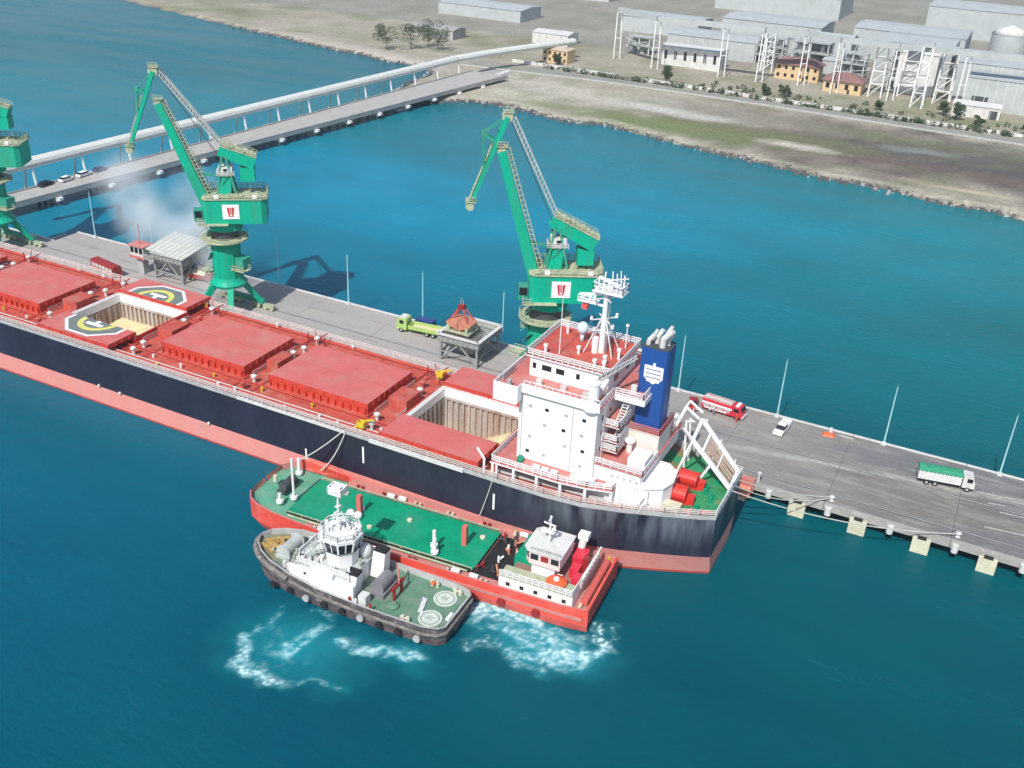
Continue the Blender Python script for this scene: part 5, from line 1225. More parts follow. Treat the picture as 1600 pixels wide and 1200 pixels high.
def control_cabin():
    t = thing('control_cabin', 'white and red cabin on a post left of the canopied hopper', 'cabin', (-183.2, 168.2, PZ))
    def part(mb, name, mt): o = mb.build(name, mt, None); o.parent = t; return o
    part(MB().box(-.9, .9, -.9, .9, 0, 4.2), 'post', GREYW)
    part(MB().box(-2.4, 2.4, -1.8, 1.8, 4.21, 4.8), 'floor', DECKSOFT); part(MB().box(-2.2, 2.2, -1.6, 1.6, 4.81, 7.2), 'cabin_wall', WHITE2)
    for k in range(3): part(MB().box(-1.9+k*1.4, -.9+k*1.4, -1.68, -1.61, 5.6, 6.9), 'window', GLASS)
    part(MB().box(-2.5, 2.5, -1.9, 1.9, 7.21, 7.45), 'roof', DECKSOFT)
    m = MB(); m.rail([(2.3, -1.8, 4.8), (5.6, -1.8, 4.8)], 1.1, .9, .06, 3).box(2.41, 5.6, -1.8, -.2, 4.6, 4.78); part(m, 'walkway', GREYW)
    m = MB(); m.beam((-.3, 0, 7.4), (-.1, 0, 12.5), .14).beam((-.8, 0, 10.5), (.5, 0, 10.5), .1); part(m, 'lattice_mast', DECKSOFT)
control_cabin()
def grab():
    t = thing('clamshell_grab', 'rusty salmon clamshell grab resting on top of the open hopper', 'grab', (-94.6, 169.6, PZ+6.0))
    def part(mb, name, mt): o = mb.build(name, mt, None); o.parent = t; return o
    for s in (-1, 1):
        m = MB(); pr = [(s*.08, .6), (s*2.6, 1.5), (s*2.9, 2.1), (s*1.5, 2.9), (s*.08, 2.6)]
        vs = [(x, -1.7, z) for x, z in pr]+[(x, 1.7, z) for x, z in pr]; n = len(pr)
        fs = [tuple(range(n)), tuple(range(n, 2*n))[::-1]]+[(i, n+i, n+(i+1) % n, (i+1) % n) for i in range(n)]
        m.add(vs, fs if s > 0 else [f[::-1] for f in fs]); part(m, 'shell', SALMON)
    m = MB()
    for sx in (-1, 1):
        for sy in (-1, 1): m.beam((sx*2.2, sy*1.4, 2.4), (sx*.4, sy*.4, 5.2), .3)
    part(m, 'arm', mat('arm_red', (.5, .08, .08), .6, var=.2))
    part(MB().cbox((0, 0, 5.4), (1.3, 1.3, .9)), 'head_block', DARKRED)
    m = MB(); m.tube((-.3, 0, 5.8), (-.25, 0, 7.4), .08, 6).tube((.3, 0, 5.8), (.25, 0, 7.0), .08, 6); part(m, 'hanger', GREYW)
    part(MB().box(-2.9, 2.9, -2.1, 2.1, 0.0, .35).box(-2.4, -1.8, -1.9, 1.9, .36, 1.5).box(1.8, 2.4, -1.9, 1.9, .36, 1.5), 'cradle', BEIGE)
grab()

# ================================================================== VEHICLES
def wheels(t, xs, w_, r_, part):
    for x in xs:
        for s in (-1, 1):
            m = MB(); m.tube((x, s*(w_/2-.28), r_), (x, s*w_/2, r_), r_, 14); part(m, 'tyre', BLACK)
            m = MB(); m.tube((x, s*(w_/2+.004), r_), (x, s*(w_/2+.03), r_), r_*.5, 10); part(m, 'wheel_rim', GREYW)
def veh(name, label, cat, x, y, ang, z=PZ):
    t = thing(name, label, cat, (x, y, z), R(ang))
    def part(mb, nm, mt, par=None): o = mb.build(nm, mt, None); o.parent = par or t; return o
    return t, part
def car(name, label, x, y, ang, paint, z=PZ, pickup=False, L=4.6, group=None, cat='car'):
    t, part = veh(name, label, cat, x, y, ang, z)
    if group: t['group'] = group
    h = L/2; w_ = .9
    m = MB()
    def slab(pts, w0, w1=None):
        n = len(pts); w1 = w1 or w0; m.add([(a, -w0, b) for a, b in pts]+[(a, w0, b) for a, b in pts], [tuple(range(n)), tuple(range(n, 2*n))[::-1]]+[(i, n+i, n+(i+1) % n, (i+1) % n) for i in range(n)])
    slab([(h, .35), (h, .75), (h-.25, .92), (h-1.15, 1.02), (-h+.1, 1.02), (-h, .8), (-h, .35)], w_)
    part(m, 'body', paint)
    m = MB()
    if pickup: gl = [(h-1.2, 1.03), (h-1.75, 1.68), (-.35, 1.7), (-.55, 1.03)]
    else: gl = [(h-1.15, 1.03), (h-1.8, 1.5), (-h+.9, 1.5), (-h+.25, 1.03)]
    n = 4; a0, a1 = .86, .72
    m.add([(gl[0][0], -a0, gl[0][1]), (gl[1][0], -a1, gl[1][1]), (gl[2][0], -a1, gl[2][1]), (gl[3][0], -a0, gl[3][1]), (gl[0][0], a0, gl[0][1]), (gl[1][0], a1, gl[1][1]), (gl[2][0], a1, gl[2][1]), (gl[3][0], a0, gl[3][1])],
          [(0, 1, 2, 3)[::-1], (4, 5, 6, 7), (0, 4, 5, 1)[::-1], (1, 5, 6, 2)[::-1], (2, 6, 7, 3)[::-1]]); part(m, 'window_glass', GLASS)
    part(MB().box(gl[2][0]+.02, gl[1][0]-.02, -.74, .74, gl[1][1]+.005, gl[1][1]+.06), 'roof', paint)
    if pickup:
        part(MB().box(-h+.08, -.6, -w_+.1, w_-.1, 1.025, 1.06), 'load_bed', WHITE2 if paint is not WHITE else WHITE2); part(MB().box(-h, -h+.1, -w_, w_, 1.03, 1.3).box(-h, -.58, -w_, -w_+.08, 1.03, 1.3).box(-h, -.58, w_-.08, w_, 1.03, 1.3), 'tailgate', paint)
    for s in (-1, 1): part(MB().box(h+.005, h+.03, s*.7-.16, s*.7+.16, .62, .78), 'headlight', WHITE)
    wheels(t, (h-.85, -h+.9), 1.8, .34, part)
    return t
car('pickup_truck', 'white pickup truck parked across the pier by a slim mast', -26.8, 174.2, -96, WHITE, pickup=True, L=5.6, cat='pickup')
car('parked_car', 'small dark red car parked left of the fire engine', -44.6, 174.4, -75, DARKRED, L=4.4, cat='car')
CG = 'cars standing on the causeway'
cz = 3.9
car('parked_car', 'black car on the causeway nearest the pier', xf(203)+1.3, 202.8, 94, BLACK, cz, L=5, group=CG)
car('parked_car', 'smaller white car on the causeway, next to the black car', xf(209)+1.9, 209.6, 94, WHITE, cz, L=5, group=CG)
car('parked_car', 'larger white car on the causeway, next to the blue car', xf(216)+1.7, 216.2, 94, WHITE, cz, L=5.4, group=CG)
car('parked_car', 'dark blue car on the causeway beside a white conveyor post', xf(222)+1.1, 222.6, 94, BLUECAR, cz, L=4.6, group=CG)
def truck_tarp():
    t, part = veh('covered_truck', 'white sided lorry with a green tarpaulin driving at the right of the pier', 'lorry', 3.2, 170.6, 10)
    part(MB().box(-4.6, 3.9, -.5, .5, .75, 1.05), 'chassis', DKGREY)
    b = part(MB().box(-4.9, 2.2, -1.25, 1.25, 1.1, 2.9), 'cargo_side', WHITE2)
    m = MB()
    for k in range(11): m.box(-4.85+k*.69, -4.77+k*.69, -1.31, -1.252, 1.12, 2.88).box(-4.85+k*.69, -4.77+k*.69, 1.252, 1.31, 1.12, 2.88)
    part(m, 'side_stake', WHITE)['kind'] = 'stuff'
    m = MB(); n = 10; V = []
    for i in range(n+1):
        x = -5.0+7.3*i/n; sag = .07*math.sin(i*2.2)
        for (y_, z_) in ((-1.3, 2.7), (-1.3, 3.0), (-.7, 3.32+sag), (0, 3.42+sag), (.7, 3.32+sag), (1.3, 3.0), (1.3, 2.7)): V.append((x, y_, z_))
    m.add(V, [(i*7+j, i*7+j+1, (i+1)*7+j+1, (i+1)*7+j) for i in range(n) for j in range(6)]+[tuple(range(7))[::-1], tuple(range(n*7, n*7+7))]); part(m, 'tarpaulin', TARP)
    m = MB(); p_ = [(2.45, .8), (2.45, 2.9), (2.8, 3.05), (4.1, 2.9), (4.45, 1.9), (4.5, .8)]; n = len(p_)
    m.add([(a, -1.2, b_) for a, b_ in p_]+[(a, 1.2, b_) for a, b_ in p_], [tuple(range(n))[::-1], tuple(range(n, 2*n))]+[(i, (i+1) % n, n+(i+1) % n, n+i) for i in range(n)])
    part(m, 'cab', WHITE2)
    part(MB().add([(4.155, -1.05, 2.72), (4.155, 1.05, 2.72), (4.46, 1.05, 1.95), (4.46, -1.05, 1.95)], [(3, 2, 1, 0)]) or MB().box(0, .01, 0, .01, 0, .01) if False else MB().box(4.42, 4.5, -1.05, 1.05, 1.95, 2.05), 'windscreen_sill', DKGREY)
    m = MB(); m.quad((4.14, -1.05, 2.82), (4.47, -1.05, 1.97), (4.47, 1.05, 1.97), (4.14, 1.05, 2.82)); part(m, 'windscreen', GLASS)
    part(MB().box(3.1, 4.0, -1.25, -1.205, 1.95, 2.7).box(3.1, 4.0, 1.205, 1.25, 1.95, 2.7), 'side_window', GLASS)
    wheels(t, (3.4, -1.9, -3.3), 2.4, .5, part)
truck_tarp()
def fire_engine():
    t, part = veh('fire_engine', 'red and white fire engine parked along the far edge of the pier', 'fire engine', -38.6, 175.0, -6)
    part(MB().box(-4.2, 2.0, -1.2, 1.2, .6, 2.6), 'body', FIRERED)
    part(MB().box(-4.22, 2.0, -1.24, -1.205, 1.7, 2.1).box(-3.6, 1.0, -1.24, -1.205, .75, 1.0), 'stripe', WHITE)
    part(MB().box(-4.0, 1.8, -1.0, 1.0, 2.61, 2.85), 'roof_deck', mat('fire_roof', (.5, .36, .33), .6, var=.2))
    m = MB()
    for s in (-.75, -.35): m.beam((-3.9, s, 3.0), (1.6, s, 3.0), .08)
    for k in range(14): m.beam((-3.8+k*.4, -.75, 3.0), (-3.8+k*.4, -.35, 3.0), .06)
    part(m, 'ladder', WHITE)
    m = MB(); p_ = [(2.1, .6), (2.1, 2.7), (3.7, 2.65), (4.15, 1.7), (4.2, .6)]; n = len(p_)
    m.add([(a, -1.2, b_) for a, b_ in p_]+[(a, 1.2, b_) for a, b_ in p_], [tuple(range(n))[::-1], tuple(range(n, 2*n))]+[(i, (i+1) % n, n+(i+1) % n, n+i) for i in range(n)]); part(m, 'cab', FIRERED)
    m = MB(); m.quad((3.73, -1.1, 2.6), (4.13, -1.1, 1.8), (4.13, 1.1, 1.8), (3.73, 1.1, 2.6)); m.box(2.4, 3.5, -1.25, -1.205, 1.7, 2.4).box(2.4, 3.5, 1.205, 1.25, 1.7, 2.4); part(m, 'window_glass', GLASS)
    part(MB().box(2.6, 3.2, -.9, .9, 2.71, 2.95), 'light_bar', WHITE); part(MB().box(4.21, 4.35, -1.2, 1.2, .45, .95), 'bumper', WHITE)
    for k in range(4): part(MB().box(-3.9+k*1.45, -2.7+k*1.45, -1.23, -1.203, 1.05, 1.65), 'locker_shutter', GREYW)
    wheels(t, (3.2, -2.4), 2.4, .52, part)
fire_engine()
def lime_truck():
    t, part = veh('tipper_truck', 'lime green tipper truck beside the open hopper', 'truck', -107.6, 174.6, 186)
    m = MB(); p_ = [(3.0, .7), (3.0, 3.2), (3.4, 3.4), (5.0, 3.3), (5.4, 2.1), (5.5, .7)]; n = len(p_)
    m.add([(a, -1.3, b_) for a, b_ in p_]+[(a, 1.3, b_) for a, b_ in p_], [tuple(range(n))[::-1], tuple(range(n, 2*n))]+[(i, (i+1) % n, n+(i+1) % n, n+i) for i in range(n)]); part(m, 'cab', LIME)
    part(MB().box(3.3, 4.9, -1.1, 1.1, 3.36, 3.5), 'cab_roof', WHITE2)
    m = MB(); m.quad((5.03, -1.15, 3.2), (5.42, -1.15, 2.2), (5.42, 1.15, 2.2), (5.03, 1.15, 3.2)); m.box(3.7, 4.7, -1.35, -1.305, 2.1, 2.9).box(3.7, 4.7, 1.305, 1.35, 2.1, 2.9); part(m, 'window_glass', GLASS)
    part(MB().box(-5.2, 3.2, -.5, .5, .7, 1.0), 'chassis', DKGREY)
    m = MB(); B0 = [(2.6, -1.35), (2.6, 1.35), (-5.2, 1.35), (-5.2, -1.35)]; m.prism(B0, 1.05, 1.2)
    for (x0, x1, y0, y1) in ((-5.2, 2.6, -1.4, -1.25), (-5.2, 2.6, 1.25, 1.4), (2.45, 2.6, -1.24, 1.24), (-5.2, -5.05, -1.24, 1.24)): m.box(x0, x1, y0, y1, 1.21, 2.0)
    for k in range(9): m.box(-5.0+k*.9, -4.85+k*.9, 1.402, 1.5, 1.1, 1.98).box(-5.0+k*.9, -4.85+k*.9, -1.5, -1.402, 1.1, 1.98)
    part(m, 'tipper_body', LIME)
    m = MB(); m.prism([(2.3, -1.2), (2.3, 1.2), (-4.9, 1.2), (-4.9, -1.2)], 1.22, 1.7, [(1.3, -.5), (1.3, .5), (-4, .5), (-4, -.5)]); part(m, 'load', GRAIN)
    wheels(t, (4.3, -1.9, -3.4), 2.6, .55, part)
    t2, p2 = veh('parked_car', 'dark blue van standing behind the lime green truck', 'van', -108.8, 178.0, 182)
    p2(MB().box(-2.4, 1.6, -.95, .95, .4, 2.0), 'body', BLUECAR); p2(MB().box(1.61, 2.4, -.9, .9, .4, 1.2), 'bonnet', BLUECAR)
    p2(MB().box(1.62, 1.9, -.85, .85, 1.21, 1.85).box(-1.8, 1.2, -.99, -.955, 1.2, 1.8), 'window_glass', GLASS)
    for x in (-1.6, 1.5):
        for s in (-1, 1):
            m = MB(); m.tube((x, s*.7, .36), (x, s*.97, .36), .36, 12); p2(m, 'tyre', BLACK)
lime_truck()
def red_bus():
    t, part = veh('red_bus', 'dark red bus behind the ship left of the helipad hatch', 'bus', -190.2, 163.0, 170)
    m = MB(); p_ = [(-1.15, .5), (-1.25, 1.4), (-1.2, 2.6), (-.9, 3.0), (.9, 3.0), (1.2, 2.6), (1.25, 1.4), (1.15, .5)]; n = 8
    m.add([(-4.6, a, b_) for a, b_ in p_]+[(4.6, a, b_) for a, b_ in p_], [tuple(range(n)), tuple(range(n, 2*n))[::-1]]+[(i, n+i, n+(i+1) % n, (i+1) % n) for i in range(n)]); part(m, 'body', DARKRED)
    for k in range(6): part(MB().box(-4.2+k*1.4, -3.1+k*1.4, 1.262, 1.29, 1.5, 2.4), 'window', WHITE2)
    part(MB().box(-4.5, 4.5, 1.255, 1.285, .75, 1.2), 'stripe', mat('pale_pink_stripe', (.7, .45, .42), .5, var=.1))
    wheels(t, (3.0, -2.8), 2.4, .48, part)
red_bus()
def salmon_truck():
    t, part = veh('loaded_truck', 'red truck with a pale tarped load behind the far helipad half', 'truck', -168.6, 171.8, 5)
    part(MB().box(-3.6, 2.4, -1.25, 1.25, .8, 1.9), 'tray', DARKRED)
    m = MB(); V = []; n = 8
    for i in range(n+1):
        x = -3.4+5.5*i/n; hh = .9*math.sin(math.pi*i/n)**.5 if 0 < i < n else 0
        for q in range(7): V.append((x, -1.15+2.3*q/6, 1.91+hh*math.sin(math.pi*q/6)))
    m.add(V, [(i*7+j, (i+1)*7+j, (i+1)*7+j+1, i*7+j+1) for i in range(n) for j in range(6)]); part(m, 'load', CREAM)
    part(MB().box(2.6, 4.3, -1.2, 1.2, .7, 2.8), 'cab', DARKRED); part(MB().box(4.31, 4.34, -1.05, 1.05, 1.8, 2.6), 'windscreen', GLASS)
    wheels(t, (3.4, -1.4, -2.6), 2.4, .5, part)
salmon_truck()
def orange_heap():
    t = thing('folded_barrier', 'orange covered heap with a white drum on the far edge of the pier', 'barrier', (-18.6, 177.3, PZ), R(8))
    m = MB(); V = []; n = 10
    for i in range(n+1):
        for j in range(7):
            x = -1.2+2.4*i/n; y = -.8+1.6*j/6; e = math.sin(math.pi*i/n)*math.sin(math.pi*j/6); V.append((x, y, .02+.7*max(e, 0)**.6+random.uniform(-.06, .06)*(e > .05)))
    m.add(V, [(i*7+j, (i+1)*7+j, (i+1)*7+j+1, i*7+j+1) for i in range(n) for j in range(6)]); o = m.build('cover', ORANGE); o.parent = t
    m = MB(); m.lathe((.3, .3, .6), [(.4, 0), (.42, .5), (.3, .9), (.1, 1.0)], 12); o = m.build('drum', WHITE2); o.parent = t
    m = MB(); m.beam((1.9, .3, .3), (4.6, .1, .15), .14); o = m.build('pole', WHITE2); o.parent = t
orange_heap()
def red_loader():
    t, part = veh('wheel_loader', 'dark red wheel loader on the pier in front of the crane column behind the ship', 'loader', -79.0, 168.2, 100)
    part(MB().box(-2.6, 1.0, -1.1, 1.1, .9, 2.1), 'body', DARKRED); part(MB().box(-.4, 1.2, -.8, .8, 2.11, 3.4), 'cab', GLASS); part(MB().box(-.5, 1.3, -.9, .9, 3.41, 3.6), 'cab_roof', DARKRED)
    m = MB()
    for s in (-.6, .6): m.beam((1.0, s, 1.6), (3.2, s, .8), .25)
    part(m, 'lift_arm', DARKRED); m = MB(); m.box(3.2, 4.1, -1.4, 1.4, .15, 1.0); part(m, 'bucket', DECKSOFT)
    wheels(t, (1.9, -1.6), 2.5, .75, part)
red_loader()

# people, each one continuous body grown from a skeleton
def person(x, y, z, ang, shirt, label, hat=None):
    t = thing('person', label, 'person', (x, y, z), R(ang))
    V = [(0, 0, .95), (0, 0, 1.2), (0, 0, 1.42), (0, 0, 1.53), (.02, 0, 1.68), (.1, .12, .92), (.14, .14, .5), (.1, .15, .08), (.24, .15, .05), (-.02, -.12, .92), (-.08, -.14, .5), (-.14, -.15, .08), (0, -.15, .05), (0, .2, 1.4), (.04, .27, 1.12), (.18, .27, .92), (0, -.2, 1.4), (-.03, -.27, 1.12), (.1, -.28, .9)]
    Ed = [(0, 1), (1, 2), (2, 3), (3, 4), (0, 5), (5, 6), (6, 7), (7, 8), (0, 9), (9, 10), (10, 11), (11, 12), (2, 13), (13, 14), (14, 15), (2, 16), (16, 17), (17, 18)]
    Rr = [.15, .14, .15, .06, .1, .09, .065, .045, .04, .09, .065, .045, .04, .06, .045, .04, .06, .045, .04]
    me = bpy.data.meshes.new('body'); me.from_pydata(V, Ed, []); o = bpy.data.objects.new('body', me); COL.objects.link(o)
    sk = o.modifiers.new('s', 'SKIN'); me.skin_vertices[0].data[0].use_root = True
    for i, r_ in enumerate(Rr): me.skin_vertices[0].data[i].radius = (r_, r_)
    o.modifiers.new('u', 'SUBSURF').levels = 1; me.materials.append(shirt); o.parent = t
    m = MB(); m.ball((.02, 0, 1.78), .125, 10, (1, .9, 1)); h = m.build('helmet', hat or WHITE, smooth=True); h.parent = t
person(-43.4, 170.6, PZ, 40, WHITE2, 'person in pale clothes standing below the dark red car')
person(-35.3, 172.6, PZ, 200, ORANGE, 'person in orange standing at the front of the fire engine', ORANGE)
person(-40.0, 172.9, PZ, 100, SKIN, 'person in dark work clothes beside the side of the fire engine')

# ================================================================== PRODUCT TANKER ALONGSIDE
def tanker():
    rz = math.pi+R(3.8)
    t = thing('bunker_tanker', 'small red tanker with a green deck moored alongside the bulk carrier', 'tanker', (-68.8, 112.3, 0), rz)
    def part(mb, name, mt, par=None, sm=False): o = mb.build(name, mt, None, smooth=sm); o.parent = par or t; return o
    HB = 7.5; D = 2.9
    ST = [(-30.2, 6.9, 6.7, 3.1), (-26, 7.4, 7.3, 3.0), (-10, HB, HB, D), (12, HB, HB, D), (18, 7.5, 7.3, 3.1), (23.5, 7.3, 6.7, 3.4), (26.6, 6.9, 5.8, 3.8), (28.4, 6.1, 4.7, 4.0), (29.5, 4.6, 3.2, 4.1), (29.8, .5, .2, 4.1)]
    h = MB()
    for s in (-1, 1):
        for a, b in zip(ST, ST[1:]):
            q = [[(p[0], s*p[1], p[3]+.95), (p[0], s*p[1]*.995, p[3]*.35), (p[0]-(.8 if p[0] > 20 else 0), s*p[2]*.97, -1.5)] for p in (a, b)]
            for r in range(2):
                f = [q[0][r], q[1][r], q[1][r+1], q[0][r+1]]
                h.mi(r); h.quad(*(f if s < 0 else f[::-1]))
            # inner bulwark face and rim
            i0 = (a[0], s*max(a[1]-.35, .1), a[3]); i1 = (b[0]-(.3 if b[0] > 29 else 0), s*max(b[1]-.35, .1), b[3])
            t0 = (a[0], s*max(a[1]-.3, .1), a[3]+.95); t1 = (b[0], s*max(b[1]-.3, .1), b[3]+.95)
            h.mi(2); h.quad(i0, i1, t1, t0); h.quad((a[0], s*a[1], a[3]+.95), (b[0], s*b[1], b[3]+.95), t1, t0)
    e = ST[0]
    h.mi(0); h.quad((e[0], -e[1], e[3]+.95), (e[0], e[1], e[3]+.95), (e[0]+.4, e[2], -1.5), (e[0]+.4, -e[2], -1.5)); h.quad((e[0]+.35, -e[1]+.35, e[3]), (e[0]+.35, e[1]-.35, e[3]), (e[0]+.35, e[1]-.35, e[3]+.95), (e[0]+.35, -e[1]+.35, e[3]+.95)); h.quad((e[0], -e[1], e[3]+.95), (e[0]+.35, -e[1], e[3]+.95), (e[0]+.35, e[1], e[3]+.95), (e[0], e[1], e[3]+.95))
    part(h, 'hull', [TANKRED, mat('tanker_hull_lower', (.55, .09, .07), .55, var=.15, dirt=(.3, .1, .08), dirt_amt=.6), TANKPINK])
    d = MB()
    for a, b in zip(ST, ST[1:]):
        d.mi(0 if b[0] <= 23 else 1); d.quad((a[0], -a[1]+.3, a[3]+.002), (b[0], -b[1]+.3, b[3]+.002), (b[0], b[1]-.3, b[3]+.002), (a[0], a[1]-.3, a[3]+.002)) if b[1] > .6 else d.quad((a[0], -a[1]+.3, a[3]+.002), (b[0]-.5, 0, b[3]), (a[0], a[1]-.3, a[3]+.002))
    part(d, 'deck', [TANKPINK, mat('pale_green_deck', (.10, .33, .22), .7, var=.2, dirt=(.26, .34, .26), dirt_amt=.8)])  # foredeck in a paler, greyer green than the trunk top
    # near / far fender strake and tyre marks
    for s in (-1, 1):
        m = MB(); m.beam((-29.5, s*7.25, 2.3), (-10, s*7.6, 2.2), .25, .5).beam((-10, s*7.6, 2.2), (12, s*7.6, 2.2), .25, .5).beam((12, s*7.6, 2.2), (18, s*7.4, 2.5), .25, .5); part(m, 'rubbing_strake', TANKPINK)
    for x_ in (-22.5, -17, -4, 3, 9.5, 14.5, 19, 24):
        yy = 7.62 if x_ < 16 else (7.1 if x_ < 20 else 6.2)
        m = MB(); m.tube((x_, yy+.0, 1.5), (x_, yy+.42, 1.5), .62, 14).tube((x_, yy+.43, 1.5), (x_, yy+.46, 1.5), .3, 12); part(m, 'tyre_fender', DARKRED)
    # raised cargo trunk
    m = MB(); m.mi(1).box(-11.2, 22.3, -5.2, 5.2, D, 3.6); m.m[1] = 0
    part(m, 'cargo_trunk', [TANKGREEN, BLACK])
    for s in (-1, 1):
        m = MB(); m.tube((-10.5, s*5.75, 3.5), (21.5, s*5.75, 3.5), .16, 8); part(m, 'deck_pipe', BEIGE)
        m = MB(); m.rail([(-11, s*5.35, 3.6), (22, s*5.35, 3.6)], .35, 3, .06, 1); part(m, 'trunk_edge', BEIGE)
    for (x_, y_, k) in ((-7, -1.0, 0), (11.5, -.8, 0), (3.2, -1.5, 1), (16.2, -3.5, 1), (-9.2, -2.6, 1), (8, 3, 1)):
        m = MB(); m.lathe((x_, y_, 3.6), [(.42, 0), (.45, .35), (.2, .45)], 12); part(m, 'hatch', CREAM if k else WHITE)
    for (x_, y_) in ((11.3, .4), (-7.4, .2)):
        m = MB(); m.beam((x_, y_, 3.61), (x_, y_, 7.2), .75, .75); part(m, 'vent_post', mat('vent_salmon', (.62, .14, .12), .6, var=.1))
    for (x_, y_) in ((12.3, 1.6), (10.9, 1.6)):
        m = MB(); m.ball((x_, y_, 4.2), .7, 12); part(m, 'vent_head', WHITE, sm=True)
    # white pillars with caps
    for (x_, y_, hh, par) in ((22.8, 2.0, 7.6, 1), (26.2, -4.6, 3.0, 0), (-4.4, 4.6, 2.6, 1), (-3.6, 3.2, 2.9, 1), (24.2, 3.9, 1.6, 0)):
        m = MB(); m.tube((x_, y_, 4.1), (x_, y_, 4.1+hh), .2 if hh > 4 else .28, 8).tube((x_, y_, 4.0), (x_, y_, 4.5), .6, 12); part(m, 'kingpost' if hh > 4 else 'vent_pipe', WHITE)
    m = MB()
    for s in (-1, 1):
        m.tube((18, s*6.3, 3.2), (18, s*6.3, 4.1), .3, 8)
    for x_ in (-14, -8.5, -2, 4, 10, 15):
        for s in (-1, 1):
            m = MB(); m.tube((x_, s*6.6, D), (x_, s*6.6, D+.7), .22, 8).tube((x_+.9, s*6.6, D), (x_+.9, s*6.6, D+.7), .22, 8).cbox((x_+.45, s*6.6, D+.05), (1.6, .5, .1)); part(m, 'mooring_bitts', random.choice([CREAM, DARKRED, WHITE2]))
    for (x_, y_) in ((-14.8, -6.5), (9.3, -6.5), (7.2, -6.6), (-12, 6.4), (-9, 6.5)):
        m = MB(); m.tube((x_-.6, y_, D+.6), (x_+.7, y_, D+.6), .42, 10); part(m, 'white_drum', WHITE)
    # forecastle gear
    m = MB(); m.tube((25.3, -1.8, 5.1), (25.3, 1.5, 5.1), .75, 12).cbox((25.3, -.1, 4.5), (1.4, 4.4, .5)); part(m, 'windlass', DKGREY)
    m = MB(); m.tube((27.6, .2, 4.9), (27.6, .2, 6.0), .35, 10); part(m, 'bow_post', CREAM)
    for k in range(10):
        m = MB(); m.beam((18.2+k*.45, -7.0+.04*k, 3.3), (18.2+k*.45, -7.0+.04*k, 4.4+.1*k), .2, .1); part(m, 'bulwark_stay', LIDSIDE)
    m = MB(); m.quad((16.8, -7.3, 3.2), (26.6, -6.0, 4.0), (26.6, -6.0, 6.0), (22.0, -7.1, 5.8), (16.8, -7.3, 4.1)); m.quad((16.8, -7.4, 3.2), (16.8, -7.4, 4.1), (22.0, -7.2, 5.8), (26.6, -6.1, 6.0), (26.6, -6.1, 4.0)); part(m, 'bow_bulwark', TANKRED)
    # flat black sheet on the deck behind the trunk, under tangled red and white pipework
    m = MB(); m.box(-16.6, -11.3, -5.4, 5.2, D+.003, D+.06); part(m, 'black_deck_sheet', BLACK)
    for k in range(12):
        x_ = random.uniform(-16.3, -11.6); y_ = random.uniform(-5, 4.8)
        m = MB(); m.tube((x_, y_, D+.5), (x_+random.uniform(-1.5, 1.5), y_+random.uniform(-1.5, 1.5), D+.9), .17, 8).tube((x_, y_, D), (x_, y_, D+1.1), .2, 8); part(m, 'manifold_pipe', random.choice([DARKRED, SALMON, WHITE, DARKRED, DKGREY]))
    m = MB(); m.box(-20.4, -16.3, -5.0, 1.4, D, 5.3); part(m, 'pump_room', TANKGREEN)
    # aft deckhouse
    m = MB(); m.mi(0).box(-27.6, -16.0, 3.7, 6.6, D, 5.2); m.m[1] = 1; hs = part(m, 'deckhouse', [WHITE, BEIGE])
    for k in range(5):
        q = MB(); q.box(-26.6+k*2.2, -26.0+k*2.2, 6.62, 6.67, 3.9, 4.5); part(q, 'window', GLASS, hs)
    m = MB(); m.mi(0).box(-27.6, -16.8, -5.6, 3.69, D, 4.4); m.m[1] = 1; part(m, 'aft_deckhouse', [WHITE2, mat('poop_deck_brown', (.30, .16, .13), .7, var=.3, dirt=(.4, .3, .25), dirt_amt=.6)])
    m = MB(); m.rail([(-16.1, 6.5, 5.2), (-27.5, 6.5, 5.2), (-27.5, -5.4, 4.6)], 1.1, 1.0, .06, 3); part(m, 'railing', WHITE)
    # wheelhouse on a narrow tower
    m = MB(); m.box(-23.4, -19.8, -.8, 3.2, 4.41, 6.9); part(m, 'bridge_tower', WHITE)
    m = MB(); pr0 = [(-24.4, -2.0), (-19.6, -2.0), (-18.8, -1.2), (-18.8, 3.0), (-19.6, 3.9), (-24.4, 3.9)]; m.prism(pr0, 6.92, 9.2); wh = part(m, 'wheelhouse', mat('pale_pink_white', (.74, .60, .58), .5, var=.05))
    for (a, b_) in ((0, 1), (2, 3), (3, 4), (4, 5)):
        p0, p1 = Vector((*pr0[a], 0)), Vector((*pr0[b_], 0)); L_ = (p1-p0).length; n_ = max(1, int(L_/1.3)); d_ = (p1-p0).normalized(); o_ = Vector((d_.y, -d_.x, 0))*.04
        for k in range(n_):
            q = MB(); A = p0.lerp(p1, (k+.12)/n_)+o_; B_ = p0.lerp(p1, (k+.88)/n_)+o_; q.quad((A.x, A.y, 7.8), (B_.x, B_.y, 7.8), (B_.x, B_.y, 8.8), (A.x, A.y, 8.8)); part(q, 'window', DARKRED if k % 2 else GLASS, wh)
    m = MB(); m.prism([(x*1.0+(.25 if x > -20 else -.25), y+(.25 if y > 0 else -.25)) for x, y in pr0], 9.21, 9.4); m.rail([(-24.4, 4.0, 9.4), (-19.6, 4.0, 9.4)], .7, 1, .05, 2); part(m, 'wheelhouse_roof', WHITE2)
    m = MB(); m.tube((-21.6, 1.2, 9.4), (-21.6, 1.2, 14.2), .16, 8).beam((-22.5, 1.2, 12.6), (-20.6, 1.2, 12.9), .18).cbox((-21.2, 1.2, 11.4), (1.8, .3, .3)).beam((-21.6, .5, 13.6), (-21.6, 2.0, 13.9), .15).ball((-22.2, 1.2, 12.0), .35, 8); part(m, 'mast', WHITE)
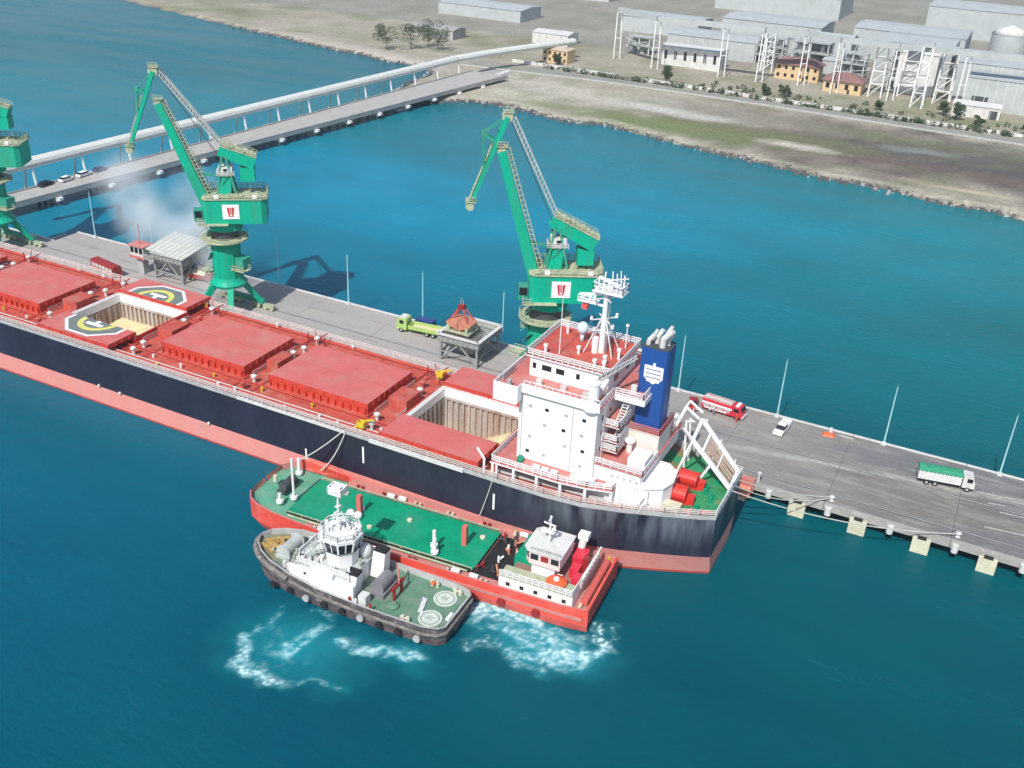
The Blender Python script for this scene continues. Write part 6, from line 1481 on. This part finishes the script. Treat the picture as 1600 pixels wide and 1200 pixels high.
    m = MB(); m.tube((-21.2, 6.0, 5.2), (-21.2, 6.0, 5.2), .2, 6)
    m = MB(); m.lathe((-24.3, 4.6, 5.2), [(1.5, 0), (1.6, .45), (.9, .75), (.3, .8)], 18); part(m, 'rescue_raft', ORANGE, sm=False)
    m = MB(); m.lathe((-24.3, 4.6, 6.0), [(.45, 0), (.4, .25)], 12); part(m, 'raft_cap', WHITE)
    # red engine casing jumble
    for (x_, y_, z_, sx_, sy_, sz_, mt_) in ((-25.6, -2.2, 4.4, 2.0, 2.6, 2.2, 'R'), (-25.8, .6, 4.4, 1.4, 1.8, 1.7, 'R'), (-24.9, -4.4, 4.4, 2.2, 1.5, 1.6, 'D'), (-26.6, 2.2, 4.4, 1.2, 1.4, 1.4, 'R'), (-24.2, 2.9, 4.4, .8, .8, 1.0, 'W'), (-26.9, -1.0, 4.4, .8, 1.2, 2.6, 'D')):
        m = MB(); m.box(x_-sx_/2, x_+sx_/2, y_-sy_/2, y_+sy_/2, z_, z_+sz_); part(m, 'engine_cover', {'R': FIRERED, 'D': DARKRED, 'W': WHITE}[mt_])
    m = MB(); m.tube((-25.0, -3.8, 5.9), (-25.4, -3.8, 8.4), .6, 12).cbox((-25.4, -3.8, 8.7), (1.6, 1.4, .9)); part(m, 'exhaust_funnel', WHITE)
    m = MB()
    for y_ in (-4.9, 3.2): m.beam((-27.5, y_, 4.4), (-27.9, y_, 6.6), .22)
    m.beam((-27.9, -4.9, 6.6), (-27.9, 3.2, 6.6), .22).beam((-27.7, -4.9, 5.5), (-27.7, 3.2, 5.5), .15)
    for k in range(9): m.beam((-27.6, -4.9+k, 4.4), (-27.9, -4.4+k, 6.6), .12)
    part(m, 'aft_gantry', WHITE)
    # stern roller and yellow gear
    m = MB(); m.tube((-28.9, -5.6, D+.75), (-28.9, 5.0, D+.75), .55, 14); part(m, 'stern_roller', mat('roller_red', (.60, .12, .10), .5, var=.15))
    for (x_, y_) in ((-28.8, -6.3), (-28.6, 5.9), (-22, -6.5), (-25.5, -6.4)):
        m = MB(); m.tube((x_, y_-.35, D), (x_, y_-.35, D+.9), .24, 8).tube((x_, y_+.35, D), (x_, y_+.35, D+.9), .24, 8); part(m, 'stern_bitts', YELLOW if y_ < -6.2 and x_ < -28 else CREAM)
    m = MB(); m.tube((-28.5, 6.2, D+.4), (-28.5, 6.9, D+.4), .5, 12); part(m, 'rope_coil', OCHRE)
tanker()

# ================================================================== TUG
def tug():
    rz = math.pi+R(2.3)
    t = thing('tugboat', 'grey white tug with a tall white mast pushing beside the red tanker', 'tugboat', (-72.2, 98.3, 0), rz)
    def part(mb, name, mt, par=None, sm=False): o = mb.build(name, mt, None, smooth=sm); o.parent = par or t; return o
    ST = [(-17.6, 3.9, 2.5), (-16.8, 4.8, 2.4), (-14.5, 5.4, 2.3), (-5, 5.6, 2.3), (3, 5.6, 2.6), (8, 5.2, 3.1), (12, 4.4, 3.6), (14.4, 3.3, 3.8), (16.0, 1.9, 4.0), (16.7, .4, 4.1)]
    h = MB(); bw = .9
    for s in (-1, 1):
        for a, b in zip(ST, ST[1:]):
            for r in range(2):
                def pt(p, k):
                    if k == 0: return (p[0], s*p[1], p[2]+bw)
                    if k == 1: return (p[0], s*p[1]*.99, p[2]*.45)
                    return (p[0]*.97, s*p[1]*.88, -1.5)
                f = [pt(a, r), pt(b, r), pt(b, r+1), pt(a, r+1)]; h.mi(r); h.quad(*(f if s < 0 else f[::-1]))
            i0 = (a[0], s*max(a[1]-.4, .05), a[2]); i1 = (b[0], s*max(b[1]-.4, .05), b[2]); t0 = (a[0], s*max(a[1]-.3, .05), a[2]+bw); t1 = (b[0], s*max(b[1]-.3, .05), b[2]+bw)
            h.mi(2); h.quad(i0, i1, t1, t0); h.quad((a[0], s*a[1], a[2]+bw), (b[0], s*b[1], b[2]+bw), t1, t0)
    e = ST[0]; h.mi(0); h.quad((e[0], -e[1], e[2]+bw), (e[0], e[1], e[2]+bw), (e[0]*.98, e[1]*.9, -1.5), (e[0]*.98, -e[1]*.9, -1.5)); h.mi(2); h.quad((e[0]+.3, -e[1]+.2, e[2]), (e[0]+.3, e[1]-.2, e[2]), (e[0]+.3, e[1]-.2, e[2]+bw), (e[0]+.3, -e[1]+.2, e[2]+bw)); h.quad((e[0], -e[1], e[2]+bw), (e[0]+.3, -e[1], e[2]+bw), (e[0]+.3, e[1], e[2]+bw), (e[0], e[1], e[2]+bw))
    part(h, 'hull', [TUGHULL, mat('tug_lower', (.12, .08, .085), .7, var=.3, dirt=(.3, .22, .22), dirt_amt=.7), GREYW])
    d = MB()
    for a, b in zip(ST, ST[1:]):
        d.mi(0 if b[0] <= -5 else 1 if b[0] <= 12 else 2); d.quad((a[0], -a[1]+.3, a[2]+.003), (b[0], -max(b[1]-.3, .05), b[2]+.003), (b[0], max(b[1]-.3, .05), b[2]+.003), (a[0], a[1]-.3, a[2]+.003))
    part(d, 'deck', [TUGGREEN, mat('tug_mid_deck', (.14, .20, .15), .7, var=.25, dirt=(.3, .29, .27), dirt_amt=.7), mat('tug_fore_deck', (.20, .20, .12), .75, var=.3)])
    # D fender round the bow and tyres
    m = MB(); P_ = [(p[0]*1.015, s*(p[1]+.25), p[2]+.1) for s, seq in ((1, ST[5:]), (-1, ST[5:][::-1])) for p in seq]
    m.path(P_, .42, 8); part(m, 'bow_fender', mat('worn_rubber', (.16, .145, .13), .85, var=.35, scale=2, dirt=(.35, .33, .3), dirt_amt=.8))
    m = MB(); P_ = [(p[0], s*(p[1]+.12), p[2]-.2) for s, seq in ((1, ST[:6][::-1]), (-1, ST[:6])) for p in seq]; m.path(P_, .26, 8); part(m, 'side_fender', MATS['worn_rubber'])
    for k in range(9):
        x_ = -14+k*3.1; yy = 5.75 if x_ < 5 else 5.3
        m = MB(); m.tube((x_, yy, 1.3), (x_, yy+.35, 1.3), .55, 12); part(m, 'tyre_fender', BLACK if k % 3 else GREYW)
    # ochre rope pile and bow winch
    m = MB()
    for k in range(10):
        a = random.uniform(0, 6.3); rr = random.uniform(.2, 1.4); m.path([(14+rr*math.cos(a+q*.8), rr*math.sin(a+q*.8), 4.1+.06*q) for q in range(6)], .16, 6)
    part(m, 'rope_pile', OCHRE); m = MB(); m.beam((12.6, -2.4, 4.0), (15.4, .6, 4.4), .55).beam((13, 2, 4.1), (15.6, 1.4, 4.4), .4); part(m, 'bow_beam', OCHRE)
    m = MB(); m.tube((11.3, -1.7, 4.5), (11.3, 1.7, 4.5), 1.0, 16).tube((11.3, -2, 4.5), (11.3, -1.72, 4.5), 1.25, 16).tube((11.3, 1.72, 4.5), (11.3, 2, 4.5), 1.25, 16).cbox((11.3, 0, 3.6), (2.6, 4.6, .8)); part(m, 'bow_winch', LATT)
    for k in range(12):
        m = MB(); c = (random.uniform(8.6, 13.5), random.uniform(-2.9, 2.9)); 
        if abs(c[0]-11.3) < 1.4 and abs(c[1]) < 2: continue
        m.tube((c[0], c[1], 3.4), (c[0], c[1], random.uniform(4.2, 4.9)), .2, 8).cbox((c[0], c[1], 3.9), (.9, .4, .35), k); part(m, 'deck_fitting', random.choice([GREYW, BLACK, WHITE2, OCHRE, LATT]))
    for s in (-1, 1):
        m = MB(); m.tube((9.2, s*3.6, 3.3), (9.2, s*3.6, 4.4), .3, 10).tube((10, s*3.4, 3.4), (10, s*3.4, 4.4), .3, 10); part(m, 'mooring_bitts', WHITE2)
    # main house, white stepped sides
    m = MB(); m.prism([(8.3, -2.6), (8.3, 2.6), (7.2, 3.7), (-1.6, 3.9), (-1.6, -3.9), (7.2, -3.7)], 2.5, 5.3); part(m, 'deckhouse', mat('house_grey_white', (.62, .64, .63), .5, var=.1, dirt=(.4, .38, .35), dirt_amt=.4))
    for (x0, x1, z1, yo) in ((4.9, 8.6, 5.2, 4.3), (.7, 4.75, 5.9, 4.6), (-2.9, .55, 5.2, 4.75)):
        m = MB(); m.box(x0, x1, 3.95, yo, 2.5, z1); part(m, 'side_screen', WHITE)
    m = MB(); m.box(5.5, 5.9, 4.31, 4.36, 4.2, 4.6); part(m, 'window', GLASS)
    for k in range(4):
        m = MB(); m.box(-2.4+k*2.8, -1.7+k*2.8, -3.98, -3.92, 3.6, 4.3); part(m, 'window', GLASS)
    m = MB(); m.box(-1.7, 7.2, -3.7, 3.8, 5.31, 5.45); part(m, 'upper_deck', LATT)
    m = MB(); m.rail([(-1.6, 3.8, 5.45), (7.1, 3.7, 5.45), (8.0, 2.2, 5.45), (8.0, -2.2, 5.45), (7.1, -3.6, 5.45), (-1.6, -3.6, 5.45)], 1.05, 1.0, .06, 3); part(m, 'railing', WHITE)
    for k in range(14):
        m = MB(); c = (random.uniform(4.6, 7.4), random.uniform(-2.8, 3), 5.45); m.cbox((c[0], c[1], 5.45+.35), (random.uniform(.4, 1.0), random.uniform(.3, .9), .7), random.uniform(0, 1)); part(m, 'deck_box', random.choice([WHITE, LATT, WHITE2]))
    # wheelhouse: octagon with raked dark windows between white posts
    cxh = 2.0
    def octo(r, kx=1.05, ph=22.5): return [(cxh+r*kx*math.cos(R(ph+45*k)), r*math.sin(R(ph+45*k))) for k in range(8)]
    m = MB(); m.prism(octo(2.3), 5.46, 7.4, octo(2.5)); part(m, 'bridge_base', WHITE)
    m = MB(); m.prism(octo(2.5), 7.41, 8.2, octo(2.62)); m.prism(octo(3.05), 9.95, 10.5, octo(3.15)); wh = part(m, 'wheelhouse', WHITE)
    a8, b8 = octo(2.6), octo(3.0)
    for k in range(8):
        k2 = (k+1) % 8; A0, A1 = Vector((*a8[k], 8.21)), Vector((*a8[k2], 8.21)); B0, B1 = Vector((*b8[k], 9.94)), Vector((*b8[k2], 9.94))
        for q in range(2):
            f0, f1 = q/2+.06, (q+1)/2-.06
            m = MB(); m.quad(A0.lerp(A1, f0), A0.lerp(A1, f1), B0.lerp(B1, f1), B0.lerp(B1, f0)); part(m, 'window', GLASS, wh)
            m = MB(); m.beam(A0.lerp(A1, q/2), B0.lerp(B1, q/2), .26 if q == 0 else .16); part(m, 'window_post', WHITE, wh)
    m = MB(); m.prism(octo(2.9), 8.21, 8.22); part(m, 'interior_floor', DKGREY, wh)
    m = MB(); o8 = [(x, y, 10.5) for x, y in octo(2.95)]; m.rail(o8+o8[:1], 1.0, .9, .07, 2)
    for k in range(9): m.cbox((cxh+random.uniform(-1.8, 1.8), random.uniform(-1.8, 1.8), 10.8), (random.uniform(.3, .7), random.uniform(.3, .7), random.uniform(.4, 1.0)), random.uniform(0, 1))
    part(m, 'roof_gear', WHITE2)
    m = MB(); m.tube((cxh+.2, .2, 10.5), (cxh+.2, .2, 17.2), .2, 8, .14).tube((cxh+1.2, .9, 10.5), (cxh+.6, .5, 14), .1, 6).tube((cxh-1.2, -.8, 10.5), (cxh-.2, 0, 14), .1, 6).beam((cxh-.9, .2, 13.0), (cxh+1.4, .2, 13.0), .16).beam((cxh+.2, -1.0, 14.2), (cxh+.2, 1.4, 14.2), .16).tube((cxh+1.6, 1.2, 10.5), (cxh+1.6, 1.2, 12.6), .28, 8)
    for z_ in (11.5, 12.4, 13.6, 15): m.cbox((cxh+.2, .2, z_), (.6, .9, .12))
    part(m, 'mast', WHITE)
    m = MB(); m.cbox((cxh+.2, .2, 17.3), (2.2, 1.7, .18)); m.rail([(cxh-.9, -.6, 17.35), (cxh+1.3, -.6, 17.35), (cxh+1.3, 1.0, 17.35), (cxh-.9, 1.0, 17.35), (cxh-.9, -.6, 17.35)], 1.0, .7, .08, 3).cbox((cxh+.2, .4, 18.1), (1.5, .5, .9)); part(m, 'mast_top', WHITE)
    for k in range(16):
        a_ = random.uniform(0, 6.3); c = (cxh+random.uniform(3.0, 4.6)*math.cos(a_)*.8, random.uniform(-3.4, 3.4), 5.45)
        if math.hypot(c[0]-cxh, c[1]) < 2.8: continue
        m = MB()
        if k % 2: m.tube(c, (c[0], c[1], 5.45+random.uniform(.8, 1.8)), .2, 8).tube((c[0]-.3, c[1], 6.3), (c[0]+.3, c[1], 6.3), .16, 6)
        else: m.cbox((c[0], c[1], 5.8), (.8, .5, .7), random.uniform(0, 2))
        part(m, 'vent', random.choice([WHITE, LATT, GREYW, WHITE2]))
    m = MB()
    for s_ in (-1, 1): m.beam((6.6, s_*2.2, 5.45), (4.4, s_*1.9, 7.6), .5, .12)
    m.rail([(6.6, 2.5, 5.45), (4.4, 2.2, 7.6)], .9, .8, .05, 2); part(m, 'stair', LATT)
    m = MB(); m.lathe((5.8, -.3, 5.46), [(.7, 0), (.75, .6), (.3, 1.0)], 12).tube((6.9, -1.6, 5.46), (6.9, -1.6, 8.2), .14, 8).cbox((6.9, -1.6, 8.3), (.6, .5, .5)); part(m, 'fire_monitor', WHITE)
    # funnels: white box with black top, and a grey tank
    for s, xx in ((-1, -2.8), (1, -1.2)):
        m = MB(); m.mi(0).prism([(xx-1.1, s*2.6-.9), (xx+1.1, s*2.6-.9), (xx+1.1, s*2.6+.9), (xx-1.1, s*2.6+.9)], 2.5, 7.2 if s < 0 else 6.0, [(xx-1.5, s*2.6-.8), (xx+.5, s*2.6-.8), (xx+.5, s*2.6+.8), (xx-1.5, s*2.6+.8)]); part(m, 'funnel', WHITE)
        m = MB(); zt = 7.22 if s < 0 else 6.02; m.box(xx-1.5, xx+.4, s*2.6-.7, s*2.6+.7, zt, zt+.4); part(m, 'funnel_top', BLACK)
    m = MB(); m.lathe((-.7, -2.3, 5.46), [(.9, 0), (.95, 1.4), (.6, 2.0), (.1, 2.15)], 14); part(m, 'tank', WHITE2, sm=True)
    # towing winch and posts aft of the house
    m = MB(); m.tube((-5.0, -1.6, 3.8), (-5.0, 1.6, 3.8), 1.05, 16).cbox((-5, 0, 2.7), (2.6, 4.2, .8)); part(m, 'towing_winch', mat('winch_grey', (.2, .2, .22), .6, var=.2))
    m = MB(); m.tube((-7.6, -.9, 2.3), (-7.6, -.9, 4.6), .25, 10).tube((-7.6, 1.2, 2.3), (-7.6, 1.2, 4.6), .25, 10).beam((-7.6, -1.6, 4.3), (-7.6, 1.8, 4.3), .4); part(m, 'towing_bitt', DARKRED)
    m = MB(); m.lathe((-8.2, 2.6, 2.3), [(.9, 0), (.95, .3), (.5, .6)], 14); part(m, 'capstan', TUGGREEN)
    m = MB(); m.beam((-6.6, -2.2, 2.4), (-6.2, -2.0, 6.2), .18).beam((-6.2, -2.0, 6.2), (-8.0, .5, 5.0), .14); part(m, 'deck_crane', DECKSOFT)
    m = MB(); m.cbox((-4.2, 3.9, 3.2), (1.3, 1.3, 1.6)); part(m, 'locker', WHITE2)
    for (x_, mt_) in ((-2.4, DARKRED), (-5.9, DARKRED), (-3.4, WHITE)):
        m = MB(); m.tube((x_, 5.0, 2.3), (x_, 5.0, 3.6), .2, 8); part(m, 'side_post', mt_)
    # round hatch plates on the after deck, with an incised mark
    for (x_, y_) in ((-14.1, -2.4), (-14.2, 2.4)):
        m = MB(); m.lathe((x_, y_, 2.34), [(1.75, 0), (1.75, .1)], 32); dk = part(m, 'deck_disc', mat('disc_pale', (.55, .60, .54), .7, var=.12, scale=1.2, dirt=(.3, .4, .32), dirt_amt=.6))
        m = MB()
        for k in range(28):
            a, b_ = 2*math.pi*k/28, 2*math.pi*(k+1)/28; m.quad(*[(x_+r_*math.cos(q), y_+r_*math.sin(q), 2.455) for r_, q in ((1.25, a), (1.38, a), (1.38, b_), (1.25, b_))])
        for dx in (-.35, 0, .35): m.quad((x_+dx-.07, y_-.4, 2.455), (x_+dx+.07, y_-.4, 2.455), (x_+dx+.2, y_+.4, 2.455), (x_+dx+.06, y_+.4, 2.455))
        part(m, 'disc_mark', mat('disc_mark_green', (.16, .24, .17), .7, var=.1), dk)
    m = MB()
    for q in range(3): m.path([(-11.2-.25*q-.35*k*.3, -1.2+.42*k*.9+.25*math.sin(k*1.9+q), 2.42+.05*q) for k in range(10)], .1, 6)
    part(m, 'coiled_rope', WHITE)
    m = MB(); m.cbox((-16.6, 1.0, 2.6), (.5, 1.6, .3)); part(m, 'stern_cleat', WHITE)
    for (x_, y_) in ((-11.3, -4.3), (-11.3, 4.5), (-15.2, -4.2)):
        m = MB(); m.tube((x_-.4, y_, 2.3), (x_-.4, y_, 3.2), .26, 10).tube((x_+.4, y_, 2.3), (x_+.4, y_, 3.2), .26, 10).beam((x_-.8, y_, 2.9), (x_+.8, y_, 2.9), .2); part(m, 'stern_bitts', CREAM)
    m = MB(); m.tube((-11.7, -3.7, 3.3), (-11.1, -3.7, 3.3), .3, 8); part(m, 'orange_buoy', ORANGE)
tug()

# ================================================================== MOORING ROPES, SMALL BOAT
def rope(p, q, sag, r_, label, group):
    m = MB(); p = Vector(p); q = Vector(q); n = 14; pts = []
    for k in range(n+1):
        f = k/n; c = p.lerp(q, f); c.z -= sag*4*f*(1-f); pts.append(c)
    m.path(pts, r_, 6); tag(m.build('mooring_rope', ROPE, None), label, 'rope', group)
RG = 'mooring ropes'
rope((-89.2, 120.1, 12.0), (-95.8, 116.0, 6.0), .4, .11, 'pale rope running from the ship rail down to the tanker bow', RG)
rope((-88.8, 120.1, 12.0), (-91.8, 116.6, 5.0), 1.2, .11, 'slack pale rope from the ship rail to the tanker foredeck', RG)
rope((-26.9, 140.2, 11.8), (-13.5, 155.1, 4.4), .8, .09, 'upper pale rope from the ship stern to a bollard on the pier', RG)
rope((-26.9, 138.2, 11.8), (-13.5, 155.0, 4.3), 1.6, .09, 'lower pale rope from the ship stern to the same pier bollard', RG)
rope((-26.9, 136.5, 11.8), (6.9, 155.0, 4.3), 1.8, .09, 'long slack rope from the ship stern to the next pier bollard', RG)
rope((-60.8, 120.3, 11.9), (-62.5, 119.3, 4.6), .3, .08, 'thin rope down the black hull to the tanker deck', RG)
def small_boat():
    t = thing('small_boat', 'small white boat moored against the causeway near the shore', 'boat', (-234.8, 366, 0), R(80))
    def part(mb, name, mt): o = mb.build(name, mt, None); o.parent = t; return o
    m = MB(); m.prism([(-4, -.9), (2, -1.1), (5, 0), (2, 1.1), (-4, .9)], -.3, 1.0, [(-4.1, -1.2), (2.2, -1.5), (5.8, 0), (2.2, 1.5), (-4.1, 1.2)]); part(m, 'hull', WHITE)
    part(MB().box(-2, 1.2, -.8, .8, 1.01, 2.4), 'cabin', WHITE2); part(MB().box(-1.6, 1.0, -.84, -.81, 1.6, 2.1).box(1.21, 1.24, -.6, .6, 1.6, 2.1), 'window', GLASS)
small_boat()

# ================================================================== FOAM
def foam():
    x0, x1, y0, y1, st = -100, -22, 70, 112, .42
    xs = np.arange(x0, x1, st); ys = np.arange(y0, y1, st); X, Y = np.meshgrid(xs, ys)
    Wx = X+(fbm(X/4+3, Y/4, 4)-.5)*6; Wy = Y+(fbm(X/4, Y/4+7, 4)-.5)*6
    D = np.zeros_like(X)
    def seg(pts, w_, amp):
        nonlocal D
        for a, b in zip(pts, pts[1:]):
            a = np.array(a, float); b = np.array(b, float); ab = b-a
            t = np.clip(((Wx-a[0])*ab[0]+(Wy-a[1])*ab[1])/(ab@ab+1e-9), 0, 1); d = np.hypot(Wx-a[0]-t*ab[0], Wy-a[1]-t*ab[1])
            D = np.maximum(D, amp*np.exp(-(d/w_)**2))
    seg([(-79.5, 81.5), (-76.5, 78.3), (-72.5, 77.2), (-69.5, 76.8)], 1.3, 1.0); seg([(-69.5, 76.8), (-67, 79), (-63, 80.5)], .9, .6)
    seg([(-79.4, 84.5), (-79.5, 81.5)], .9, .7); seg([(-79, 88), (-78.5, 86)], 1.0, .5); seg([(-73.5, 81), (-73, 85), (-72, 88.5), (-70, 90.5)], .8, .6)
    seg([(-68, 87.5), (-65, 88.3), (-62.5, 90)], 1.1, .85); seg([(-61, 89), (-59, 90.2), (-57.5, 91.5)], 1.2, .8); seg([(-75, 91.5), (-71, 92)], .7, .6)
    seg([(-54.5, 104.2), (-50, 105.5), (-46, 106)], 1.6, 1.15); seg([(-53.8, 102), (-51, 102.5)], 1.4, .8)
    seg([(-52, 97), (-47, 98.5), (-42, 99.2), (-38, 101)], 1.3, .72); seg([(-50, 101.5), (-45, 102.5), (-41, 104)], 1.2, .6); seg([(-41, 100), (-39.5, 102), (-37.5, 104)], 1.6, .9)
    seg([(-41, 98.8), (-39, 99.6)], 1.3, .9); seg([(-37, 103), (-35, 106), (-35.4, 108.5), (-37, 110)], 1.4, 1.0); seg([(-45, 104.5), (-40, 106), (-37, 107)], 1.0, .55)
    body = np.zeros_like(X)
    def el(cx_, cy_, rx, ry, a_):
        nonlocal body
        q = np.hypot((Wx-cx_)/rx, (Wy-cy_)/ry); body = np.maximum(body, a_*np.clip(1.25-q, 0, 1))
    el(-72, 84, 11, 7.5, .75); el(-43.5, 102.5, 11, 5.2, 1.0); el(-61, 90, 8, 3, .6); el(-50, 104, 6, 3, .9)
    fl = fbm(X/1.1, Y/1.1, 4); fl2 = fbm(X/3.1+40, Y/3.1, 3)
    ridge = 1-np.abs(fl-.5)*5; ridge2 = 1-np.abs(fl2-.5)*6
    white = np.clip(D*(.35+.9*np.maximum(ridge, 0))*1.25-.28, 0, 1)+np.clip(body*np.maximum(ridge2, 0)*.75-.32, 0, .5)
    white = np.clip(white, 0, 1); body = np.clip(body*1.0+D*.5, 0, 1)
    a = np.maximum(white, body*.9)
    idx = np.arange(X.size).reshape(X.shape); k = (a[:-1, :-1]+a[1:, 1:]+a[1:, :-1]+a[:-1, 1:]) > .01
    F = np.stack([idx[:-1, :-1], idx[:-1, 1:], idx[1:, 1:], idx[1:, :-1]], -1)[k]
    Z = .03+white*.12*fl
    me = bpy.data.meshes.new('foam'); me.from_pydata(np.stack([X, Y, Z], -1).reshape(-1, 3).tolist(), [], F.tolist())
    at = me.color_attributes.new('froth', 'FLOAT_COLOR', 'POINT'); at.data.foreach_set('color', np.stack([white, body, a, a*0+1], -1).astype(np.float32).ravel())
    mt = bpy.data.materials.new('froth_water'); mt.use_nodes = True; T = mt.node_tree; N = T.nodes; L = T.links; b = N['Principled BSDF']
    v = N.new('ShaderNodeVertexColor'); v.layer_name = 'froth'; sp = N.new('ShaderNodeSeparateColor'); L.new(v.outputs[0], sp.inputs[0])
    g = N.new('ShaderNodeNewGeometry'); nz = N.new('ShaderNodeTexNoise'); nz.inputs['Scale'].default_value = 1.3; nz.inputs['Detail'].default_value = 6; L.new(g.outputs['Position'], nz.inputs['Vector'])
    mr = N.new('ShaderNodeMapRange'); mr.inputs[1].default_value = .35; mr.inputs[2].default_value = .6; mr.inputs[3].default_value = .35; mr.inputs[4].default_value = 1.2; L.new(nz.outputs[0], mr.inputs[0])
    wm = N.new('ShaderNodeMath'); wm.operation = 'MULTIPLY'; wm.use_clamp = True; L.new(sp.outputs[0], wm.inputs[0]); L.new(mr.outputs[0], wm.inputs[1])
    mx = N.new('ShaderNodeMix'); mx.data_type = 'RGBA'; L.new(wm.outputs[0], mx.inputs[0]); mx.inputs[6].default_value = (.003, .25, .31, 1); mx.inputs[7].default_value = (.55, .82, .84, 1)
    L.new(mx.outputs[2], b.inputs['Base Color'])
    bm = N.new('ShaderNodeMath'); bm.operation = 'MULTIPLY'; L.new(sp.outputs[1], bm.inputs[0]); bm.inputs[1].default_value = 1.0
    am = N.new('ShaderNodeMath'); am.operation = 'MAXIMUM'; am.use_clamp = True; L.new(bm.outputs[0], am.inputs[0]); L.new(wm.outputs[0], am.inputs[1]); L.new(am.outputs[0], b.inputs['Alpha'])
    b.inputs['Roughness'].default_value = .5
    me.materials.append(mt); o = bpy.data.objects.new('foam', me); COL.objects.link(o); tag(o, 'white and turquoise churned water beside the tug and tanker', 'foam', kind='stuff')
foam()

# ================================================================== DUST CLOUD
def dust():
    m = MB(); m.box(-212, -146, 154, 192, 3.76, 38)
    mt = bpy.data.materials.new('dust_smoke'); mt.use_nodes = True; T = mt.node_tree; N = T.nodes; L = T.links; N.remove(N['Principled BSDF'])
    # soft edged cloud: density falls off with distance from the plume axis
    vol = N.new('ShaderNodeVolumePrincipled'); vol.inputs['Color'].default_value = (.86, .9, .92, 1); vol.inputs['Anisotropy'].default_value = -.35
    g = N.new('ShaderNodeNewGeometry'); tot = None
    for (x, y, z, r_, k) in ((-186, 173, 16, 12, .16), (-177, 174, 13, 9, .18), (-167, 173, 17, 10, .22), (-195, 177, 22, 13, .11), (-160, 169, 13, 8, .20), (-157, 163, 9, 6, .20), (-172, 176, 24, 11, .08)):
        d = N.new('ShaderNodeVectorMath'); d.operation = 'DISTANCE'; L.new(g.outputs['Position'], d.inputs[0]); d.inputs[1].default_value = (x, y, z)
        mr = N.new('ShaderNodeMapRange'); mr.interpolation_type = 'SMOOTHSTEP'; mr.inputs[1].default_value = r_*.78; mr.inputs[2].default_value = 0; mr.inputs[4].default_value = k; L.new(d.outputs['Value'], mr.inputs[0])
        if tot is None: tot = mr.outputs[0]
        else:
            a = N.new('ShaderNodeMath'); a.operation = 'ADD'; L.new(tot, a.inputs[0]); L.new(mr.outputs[0], a.inputs[1]); tot = a.outputs[0]
    nz = N.new('ShaderNodeTexNoise'); nz.inputs['Scale'].default_value = .14; nz.inputs['Detail'].default_value = 3; L.new(g.outputs['Position'], nz.inputs['Vector'])
    r2_ = N.new('ShaderNodeMapRange'); r2_.inputs[1].default_value = .30; r2_.inputs[2].default_value = .60; r2_.inputs[3].default_value = .15; L.new(nz.outputs[0], r2_.inputs[0])
    mu = N.new('ShaderNodeMath'); mu.operation = 'MULTIPLY'; L.new(tot, mu.inputs[0]); L.new(r2_.outputs[0], mu.inputs[1]); L.new(mu.outputs[0], vol.inputs['Density'])
    L.new(vol.outputs[0], N['Material Output'].inputs['Volume'])
    o = m.build('dust_cloud', mt, None); tag(o, 'thin white grain dust drifting over the canopied hopper', 'dust', kind='stuff')
dust()

# ================================================================== HAZE
def haze():
    m = MB(); m.box(-9600, 9600, -3600, 9600, -5, 108)
    mt = bpy.data.materials.new('haze_air'); mt.use_nodes = True; T = mt.node_tree; N = T.nodes; L = T.links; N.remove(N['Principled BSDF'])
    v = N.new('ShaderNodeVolumePrincipled'); v.inputs['Color'].default_value = (.80, .90, 1.0, 1); v.inputs['Density'].default_value = .00010; v.inputs['Anisotropy'].default_value = .1
    L.new(v.outputs[0], N['Material Output'].inputs['Volume'])
    o = m.build('haze', mt, None); tag(o, 'thin sea haze over the harbour', 'haze', kind='stuff')
haze()
